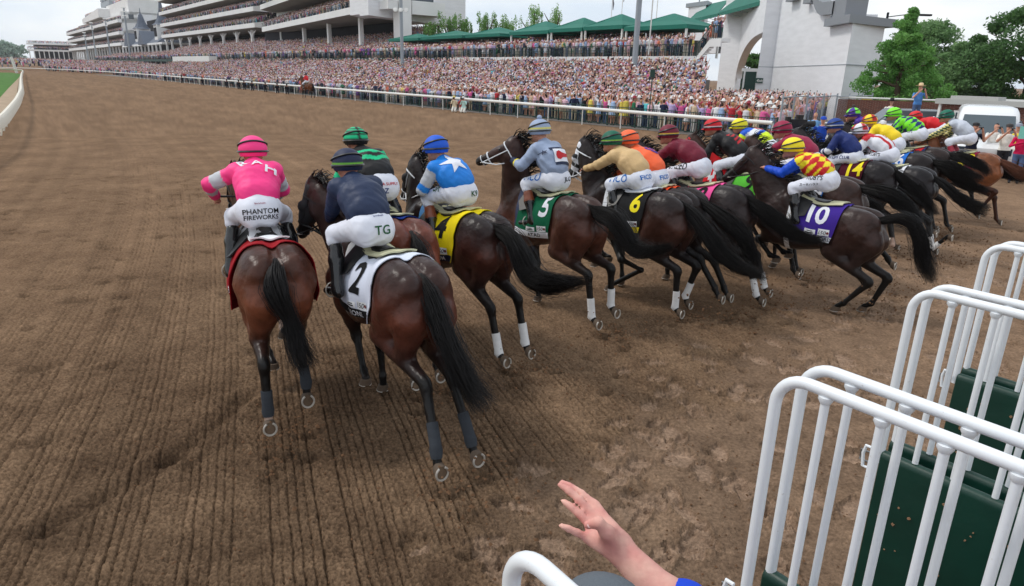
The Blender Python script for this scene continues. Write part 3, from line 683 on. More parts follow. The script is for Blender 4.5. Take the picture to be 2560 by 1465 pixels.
    if js.get('gloves'):
        G = Body(lo, hi, .012)
        for sg, h_, e in ((1, hl, el), (-1, hr, er)):
            dr = (h_ - e) / np.linalg.norm(h_ - e); G.cone(h_ - dr * .03, h_ + dr * .06, .04, .042, .02); G.cone(h_ + dr * .07, h_ + dr * .10 + np.array((0, 0, -.02)), .04, .03, .02)
        V, Q = G.mesh(); ob('glove', V, Q, M_INK, root)
    # jacket (silks)
    B = Body(lo, hi, hgt); torso(B, .006)
    for s, e, h_ in ((SHL, el, hl), (SHR, er, hr)): arm(B, s, e, h_, .008, .93)
    V, Q = B.mesh(); V = folds(V, Q, .013, 10, n * 1.7, (.3, 1, .1))
    # local cloth coordinates: along spine (0 hip..1 neck), lateral, and sleeve position
    L_ = np.linalg.norm(neck - hip); u = ((V - hip) @ ax) / L_; v = (V - hip) @ lat; bk = (V - hip - np.outer((V - hip) @ ax, ax)) @ back
    dl, tl = segdist(V, SHL, el); dl2, tl2 = segdist(V, el, hl); dr_, tr_ = segdist(V, SHR, er); dr2, tr2 = segdist(V, er, hr)
    dT, _ = segdist(V, hip, neck)
    sleeve = np.full(len(V), -1.0)
    mL = np.where(dl < dl2, tl, 1 + tl2); mR = np.where(dr_ < dr2, tr_, 1 + tr2); dL, dR = np.minimum(dl, dl2), np.minimum(dr_, dr2)
    isL = (dL < .085) & (np.abs(v) > .12) & ((V - hip) @ lat > 0) & ((mL > .12)); isR = (dR < .085) & (np.abs(v) > .12) & ((V - hip) @ lat < 0) & (mR > .12)
    isL |= (dL < .075) & (mL > .35); isR |= (dR < .075) & (mR > .35)
    sleeve[isL] = mL[isL]; sleeve[isR] = mR[isR]
    col = js['silks'](u, v, sleeve, bk, V)
    mm = MB(); mm.v = [tuple(p) for p in V]; mm.f = [tuple(int(i) for i in f) for f in Q]; mm.m = [0] * len(Q)
    bvh = BVHTree.FromPolygons(mm.v, mm.f); mats = [silk('cloth')]; cols = [tuple(c) for c in col]
    upv = ax; rt = -lat
    for mi_, (kind, body, x, y, size, mc, rot) in enumerate(js.get('marks', ())):
        V2, F2 = text_mesh(body, .12, .02) if kind == 't' else poly_flat(body, .15)
        r_ = rt * math.cos(rot) + upv * math.sin(rot); u_ = upv * math.cos(rot) - rt * math.sin(rot)
        o_ = hip + ax * (y * L_) + rt * x + back * .12
        P, F3 = project(bvh, V2, F2, o_, r_, u_, size, .004 + .0035 * mi_)
        mm.add(P, F3, 0); cols += [mc] * len(P)
    ob('jacket', np.array(mm.v), mm.f, mats, root, col=np.array(cols))
    # breeches
    B = Body(lo, hi, hgt)
    B.cone(hip - ax * .02 + back * .02, hip + ax * .07 + back * .03, .135, .124, .05, sy=1.12, lat=lat)
    for sg, k_ in ((1, kL), (-1, kR)):
        B.ell(hip + lat * .072 * sg - ax * .04 - (0.02, 0, .02), (.125, .108, .125), .06); B.cone(hip + lat * .085 * sg - (0, 0, .02), k_, .105, .072, .05)
        a_ = aL if sg > 0 else aR; B.cone(k_, k_ * .80 + a_ * .22, .074, .058, .03)
    V, Q = B.mesh(); V = folds(V, Q, .008, 13, n * 3.3, (.5, .8, .2)); mm = MB(); mm.v = [tuple(p) for p in V]; mm.f = [tuple(int(i) for i in f) for f in Q]; mm.m = [0] * len(Q); bvh = BVHTree.FromPolygons(mm.v, mm.f)
    bmats = [js.get('breech', M_BREECH)]
    for (body, where, size, mc, fr) in js.get('ptext', ()):
        V2, F2 = text_mesh(body, .15, .012)
        mn = 'ink_%02x%02x%02x' % tuple(int(min(.999, c) * 255) for c in mc); im = mat(mn, mc, .7, .2)
        if im not in bmats: bmats.append(im)
        if where == 'seat': org = hip + np.array((-.16, fr[0], fr[1])); r_, u_ = (0.05, -1, fr[2] if len(fr) > 2 else 0), (.25, 0, 1); 
        elif where == 'hipL': org = hip + np.array((fr[0], .24, fr[1])); r_, u_ = (-1, .10 * 0, fr[2] if len(fr) > 2 else 0), (0, .35, 1)
        P, F3 = project(bvh, V2, F2, org, r_, u_, size, .004, .7); mm.add(P, F3, bmats.index(im))
    o = mm.build('breeches', bmats, root, True, fix=False)
    # boots
    for sg, k_, a_ in ((1, kL, aL), (-1, kR, aR)):
        B = Body(np.minimum(k_, a_) - .2, np.maximum(k_, a_) + .25, .013); t0 = k_ * .72 + a_ * .28
        B.cone(t0, k_ * .5 + a_ * .5, .060, .062, .02); B.cone(k_ * .5 + a_ * .5, a_, .062, .045, .03); toe = a_ + np.array((.17, .03 * sg, -.075))
        B.cone(a_ + (-.03, 0, -.045), toe, .042, .032, .03); B.cone(a_, a_ + (-.03, 0, -.05), .046, .040, .03)
        V, Q = B.mesh(); V = np.array(V); tt = (V - k_) @ (a_ - k_) / ((a_ - k_) @ (a_ - k_)); fm = [1 if (js.get('boottop') and tt[f].mean() < .52) else 0 for f in Q]
        ob('boot', V, Q, [M_BOOT, js.get('boottop', M_BROWN)], root, fmat=fm)
        s = MB(); c = (a_ + toe) / 2 + (0, 0, -.02); pts = [c + np.array((0, .055 * math.cos(t_), .065 * math.sin(t_) + .01)) for t_ in np.linspace(0, 2 * math.pi, 13)[:-1]]; s.tube(pts, .007, 5, closed=True)
        s.tube([c + (0, 0, .075), hip * .3 + c * .7 + np.array((0, .02 * sg, .05))], .008, 4); s.build('stirrup', M_SHOE, root, True)
    # helmet with cap cover and peak
    yaw = js.get('hyaw', 0.0); cf = np.array((math.cos(yaw), math.sin(yaw), -.10)); cf /= np.linalg.norm(cf); cl = np.cross((0, 0, 1), cf); cl /= np.linalg.norm(cl); cu = np.cross(cf, cl)
    m = MB(); Vh = []; nu, nv = 28, 14
    for i in range(nv + 1):
        ph = math.pi * .5 * (1 - i / nv) if i <= nv else 0
        ph = rad(90 - i * (118 / nv))
        for j in range(nu):
            th = 2 * math.pi * j / nu; x, y, z = math.cos(ph) * math.cos(th), math.cos(ph) * math.sin(th), math.sin(ph)
            Vh.append(hc + cf * x * .150 + cl * y * .128 + cu * (z * .128 + .012))
    m.add(Vh, [(i * nu + j, i * nu + (j + 1) % nu, (i + 1) * nu + (j + 1) % nu, (i + 1) * nu + j) for i in range(nv) for j in range(nu)])
    b0 = len(m.v); pk = []
    for s_ in range(2):
        for i in range(4):
            for j in range(11):
                th = rad(-58 + 116 * j / 10); r_ = 1.0 + .34 * i / 3 * math.cos(th * .95)
                pk.append(hc + cf * math.cos(th) * .150 * r_ + cl * math.sin(th) * .128 * (1 + .06 * i / 3) + cu * (-.010 - .018 * i / 3 - .006 * s_))
    m.add(pk, [(s_ * 44 + i * 11 + j, s_ * 44 + (i + 1) * 11 + j, s_ * 44 + (i + 1) * 11 + j + 1, s_ * 44 + i * 11 + j + 1) for s_ in range(2) for i in range(3) for j in range(10)])
    Va = np.array(m.v); rel = (Va - hc); a_, b_, c_ = rel @ cf, rel @ cl, rel @ cu
    cc = js['cap'](a_ / .15, b_ / .128, (c_ - .012) / .128)
    if js.get('pom'):
        pc = hc + cu * .155; b1 = len(m.v); m.lathe([(.004, -.03), (.025, -.02), (.034, 0), (.025, .022), (.004, .032)], pc, 12); cc = np.vstack([cc, np.tile(np.array(js['pom']), (len(m.v) - b1, 1))])
    ob('helmet', np.array(m.v), m.f, mat('cap_cover', rough=.6, attr='col', spec=.4, bump=.4, bscale=20, bdist=.006), root, col=cc)
    # goggle straps round the cap, goggles at the front
    g = MB()
    for (zz, tl_) in js.get('straps', ((-.015, .0), (.045, .35))):
        pts = []
        for j in range(24):
            th = 2 * math.pi * j / 24; z = zz + tl_ * .1 * (-math.cos(th)) ; q = math.sqrt(max(.05, 1 - ((z - .0) / .128) ** 2))
            pts.append(hc + cf * math.cos(th) * .153 * q + cl * math.sin(th) * .131 * q + cu * (z + .012))
        g.tube(pts, .0095, 5, closed=True, sy=1.4)
    gp = [hc + cf * (.125 + .012 * math.cos(t_ * 2)) + cl * (.06 * math.cos(t_)) + cu * (-.045 + .022 * math.sin(t_)) for t_ in np.linspace(0, 2 * math.pi, 15)[:-1]]; g.tube(gp, .012, 6, closed=True)
    g.build('goggles', M_GOG, root, True)
    if js.get('whip'):
        a_, b_ = (np.array(q, float) for q in js['whip']); wq = MB(); wq.tube([a_, a_ * .6 + b_ * .4, b_], [.012, .010, .007], 7); o = wq.build('whip', M_LEATHB, None, True)
        o.matrix_world = root.matrix_world.copy(); o.location = root.location; o.rotation_euler = root.rotation_euler
        tag(o, js['whiplabel'], 'riding whip')
    return root
FIT = {
 1: {'O': (-1.874,5.18), 'psi': -25, 'zd': 1.47, 'LH': {'hock': (-0.18,0.182,0.737), 'fet': (-0.22,0.188,0.381), 'shoe': (-0.3,0.188,0.214)}, 'RH': {'hock': (0,-0.111,0.779), 'fet': (0.05,-0.169,0.476), 'shoe': (-0.02,-0.152,0.266)}, 'LF': {'knee': (1.25,0.004,0.517), 'fet': (0.95,-0.062,0.152), 'shoe': (0.85,-0.1,0.019)}, 'head': {'helm': (1.35,-0.007,2.241), 'hip': (0.85,0.045,1.843), 'poll': (1.85,0.097,1.996)}, 'tail': [(0,0,1.47),(-0.12,0.039,1.366),(-0.2,0.024,1.258),(-0.25,-0.04,1.119),(-0.3,-0.068,0.932),(-0.35,-0.094,0.796),(-0.4,-0.136,0.708)]},
 2: {'O': (-0.676,4.937), 'psi': -35, 'zd': 1.45, 'LH': {'stifle': (0.462,0.17,0.802), 'hock': (-0.25,0.102,0.684), 'fet': (-0.5,0.197,0.285), 'shoe': (-0.62,0.204,0.153)}, 'RH': {'hock': (-0.15,-0.163,0.656), 'fet': (-0.42,-0.158,0.237), 'shoe': (-0.55,-0.166,0.114)}, 'LF': {'knee': (1.15,0.067,0.628), 'fet': (0.95,0.096,0.302), 'shoe': (0.88,0.151,0.245)}, 'head': {'helm': (1.35,0.032,2.184), 'hip': (0.9,0.1,1.79), 'poll': (1.9,0.117,1.919), 'muz': (2.05,0.16,1.49)}, 'tail': [(-0,0.02,1.444),(-0.13,-0.014,1.306),(-0.25,-0.028,1.112),(-0.38,-0.049,0.954),(-0.5,-0.099,0.778),(-0.62,-0.183,0.595)]},
 3: {'O': (-0.954,6.296), 'psi': -28, 'zd': 1.47, 'head': {'helm': (1.4,0.149,2.258), 'hip': (0.9,0.049,1.915)}},
 4: {'O': (-0.191,6.873), 'psi': -43, 'zd': 1.45, 'LH': {'stifle': (0.264,0.17,1.028), 'hock': (-0.112,0.14,0.617), 'fet': (-0.233,0.14,0.147), 'shoe': (-0.398,0.14,0.071)}, 'RH': {'hock': (-0.237,-0.14,0.697), 'fet': (-0.355,-0.14,0.245), 'shoe': (-0.47,-0.14,0.141)}, 'head': {'helm': (0.756,-0,2.191), 'hip': (0.618,-0,1.771), 'poll': (1.357,-0,1.948), 'muz': (1.491,0.1,1.57)}, 'tail': [(0.05,-0,1.424),(-0.1,-0,1.418),(-0.27,-0,1.383),(-0.394,-0,1.227),(-0.518,-0,1.055),(-0.739,-0,1.013),(-1.006,-0,1.09),(-1.289,-0,1.174)]},
 5: {'O': (0.897,7.979), 'psi': -41, 'zd': 1.47, 'LH': {'stifle': (0.366,0.17,0.901), 'hock': (-0.175,0.14,0.697), 'fet': (-0.249,0.14,0.199), 'shoe': (-0.41,0.14,0.129)}, 'RH': {'hock': (-0.291,-0.14,0.777), 'fet': (-0.289,-0.14,0.316), 'shoe': (-0.418,-0.14,0.239)}, 'LF': {'knee': (0.834,-0.14,0.726), 'fet': (0.753,-0.14,0.52)}, 'head': {'helm': (0.883,0,2.339), 'hip': (0.656,0,1.791), 'poll': (1.002,0.22,2.207), 'muz': (1.366,0.45,1.988)}, 'tail': [(-0.032,-0,1.475),(-0.363,-0,1.407),(-0.563,-0,1.253),(-0.701,-0,1.104),(-0.984,-0,1.14),(-1.236,-0,1.259)]},
 6: {'O': (2.099,8.47), 'psi': -45, 'zd': 1.47, 'LH': {'stifle': (0.423,0.17,0.864), 'hock': (-0.121,0.14,0.632), 'fet': (-0.106,0.14,0.086), 'shoe': (-0.229,0.14,-0.044)}, 'RH': {'hock': (-0.23,-0.14,0.663), 'fet': (-0.063,-0.14,0.233), 'shoe': (-0.143,-0.14,0.06)}, 'RF': {'knee': (0.758,0.14,0.611), 'fet': (0.612,-0.14,0.44)}, 'head': {'helm': (1.124,0,2.18), 'hip': (0.724,0,1.724), 'poll': (1.631,0,2.031), 'muz': (1.805,0,1.596)}, 'tail': [(-0.012,0,1.462),(-0.167,-0,1.359),(-0.398,0,1.152),(-0.616,0,0.933),(-0.857,0,0.824),(-1.211,-0,0.775)]},
 7: {'O': (2.391,8.831), 'psi': -50, 'zd': 1.47, 'LH': {'hock': (-0.186,0.14,0.75), 'fet': (-0.432,0.14,0.368), 'shoe': (-0.574,0.14,0.237)}, 'RH': {'hock': (-0.273,-0.14,0.622), 'fet': (-0.447,-0.14,0.303), 'shoe': (-0.572,-0.14,0.192)}, 'head': {'helm': (1.101,-0,2.136), 'hip': (0.637,-0,1.695)}, 'tail': [(0.04,0,1.475),(-0.143,0,1.395),(-0.427,-0,1.245),(-0.679,-0,1.089),(-0.801,-0,0.841),(-0.899,-0,0.61)]},
 8: {'O': (3.115,9.19), 'psi': -48, 'zd': 1.47, 'LH': {'hock': (-0.233,0.14,0.64), 'fet': (-0.404,0.14,0.134), 'shoe': (-0.538,0.14,0.058)}, 'RH': {'hock': (-0.229,-0.14,0.635), 'fet': (-0.389,-0.14,0.23), 'shoe': (-0.495,-0.14,0.162)}, 'head': {'helm': (1.279,-0,2.247), 'hip': (0.743,0,1.873)}, 'tail': [(0.006,0,1.469),(-0.173,0,1.353),(-0.431,-0,1.23),(-0.671,-0,1.081),(-0.912,-0,1.028),(-1.119,0,1.044)]},
 9: {'O': (4.184,10.402), 'psi': -46, 'zd': 1.5, 'head': {'helm': (1.384,0,2.218), 'hip': (0.851,-0,1.777)}},
 10: {'O': (4.643,8.611), 'psi': -46, 'zd': 1.3, 'LH': {'stifle': (0.464,0.17,0.848), 'hock': (-0.058,0.14,0.479), 'fet': (0.214,0.14,0.147), 'shoe': (0.305,0.14,0.067)}, 'RH': {'hock': (-0.233,-0.14,0.535), 'fet': (-0.106,-0.14,0.172), 'shoe': (0.02,-0.14,0.077)}, 'LF': {'knee': (1.349,0.1,0.741), 'shoe': (1.193,0.1,0.56)}, 'head': {'helm': (1.224,-0,2.103), 'hip': (0.732,-0,1.717), 'poll': (1.783,-0,1.987), 'muz': (2.207,-0,1.568)}, 'tail': [(-0.005,-0,1.301),(-0.223,-0,1.367),(-0.425,-0,1.334),(-0.545,-0,1.122),(-0.609,-0,0.901),(-0.763,-0,0.625)]},
 11: {'O': (5.197,11.714), 'psi': -46, 'zd': 1.5, 'head': {'helm': (1.633,0,2.205), 'hip': (1.014,0,1.883)}},
 12: {'O': (5.023,10.001), 'psi': -46, 'zd': 1.5, 'RH': {'hock': (-0.537,0.14,0.597), 'shoe': (-0.745,0.14,0.385)}, 'head': {'helm': (1.244,-0,2.314), 'hip': (0.761,0,1.914)}, 'tail': [(0.016,-0,1.498),(-0.217,-0,1.487),(-0.497,-0,1.439),(-0.667,-0,1.332),(-0.906,0,1.114)]},
 13: {'O': (8.458,14.06), 'psi': -46, 'zd': 1.55, 'head': {'helm': (1.714,-0,2.38)}},
 14: {'O': (6.654,12.188), 'psi': -46, 'zd': 1.53, 'LH': {'shoe': (-0.244,0.14,0.297)}, 'head': {'helm': (1.083,-0,2.246), 'hip': (0.671,-0,1.689)}, 'tail': [(-0.002,-0,1.516),(-0.218,-0,1.366),(-0.45,-0,1.213),(-0.627,-0,1.035),(-0.861,-0,0.84)]},
 15: {'O': (7.258,12.023), 'psi': -46, 'zd': 1.47, 'LH': {'shoe': (-0.567,0.14,0.454)}, 'head': {'helm': (1.309,0,2.186), 'hip': (0.731,0,1.824)}, 'tail': [(0,0,1.47),(-0.241,-0,1.339),(-0.472,0,1.148),(-0.749,-0,1.009),(-0.98,-0,0.976)]},
 16: {'O': (8.186,13.66), 'psi': -46, 'zd': 1.55, 'head': {'helm': (1.241,0,2.218), 'hip': (0.678,0,1.882)}, 'tail': [(-0.003,-0,1.535),(-0.37,0,1.464),(-0.723,0,1.343),(-0.945,0,1.278)]},
 17: {'O': (8.855,14.246), 'psi': -46, 'zd': 1.62, 'head': {'helm': (1.133,0,2.354), 'hip': (0.608,0,2.017)}, 'tail': [(-0.003,0,1.604),(-0.309,0,1.569),(-0.67,0,1.431),(-0.807,0,1.288)]},
 19: {'O': (10.44,15.835), 'psi': -46, 'zd': 1.46, 'head': {'helm': (1.326,0,2.234), 'hip': (0.843,0,1.962)}},
 20: {'O': (10.334,14.868), 'psi': -48, 'zd': 1.48, 'LH': {'hock': (-0.018,0.14,0.92), 'shoe': (0.34,0.14,0.673)}, 'head': {'helm': (1.164,-0,2.374), 'hip': (0.655,-0,1.918), 'poll': (1.288,-0,1.782)}, 'tail': [(0.021,-0,1.478),(-0.178,0,1.311),(-0.392,0,1.165),(-0.565,-0,1.076)]},
}
NAVY, PINK = srgb(28, 40, 70), srgb(255, 62, 140); YEL = srgb(245, 225, 40); RED = srgb(190, 28, 38); GREY = srgb(150, 165, 192)
WHT = srgb(228, 230, 238); BLU = srgb(20, 88, 205); SKY = srgb(30, 130, 222); MAROON = srgb(112, 22, 46); BLK = srgb(22, 22, 25)
TAN = srgb(212, 178, 128); ORG = srgb(252, 108, 62); CRIM = srgb(150, 26, 66); GRN = srgb(0, 104, 82); EMER = srgb(0, 190, 130); LIME = srgb(130, 240, 50)
PURP = srgb(74, 44, 150); DNAVY = srgb(24, 44, 108); LGREY = srgb(190, 192, 198)
def fill(V, c): return np.tile(np.array(c, float), (len(V), 1))
def paint(C, mask, c): C[mask] = c; return C
def plain(c, cuff=None):
    def f(u, v, s, bk, V):
        C = fill(V, c)
        if cuff is not None: paint(C, s > 1.9, cuff)
        return C
    return f
def s_pink(u, v, s, bk, V):
    C = fill(V, PINK); paint(C, (s > .45) & (s < .85), LGREY); paint(C, (s > 1.25) & (s < 1.6), LGREY); return C
def s_green(u, v, s, bk, V):
    C = fill(V, BLK); t = u - np.abs(v) * .9
    paint(C, (s < 0) & (((t > .34) & (t < .46)) | ((t > .58) & (t < .70))), EMER); paint(C, (s > .5) & (s < .95), EMER); paint(C, (s > 1.4) & (s < 1.7), EMER); return C
def s_blue(u, v, s, bk, V):
    C = fill(V, SKY); paint(C, (s > .05), LGREY * 1 if 0 else LGREY); paint(C, (s > .75) & (s < 1.0), SKY); paint(C, (s > 1.2) & (s < 1.45), SKY); paint(C, (s > 1.65) & (s < 1.85), SKY); return C
def s_grey(u, v, s, bk, V):
    C = fill(V, GREY); paint(C, s > 1.55, NAVY); paint(C, (s > 1.42) & (s < 1.55), YEL); return C
def s_black(u, v, s, bk, V):
    C = fill(V, BLK); t = u * 2.1 + v * 2.2
    paint(C, (s < 0) & (v < .10) & (v > -.14) & (u > .35) & (u < .8) & (np.mod(u * 7.5 + v * 5, 1) < .5), RED); return C
def s_lime(u, v, s, bk, V):
    C = fill(V, srgb(214, 240, 40)); paint(C, (s < 0) & (u > .52) & (u < .80), WHT); paint(C, (s < 0) & (u > .40) & (u < .53), BLU); paint(C, (s < 0) & (u > .80), BLU)
    for a in (.3, .8, 1.3, 1.75): paint(C, (s > a) & (s < a + .16), RED); paint(C, (s > a + .16) & (s < a + .3), BLU)
    return C
def s_crim(u, v, s, bk, V):
    C = fill(V, CRIM); paint(C, (s > .75) & (s < 1.02), WHT); paint(C, (s > 1.2) & (s < 1.4), WHT); return C
def check(a, b, c0, c1, sl=None, fx=6.2):
    def f(u, v, s, bk, V):
        C = fill(V, a); k = 4.3; p = np.floor(u * k + v * fx + 20); q = np.floor(u * k - v * fx + 20); paint(C, np.mod(p + q, 2) < 1, b)
        if sl is not None: paint(C, s > .02, sl)
        return C
    return f
def s_navyw(u, v, s, bk, V):
    C = fill(V, DNAVY); paint(C, (s > .95) & (s < 1.2), WHT); paint(C, (s > 1.4) & (s < 1.62), WHT); return C
def s_redw(u, v, s, bk, V):
    C = fill(V, WHT); paint(C, (s < 0) & (np.mod(v * 7.5 + .3, 1) < .36), RED); paint(C, (s > 1.5), RED); paint(C, (s < 0) & (u > .82), RED); return C
def s_red(u, v, s, bk, V):
    C = fill(V, srgb(214, 26, 38)); paint(C, s > .9, BLU); return C
def s_purple(u, v, s, bk, V):
    C = fill(V, PURP); paint(C, (s > .2) & (np.mod(s * 3, 1) < .5), LIME); return C
def s_whiteg(u, v, s, bk, V):
    C = fill(V, srgb(196, 202, 214)); d = (s > .05); paint(C, d, srgb(14, 60, 44)); paint(C, d & (np.mod(np.floor(s * 5) + np.floor(V[:, 2] * 26), 2) < 1), srgb(226, 214, 140)); return C
def cap(c, f=None):
    def g(a, b, c_):
        C = np.tile(np.array(c, float), (len(a), 1))
        if f: f(C, a, b, c_)
        return C
    return g
def band(lo, hi, col):
    def f(C, a, b, c): C[(c > lo) & (c < hi)] = col
    return f
def capstripe(col, k=9):
    def f(C, a, b, c): C[(np.mod(c * k, 2) < .9) & (c > -.1)] = col; C[np.abs(b) < .12] = BLK
    return f
def wedge(c1, c2):
    def f(C, a, b, c):
        th = np.arctan2(b, a); C[(np.mod(np.floor(th / (math.pi / 3)), 2) < 1) & (c > -.05)] = c1; C[(c < .02) & (c > -.16)] = c2
    return f
ST = star()
def horse_spec(n, **kw):
    d = dict(FIT[n]); hd = d.pop('head'); d['n'] = n
    for q in ('poll', 'muz'):
        if q in hd: d[q] = hd[q]
    d['helm'] = hd['helm']; d['hip'] = hd.get('hip')
    d.update(kw); return d
CL = lambda name, num, col, ink, **k: dict(name=name, num=num, col=col, ink=ink, **k)
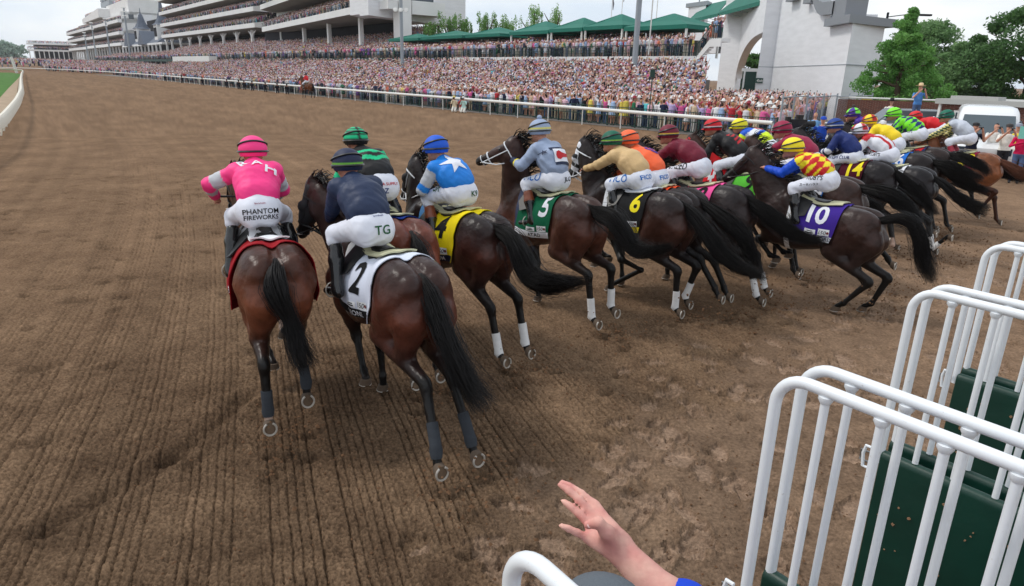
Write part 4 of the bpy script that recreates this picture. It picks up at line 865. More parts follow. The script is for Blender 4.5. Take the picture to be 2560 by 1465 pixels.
HSPEC = {
 1: horse_spec(1, h=.018, coat=srgb(66, 40, 32), flank=srgb(114, 64, 44), cx=(.22, .86, .70), flare=.05, padx=.34, poll=(1.75, .14, 1.95), muz=(2.06, .18, 1.54), wraps={'LH': M_WRAPG, 'RH': M_WRAPG}, socks=('LH', 'RF'), soles=('LH', 'RH'),
    LF=dict(knee=(1.30, .10, .62), fet=(1.02, .04, .32), shoe=(.93, .02, .20)), RF=dict(knee=(1.4, -.12, .75), fet=(1.2, -.12, .5), shoe=(1.15, -.12, .42)),
    LH=dict(stifle=(.36, .17, .95), hock=(-.18, .17, .70), fet=(-.24, .175, .34), shoe=(-.33, .177, .215)), RH=dict(stifle=(.42, -.17, .97), hock=(-.03, -.13, .76), fet=(-.02, -.16, .44), shoe=(-.10, -.155, .29)),
    cloth=CL('red', '1', srgb(150, 16, 28), WHT, size=.36, rot=.0, ns=.14, nx=.42, band=srgb(120, 18, 26), text=None), tailr=(.03, .09, .12, .09, .06, .08, .11, .12), tn=560, pad=M_WHITE),
 2: horse_spec(2, h=.018, coat=srgb(50, 33, 30), flank=srgb(92, 50, 38), cx=(.27, .94, .66), poll=(1.74, .20, 1.90), muz=(1.93, .30, 1.44), wraps={'LH': M_WRAPG, 'RH': M_WRAPG}, soles=('LH', 'RH'), hood=(.01, .01, .012),
    LH=dict(stifle=(.42, .17, .91), hock=(-.25, .12, .684), fet=(-.50, .175, .285), shoe=(-.61, .185, .155)), RH=dict(stifle=(.42, -.17, .93), hock=(-.17, -.15, .66), fet=(-.43, -.165, .24), shoe=(-.55, -.17, .118)),
    LF=dict(knee=(1.18, .09, .62), fet=(.99, .11, .34), shoe=(.92, .13, .25)),
    cloth=CL('white', '2', srgb(214, 220, 236), BLK, band=(.012, .012, .014), bandink=WHT, text='LEONE', size=.26, ns=.31, nx=.62), tailr=(.03, .075, .085, .085, .09, .10, .14), tn=620),
 3: horse_spec(3, h=.02, coat=srgb(98, 52, 40), flank=srgb(122, 66, 46), cloth=CL('blue', '3', srgb(20, 50, 130), WHT), pad=M_PALE,
    tail=[(0, 0, 1.47), (-.14, -.02, 1.32), (-.22, -.04, 1.1), (-.3, -.06, .9)]),
 4: horse_spec(4, h=.018, coat=srgb(38, 30, 30), flank=srgb(74, 42, 34), wraps={'LH': M_WRAPW, 'RH': M_WRAPW}, hood=(.012, .012, .014), bridle=M_WHSTRAP, mane=1.2,
    poll=(1.48, -.06, 1.92), muz=(1.70, -.03, 1.50), cx=(.27, .92, .66), LH=dict(stifle=(.34, .17, .98), hock=(-.112, .14, .616), fet=(-.245, .14, .17), shoe=(-.385, .14, .10)), RH=dict(stifle=(.36, -.17, .96), hock=(-.22, -.14, .69), fet=(-.345, -.14, .25), shoe=(-.46, -.14, .15)),
    cloth=CL('yellow', '4', srgb(240, 216, 20), BLK, band=(.015, .02, .06), bandink=WHT, text='REEDOM', nx=.58, ns=.27), girth=mat('pale_blue_girth', srgb(70, 140, 200)), tailr=(.03, .09, .10, .13, .13, .11, .09, .05, .03), tn=560),
 5: horse_spec(5, h=.018, coat=srgb(60, 42, 38), flank=srgb(84, 50, 40), poll=(1.22, .17, 2.10), muz=(1.62, .42, 1.86), ears=-.02, wraps={'LH': M_WRAPW, 'RH': M_WRAPW}, bridle=M_WHSTRAP,
    LH=dict(stifle=(.366, .17, .90), hock=(-.165, .14, .69), fet=(-.255, .14, .21), shoe=(-.39, .14, .135)), RH=dict(stifle=(.38, -.17, .93), hock=(-.27, -.14, .75), fet=(-.30, -.14, .32), shoe=(-.42, -.14, .23)),
    LF=dict(knee=(1.38, .12, .70), fet=(1.14, .13, .58), shoe=(1.06, .13, .50)), RF=dict(knee=(1.02, -.13, .55), fet=(.98, -.13, .2), shoe=(.99, -.13, .06)),
    cloth=CL('green', '5', srgb(6, 92, 62), WHT, band=WHT, bandink=BLK, text='ATAD'), tailr=(.03, .10, .12, .11, .09, .05, .03), tn=520, girth=mat('dark_blue_girth', srgb(30, 44, 80))),
 6: horse_spec(6, h=.018, coat=srgb(38, 31, 31), flank=srgb(70, 44, 37), wraps={'LH': M_WRAPW, 'RH': M_WRAPW}, bridle=M_WHSTRAP, hood=WHT, hood2=(.012, .012, .014), mane=1.2,
    LH=dict(stifle=(.42, .17, .87), hock=(-.114, .14, .63), fet=(-.13, .14, .16), shoe=(-.25, .14, .09)), RH=dict(stifle=(.40, -.17, .90), hock=(-.22, -.14, .66), fet=(-.10, -.14, .25), shoe=(-.20, -.14, .14)),
    cloth=CL('black', '6', (.012, .012, .013), YEL, band=YEL, bandink=BLK, text='REPE'), pad=M_WHITE, tailr=(.03, .08, .10, .11, .10, .06, .03), tn=520),
 7: horse_spec(7, h=.022, coat=srgb(36, 29, 29), flank=srgb(46, 33, 31), LH=dict(hock=(-.186, .14, .70), fet=(-.43, .14, .37), shoe=(-.56, .14, .245)), RH=dict(hock=(-.26, -.14, .64), fet=(-.44, -.14, .31), shoe=(-.56, -.14, .20)),
    cloth=CL('orange', '7', srgb(235, 80, 30), BLK)),
 8: horse_spec(8, h=.02, coat=srgb(40, 34, 35), flank=srgb(50, 38, 37), wraps={'LH': M_WRAPW, 'RH': M_WRAPW}, LH=dict(hock=(-.22, .14, .64), fet=(-.39, .14, .19), shoe=(-.52, .14, .10)), RH=dict(hock=(-.22, -.14, .64), fet=(-.38, -.14, .24), shoe=(-.49, -.14, .165)),
    cloth=CL('pink', '8', srgb(240, 90, 160), BLK, band=srgb(240, 90, 160)), tn=420, tailr=(.03, .08, .11, .11, .09, .06, .03)),
 9: horse_spec(9, h=.022, chest=srgb(205, 24, 34), coat=srgb(58, 38, 32), flank=srgb(70, 44, 36), hood=srgb(205, 24, 34), hood2=None, cloth=CL('lightgreen', '9', srgb(90, 190, 60), BLK, band=(.012, .012, .013), bandink=WHT, text='TRACK PHANTOM')),
 10: horse_spec(10, h=.018, cx=(.34, .92, .61), coat=srgb(50, 38, 36), flank=srgb(56, 38, 34), tilt=.10, poll=(1.74, .02, 1.97), muz=(2.13, .06, 1.55), soles=(), LH=dict(stifle=(.45, .17, .82), hock=(-.08, .14, .50), fet=(.17, .14, .16), shoe=(.27, .14, .04)), RH=dict(stifle=(.42, -.17, .85), hock=(-.22, -.14, .53), fet=(-.09, -.14, .16), shoe=(.02, -.14, .04)),
    LF=dict(knee=(1.46, .12, .80), fet=(1.26, .12, .60), shoe=(1.17, .12, .52)), RF=dict(knee=(1.40, -.13, .78), fet=(1.18, -.13, .62), shoe=(1.1, -.13, .56)),
    cloth=CL('purple', '10', srgb(62, 38, 140), WHT, band=srgb(200, 204, 212), bandink=srgb(60, 60, 80), text='O PASSWORD', nx=.62), tailr=(.03, .055, .075, .085, .09, .10, .05), tn=520, girth=M_WHITE),
 11: horse_spec(11, h=.024, coat=srgb(110, 106, 104), flank=srgb(96, 92, 92), cloth=CL('teal', '11', srgb(20, 130, 140), WHT)),
 12: horse_spec(12, h=.022, zd=1.52, coat=srgb(62, 46, 42), flank=srgb(66, 46, 40), RH=dict(stifle=(.3, -.17, .95), hock=(-.30, -.14, .74), fet=(-.55, -.14, .5), shoe=(-.66, -.14, .42)), cloth=CL('skyblue', '12', srgb(50, 120, 200), WHT), tn=380),
 13: horse_spec(13, h=.026, cloth=CL('maroonb', '13', srgb(90, 20, 40), WHT), hip=(1.12, 0, 1.98)),
 14: horse_spec(14, h=.02, coat=srgb(34, 30, 32), flank=srgb(38, 32, 33), cloth=CL('burgundy', '14', srgb(74, 16, 34), YEL, band=YEL, bandink=BLK, text='ENDLESSLY'), tn=420, socks=('LH',), tailr=(.03, .07, .09, .11, .10, .08, .05)),
 15: horse_spec(15, h=.022, coat=srgb(34, 31, 34), flank=srgb(36, 31, 33), cloth=CL('paleblue', '15', srgb(226, 228, 234), BLK), wraps={'LH': M_WRAPW, 'RH': M_WRAPW}, tn=420, tailr=(.03, .06, .08, .10, .13)),
 16: horse_spec(16, h=.024, coat=srgb(36, 30, 31), cloth=CL('blueb', '16', srgb(40, 110, 200), WHT), tn=300),
 17: horse_spec(17, h=.024, coat=srgb(44, 34, 32), cloth=CL('navyred', '17', srgb(40, 46, 86), RED), tn=300),
 19: horse_spec(19, h=.026, coat=srgb(44, 34, 32), cloth=CL('navyredb', '19', srgb(40, 46, 86), RED)),
 20: horse_spec(20, h=.022, coat=srgb(128, 78, 50), flank=srgb(136, 82, 52), points=srgb(60, 34, 24), hair=M_HAIRR, blaze=True, LH=dict(hock=(-.12, .14, .80), fet=(.02, .14, .5), shoe=(.12, .14, .42)),
    tail=[(0, 0, 1.5), (-.22, 0, 1.38), (-.45, 0, 1.25), (-.75, 0, 1.12), (-1.05, 0, 1.02)], cloth=CL('magenta', '20', srgb(150, 20, 72), YEL)),
}
HLAB = {1: 'reddish bay racehorse seen from behind under the pink jockey, red cloth', 2: 'big dark bay racehorse with a white number 2 cloth and black blinker hood', 3: 'bright bay racehorse half hidden between the number 2 and number 4 horses',
 4: 'dark racehorse with a yellow number 4 cloth and white hind bandages', 5: 'brown racehorse tossing its head in a white bridle, green number 5 cloth', 6: 'near-black racehorse with white blinkers and a black number 6 cloth',
 7: 'black racehorse under the orange jockey, just beyond number 6', 8: 'black racehorse with a pink number 8 cloth and white bandages', 9: 'brown racehorse in a red blinker hood with a light green cloth',
 10: 'dark bay racehorse crouching out of the gate under a purple number 10 cloth', 11: 'grey racehorse under the jockey with a red ring on yellow and blue silks', 12: 'brown racehorse beyond number 10 under the crimson jockey',
 13: 'dark racehorse far out under the jockey with a green and purple cap', 14: 'black racehorse with a burgundy number 14 cloth and yellow name band', 15: 'black racehorse with a pale number 15 cloth under the red and white striped jockey',
 16: 'dark racehorse under the plain yellow jockey', 17: 'dark brown racehorse under the navy and lime chequered jockey', 19: 'dark racehorse under the red jockey with a white star', 20: 'chestnut racehorse at the outside with a magenta number 20 cloth'}
INK = BLK; FBLUE = srgb(30, 110, 190)
def J(n, silks, cap_, label, **kw):
    s = HSPEC[n]; d = dict(silks=silks, cap=cap_, label=label, helm=s['helm'], hip=s['hip']); d['hip'] = tuple(np.array(d['hip']) + np.array((.02, 0, -.02))); d.update(kw); return n, d
JS = dict([
 J(1, s_pink, cap(PINK), 'jockey in bright pink silks with grey patches, pink cap', hip=(.80, .03, 1.79), helm=(1.30, .0, 2.22), handL=(1.42, .36, 1.80), elbL=(-.5, 1, .1), handR=(1.5, -.14, 1.72), elbR=(-.3, -1, -.2), kneeL=(1.10, .23, 1.66), kneeR=(1.10, -.20, 1.66), ankL=(.88, .31, 1.24), ankR=(.88, -.27, 1.24),
   whip=((1.46, .38, 1.79), (1.40, .0, 1.78)), whiplabel='black riding whip in the left hand of the pink jockey', marks=[('t', 'R', -.10, .93, .10, WHT, .5), ('t', 'A', 0.01, .82, .10, WHT, 0), ('t', 'H', .12, .60, .11, WHT, -.15)],
   ptext=[('PHANTOM', 'seat', .044, INK, (0, -.01)), ('FIREWORKS', 'seat', .038, INK, (0, -.062)), ('Sportshealth', 'seat', .017, CRIM, (0, .06))]),
 J(2, plain(srgb(34, 48, 78)), cap(srgb(24, 34, 66), band(-.12, .02, srgb(130, 210, 60))), 'jockey in plain navy silks and navy cap with a lime band', h=.013, hip=(.74, .10, 1.75), helm=(1.22, .08, 2.18), handL=(1.50, .16, 1.66), handR=(1.5, -0.04, 1.68), elbL=(-.2, .5, -1),
   ptext=[('TG', 'seat', .075, srgb(30, 90, 50), (-.03, -.02)), ('Sportshealth', 'seat', .017, DNAVY, (-.02, .10))]),
 J(3, s_green, cap(BLK, capstripe(EMER)), 'jockey in black silks with green chevron stripes, green and black cap', h=.014, hip=(.86, .05, 1.84), helm=(1.36, .14, 2.24), ptext=[('SIGMA SUPPLY', 'seat', .03, RED, (-.02, .02)), ('Z', 'seat', .05, DNAVY, (-.02, -.05))]),
 J(4, s_blue, cap(BLU), 'jockey in bright blue silks with a white star and banded grey sleeves', hip=(.60, .0, 1.76), helm=(.92, .06, 2.17), marks=[('p', ST, -.02, .72, .15, WHT, .1)],
   ptext=[('K9', 'seat', .06, srgb(20, 80, 50), (-.07, -.03)), ('Sportshealth', 'seat', .02, DNAVY, (-.04, .09)), ('GR', 'hipL', .06, srgb(20, 80, 50), (.14, .0))], boottop=M_BROWN),
 J(5, s_grey, cap(GREY, band(.06, .16, srgb(230, 220, 90))), 'jockey in pale grey-blue silks with navy stars and a pompom cap', hip=(.62, .0, 1.77), helm=(.90, .02, 2.30), pom=GREY, handL=(1.16, .22, 1.92), elbL=(-.2, .6, -.8), handR=(1.15, -.05, 1.88), gloves=True, boottop=M_BROWN,
   ptext=[('FICO', 'hipL', .08, FBLUE, (.17, -.02)), ('JLG', 'seat', .07, INK, (-.05, -.03))], marks=[('p', [(-.6, -.1), (.6, -.1), (.6, .1), (-.6, .1)], .02, .70, .20, NAVY, -.1), ('p', [(-.6, -.1), (.6, -.1), (.6, .1), (-.6, .1)], .02, .22, .20, NAVY, -.1), ('p', [(-.55, -.42), (.55, -.42), (.55, .42), (-.55, .42)], .02, .46, .20, WHT, -.1), ('p', [(-.42, 0), (-.36, .2), (-.2, .26), (-.05, .14), (.4, .10), (.4, -.10), (-.05, -.14), (-.2, -.26), (-.36, -.2)], .02, .46, .22, RED, -.1), ('p', ST, -.17, .66, .035, NAVY, 0)]),
 J(6, plain(TAN), cap(srgb(0, 92, 70), band(-.14, -.02, srgb(170, 220, 60))), 'jockey in tan silks and a green cap, arms stretched to the reins', hip=(.68, 0, 1.72), helm=(1.14, .02, 2.14), handL=(1.50, .10, 1.74), handR=(1.5, -.1, 1.74),
   ptext=[('FICO', 'hipL', .08, FBLUE, (.16, -.03)), ('FICO', 'seat', .06, FBLUE, (.06, .02))]),
 J(7, plain(ORG), cap(ORG), 'jockey in orange silks with a purple ring, behind the tan jockey', h=.016, hip=(.66, 0, 1.70), marks=[('t', 'O', .05, .72, .20, PURP, 0), ('t', 'YE', .05, .72, .09, PURP, 0)], ptext=[('FICO', 'seat', .06, FBLUE, (.04, 0))]),
 J(8, plain(MAROON), cap(MAROON, band(-.1, .02, srgb(240, 210, 60))), 'jockey in plain maroon silks and a maroon cap with a yellow band', h=.014, hip=(.74, 0, 1.80), helm=(1.24, 0, 2.19), handL=(1.52, .12, 1.78), handR=(1.5, -.1, 1.78), ptext=[('CREED', 'hipL', .07, INK, (.20, -.02))]),
 J(9, s_black, cap(srgb(205, 24, 40), band(-.1, .0, WHT)), 'jockey in black silks with red slashes and a red cap', h=.016, hip=(.82, 0, 1.76)),
 J(10, check(YEL, srgb(205, 30, 34), 0, 0, srgb(16, 76, 200)), cap(YEL), 'jockey in red and yellow chequered silks with blue sleeves', h=.013, hip=(.73, 0, 1.74), helm=(1.20, .02, 2.10), handL=(1.48, .12, 1.80), elbL=(-.1, .5, -1), handR=(1.45, -.1, 1.8), kneeL=(1.02, .24, 1.60), ankL=(.92, .30, 1.22),
   ptext=[("JEFF RUBY'S", 'hipL', .062, INK, (.12, .0)), ('スーキハウス', 'hipL', .032, INK, (.10, -.07))]),
 J(11, s_lime, cap(srgb(236, 226, 40)), 'jockey in yellow, blue and white silks with a red C on the back', h=.017, hip=(.98, 0, 1.84), helm=(1.56, 0, 2.16), marks=[('t', 'C', .0, .68, .17, RED, .2)]),
 J(12, s_crim, cap(CRIM), 'jockey in crimson silks with white sleeve bands, arms stretched forward', h=.015, hip=(.76, 0, 1.84), helm=(1.24, 0, 2.24), handL=(1.62, .12, 1.80), handR=(1.6, -.1, 1.78)),
 J(13, s_purple, cap(PURP, wedge(LIME, PURP)), 'jockey in purple and lime silks with a quartered purple and lime cap', h=.02, helm=(1.66, 0, 2.32), hip=(1.14, 0, 1.92)),
 J(14, s_navyw, cap(srgb(24, 62, 140), band(-.1, -.02, WHT)), 'jockey in navy silks with two white bands on the sleeve', h=.015, hip=(.68, 0, 1.70), helm=(1.08, 0, 2.20), ptext=[('FLYFISH CLUB', 'hipL', .05, DNAVY, (.20, -.04))]),
 J(15, s_redw, cap(WHT, wedge(RED, WHT)), 'jockey in white silks with red stripes, red and white cap', h=.016, hip=(.73, 0, 1.76), helm=(1.28, 0, 2.12), ptext=[("JEFF RUBY'S", 'hipL', .055, INK, (.22, -.03))]),
 J(16, plain(srgb(250, 216, 36)), cap(srgb(250, 216, 36), wedge(RED, ORG)), 'jockey in plain yellow silks behind the red and white striped jockey', h=.018, hip=(.68, 0, 1.82)),
 J(17, check(DNAVY, LIME, 0, 0, None, 5), cap(LIME, band(.1, .2, (.02, .02, .03))), 'jockey in navy and lime diamond silks with a lime cap', h=.018, hip=(.60, 0, 2.0), ptext=[("JEFF RUBY'S", 'hipL', .05, INK, (.2, 0))]),
 J(19, s_red, cap(srgb(216, 30, 40)), 'jockey in red silks with a white star and a red cap', h=.02, hip=(.76, 0, 1.98), marks=[('p', ST, .04, .6, .13, WHT, .2)]),
 J(20, s_whiteg, cap(GRN), 'jockey in white silks with green diamond sleeves and a green cap', h=.016, hip=(.62, 0, 1.90), helm=(1.10, 0, 2.32), handL=(1.42, .12, 1.80), boottop=mat('red_boot_top', srgb(150, 24, 50), .3)),
])
for n, s in HSPEC.items():
    js = JS[n]
    hl = np.array(js.get('handL', (0, 0, 0))); 
    if not hl.any():
        hc, hp = np.array(js['helm']), np.array(js['hip']); ax = (hc - hp) / np.linalg.norm(hc - hp); sh_ = hc - ax * .205 + np.array((-.02, 0, -.03)); hl = sh_ + np.array((.30, .09, -.30))
    hr = np.array(js.get('handR', hl * (1, -1, 1))); s['hands'] = tuple((hr if n == 1 else (hl + hr) / 2))
    make_horse(s, HLAB[n]); make_jockey(s, js)
# ================================================================== ground
TA = rad(-37.5); TD_ = np.array((math.sin(TA), math.cos(TA))); TN_ = np.array((math.cos(TA), -math.sin(TA)))
def SW(s, w, z=0.0): return (TD_[0] * s + TN_[0] * w, TD_[1] * s + TN_[1] * w, z)
TROT = rad(90) - TA
# harrow lines follow a curve: heading -20 deg close to the gate, turning to the straight further out
_t = np.linspace(-6, 120, 600); _hd = np.radians(np.interp(_t, [-6, 4, 14, 40, 120], [-18, -20, -25, -36, -37.5]))
_cx = np.concatenate([[0], np.cumsum(np.sin(_hd[:-1]) * np.diff(_t))]); _cy = np.concatenate([[0], np.cumsum(np.cos(_hd[:-1]) * np.diff(_t))])
_i0 = np.argmin(np.abs(_t)); _cx -= _cx[_i0] + .3; _cy -= _cy[_i0]
def lanes(x, y):
    t = y * .95 - x * .3
    for _ in range(5):
        cx, cy, h = np.interp(t, _t, _cx), np.interp(t, _t, _cy), np.interp(t, _t, _hd); t = np.clip(t + (x - cx) * np.sin(h) + (y - cy) * np.cos(h), -6, 120)
    cx, cy, h = np.interp(t, _t, _cx), np.interp(t, _t, _cy), np.interp(t, _t, _hd)
    return (x - cx) * np.cos(h) - (y - cy) * np.sin(h), t
def build_ground():
    th = np.concatenate([np.radians(np.linspace(-180, -50, 40)[:-1]), np.radians(np.linspace(-50, 50, 1150)), np.radians(np.linspace(50, 180, 40)[1:])])
    r = np.concatenate([[.05], np.geomspace(.9, 34, 1250), np.geomspace(34.6, 3000, 100)])
    Rr, Th = np.meshgrid(r, th, indexing='ij'); X, Y = Rr * np.sin(Th), Rr * np.cos(Th)
    q, t = lanes(X, Y)
    near = smoothstep(42, 14, Rr)
    n1 = fbm(X * .9, Y * .9, 3); n2 = fbm(X * 4.5, Y * 4.5, 4, .6); n3 = fbm(X * 16, Y * 16, 3, .65); n4 = fbm(X * 47, Y * 47, 2, .7)
    # harrowed strip, trodden ground to the left, wet mud by the gate to the right
    gx = X * math.cos(rad(-43)) - Y * math.sin(rad(-43)); gy = X * math.sin(rad(-43)) + Y * math.cos(rad(-43))      # along / ahead of the gate
    mud = smoothstep(3.5, 2.7, gy + .9 * n1 + .35 * n2 + .5 * smoothstep(3.2, 2.0, gx) - .45 * np.clip(gx - 7, 0, 9)) * smoothstep(2.0, 3.2, gx + .9 * n1)
    trod = smoothstep(-1.6, -3.0, q + .9 * n1) * smoothstep(60, 25, Rr) * smoothstep(4.6, 6.6, Y + .5 * n1)
    churn = np.maximum(smoothstep(2.3, 4.2, q + .8 * n1), smoothstep(3.4, 2.6, gy + .5 * n1) * smoothstep(1.6, 2.2, gx)) * smoothstep(30, 14, Rr)
    har = (1 - mud) * (1 - .60 * trod) * (1 - .75 * churn)
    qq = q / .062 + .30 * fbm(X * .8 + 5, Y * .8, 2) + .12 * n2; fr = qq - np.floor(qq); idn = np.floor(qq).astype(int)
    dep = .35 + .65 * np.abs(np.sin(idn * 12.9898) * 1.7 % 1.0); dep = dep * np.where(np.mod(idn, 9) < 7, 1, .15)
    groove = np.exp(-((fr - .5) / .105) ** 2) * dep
    ridge = np.cos((fr - .5) * 2 * math.pi) * .0
    H_ = har * near * (-.027 * groove) + (.007 * n2 + .013 * n3 + .012 * n4 * smoothstep(14, 7, Rr)) * near * (1 - .75 * mud) + .018 * n1 * near
    H_ += trod * near * (.018 * fbm(X * 2.2, Y * 2.2, 3)) + churn * near * .016 * fbm(X * 3.1, Y * 3.1, 3, .6)
    clods = np.clip(fbm(X * 9, Y * 9, 2) - .28, 0, 1); H_ += clods * .03 * near * (.35 + churn + .4 * har) * (1 - mud)
    # flat slabs and shoe prints in the mud
    slab = np.zeros_like(X); rs = np.random.default_rng(8)
    PADS = [(.86, 4.96), (.91, 4.64), (1.06, 4.79), (1.29, 5.11), (1.32, 5.46), (1.69, 5.79), (1.47, 5.18), (1.0, 4.25), (.83, 4.1), (1.23, 4.36), (1.29, 4.12), (1.55, 4.69), (1.77, 5.0), (1.76, 4.54), (2.36, 5.99), (2.79, 7.46), (-.58, 3.72), (.1, 3.65), (2.77, 6.99), (1.28, 3.86), (.59, 3.91)]; c43, s43 = math.cos(rad(-43)), math.sin(rad(-43))
    for ip in range(280):
        ga, gb = rs.uniform(2.2, 15), rs.uniform(.9, 4.0)
        if ip < len(PADS): ga, gb = PADS[ip][0] * c43 - PADS[ip][1] * s43, PADS[ip][0] * s43 + PADS[ip][1] * c43
        if 1:
          pass
        dx, dy = ga * math.cos(rad(-43)) + gb * math.sin(rad(-43)), -ga * math.sin(rad(-43)) + gb * math.cos(rad(-43)); d = math.hypot(dx, dy)
        if gb > 3.4 and ga < 5 and ip >= len(PADS): continue
        sz = rs.uniform(.07, .16) * (1 + d * .02) * (1.15 if ip < len(PADS) else 1); i0, i1 = np.searchsorted(r, [max(.9, d - .6), d + .6]); ta = math.atan2(dx, dy); j0, j1 = np.searchsorted(th, [ta - .6 / d, ta + .6 / d]); sl = (slice(i0, i1), slice(j0, j1))
        if i1 <= i0 or j1 <= j0: continue
        an = rs.uniform(0, 3.1); x, y = X[sl] - dx, Y[sl] - dy; a = x * math.cos(an) + y * math.sin(an); b = -x * math.sin(an) + y * math.cos(an); e = np.sqrt((a / sz) ** 2 + (b / (sz * rs.uniform(.4, .75))) ** 2) + .30 * n3[sl] + .45 * n2[sl]
        slab[sl] = np.maximum(slab[sl], smoothstep(1.1, .85, e)); H_[sl] += near[sl] * (-.020 * smoothstep(1.1, .9, e) + .018 * np.exp(-((e - 1.25) / .16) ** 2))
    slab *= smoothstep(.0, .5, mud + .8 * churn * (gx > 2.4) + .5 * (gx > 1.7) * (gy < 3.1))
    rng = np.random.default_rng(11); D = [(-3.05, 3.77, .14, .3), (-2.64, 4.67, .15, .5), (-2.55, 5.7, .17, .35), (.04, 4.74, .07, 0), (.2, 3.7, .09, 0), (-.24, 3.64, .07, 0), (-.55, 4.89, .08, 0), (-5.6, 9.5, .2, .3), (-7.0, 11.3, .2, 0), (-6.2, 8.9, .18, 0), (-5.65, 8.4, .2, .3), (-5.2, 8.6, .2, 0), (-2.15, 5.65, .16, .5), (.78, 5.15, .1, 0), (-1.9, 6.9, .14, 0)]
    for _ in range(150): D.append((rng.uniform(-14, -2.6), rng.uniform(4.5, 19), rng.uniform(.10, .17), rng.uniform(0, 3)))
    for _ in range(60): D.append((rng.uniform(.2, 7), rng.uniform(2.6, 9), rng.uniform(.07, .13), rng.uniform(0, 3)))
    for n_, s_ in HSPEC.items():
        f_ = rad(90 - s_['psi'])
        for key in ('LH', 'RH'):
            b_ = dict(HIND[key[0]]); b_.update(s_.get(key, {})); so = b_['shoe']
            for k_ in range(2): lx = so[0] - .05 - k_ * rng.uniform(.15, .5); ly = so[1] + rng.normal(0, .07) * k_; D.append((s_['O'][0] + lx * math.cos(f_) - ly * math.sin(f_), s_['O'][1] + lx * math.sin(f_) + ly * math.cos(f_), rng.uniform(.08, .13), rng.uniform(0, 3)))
    wet_shade = np.zeros_like(X)  # darkens prints and skid: damp dirt, plus contact shade painted under the hooves
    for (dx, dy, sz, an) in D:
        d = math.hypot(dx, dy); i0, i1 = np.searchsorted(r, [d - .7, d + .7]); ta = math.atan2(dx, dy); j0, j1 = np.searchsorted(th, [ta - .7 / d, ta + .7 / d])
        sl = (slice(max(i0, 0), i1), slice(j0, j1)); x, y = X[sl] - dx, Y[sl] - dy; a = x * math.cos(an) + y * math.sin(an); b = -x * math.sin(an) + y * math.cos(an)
        e = (a / sz) ** 2 + (b / (sz * .62)) ** 2; H_[sl] += -.035 * np.exp(-e * 1.3) + .014 * np.exp(-(np.sqrt(e) - 1.45) ** 2 * 5); wet_shade[sl] = np.maximum(wet_shade[sl], np.exp(-e * 1.2))
    # the skid left by the first stride
    for (ax_, ay_, bx_, by_) in ((-3.05, 3.8, -2.64, 4.67), (-2.64, 4.67, -2.45, 5.8)):
        P = np.stack([X.ravel(), Y.ravel()], 1); d, _ = segdist(P, (ax_, ay_), (bx_, by_)); d = d.reshape(X.shape); H_ += -.030 * np.exp(-(d / .07) ** 2) * (1 + n2) + .016 * np.exp(-((d - .15) / .06) ** 2); wet_shade = np.maximum(wet_shade, .5 * np.exp(-(d / .08) ** 2))
    H_ *= smoothstep(.6, .9, Rr); H_ = np.where(np.abs(Th) < rad(49.9), H_, 0)
    # albedo: dry / moist dirt, paler smooth mud, red-brown distance; sand strip and turf inside the rail
    dry, moist, mudc, far_ = (np.array(srgb(*c)) for c in ((131, 107, 85), (94, 75, 59), (160, 134, 113), (150, 120, 94)))
    m_ = np.clip(.45 + .8 * n1 + .5 * n2 + .3 * n3, 0, 1)[..., None]; C = dry * m_ + moist * (1 - m_)
    nf = smoothstep(3, 13, Rr)[..., None]; C = C * (.86 + .14 * nf) * (1 - nf * .5) + (C * .35 + far_ * .65) * nf * .5 + 0
    lane_tone = (1 + .16 * fbm(q * .55, t * .03, 3) + .20 * fbm(q * 3.1, t * .02, 3) * smoothstep(90, 12, Rr))[..., None]; C = C * lane_tone
    H_ = H_ - 0; mm = np.clip(mud * near * .35 + .62 * slab * near, 0, 1)[..., None]; C = C * (1 - mm) + mudc * (.85 + .25 * n2[..., None]) * mm
    C = C * (1 - .35 * wet_shade[..., None]); C = C * (1 - .40 * (har * near * groove)[..., None]); C = C * (1 + .55 * n4 * smoothstep(14, 6, Rr) * (1 - .7 * mud))[..., None]
    V = np.stack([X.ravel(), Y.ravel(), H_.ravel()], 1); nr, nt_ = X.shape
    ii, jj = np.meshgrid(np.arange(nr - 1), np.arange(nt_ - 1), indexing='ij'); a = (ii * nt_ + jj).ravel()
    Q = np.stack([a, a + 1, a + nt_ + 1, a + nt_], 1)[:, ::-1]
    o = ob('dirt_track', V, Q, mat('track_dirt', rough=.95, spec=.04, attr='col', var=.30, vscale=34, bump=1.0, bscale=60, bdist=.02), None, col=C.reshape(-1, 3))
    tag(o, 'brown harrowed dirt racetrack', 'dirt track', None, 'structure')
build_ground()
def strip(name, A, B, z, m, label, cat, kind='structure'):
    """ground sheet between two (s,w) polylines"""
    V = [SW(s, w, z) for s, w in A] + [SW(s, w, z) for s, w in B]; n = len(A)
    o = ob(name, V, [(i, i + 1, n + i + 1, n + i) for i in range(n - 1)], m, None, smooth=False); return tag(o, label, cat, None, kind)
INNER = [(24, -.55), (26.5, -.05), (29, .45), (36, .98), (46, 1.7), (63, 2.7), (100, 4.4), (160, 7.3), (216, 10.4), (240, 9), (255, 3), (262, -12), (266, -60)]
OUTER = [(19.5, 30.7), (60, 30.7), (110, 30.6), (160, 30.2), (200, 28.6), (235, 26.5), (265, 22), (285, 14), (296, 2), (304, -20), (310, -60)]
off = lambda L_, d: [(s + (d * .9 if s > 238 else 0) * (-1 if d < 0 else 1) * (0 if d < 0 else 0), w + d) for s, w in L_]
M_SAND = mat('inner_sand', srgb(170, 150, 128), .95, .15, var=.15, vscale=1.5, bump=.5, bscale=20)
M_TURF = mat('turf', srgb(70, 112, 42), .9, .2, var=.25, vscale=.8, bump=.6, bscale=60)
M_ASPH = mat('apron_paving', srgb(120, 116, 112), .9, .2, var=.1, vscale=.7)
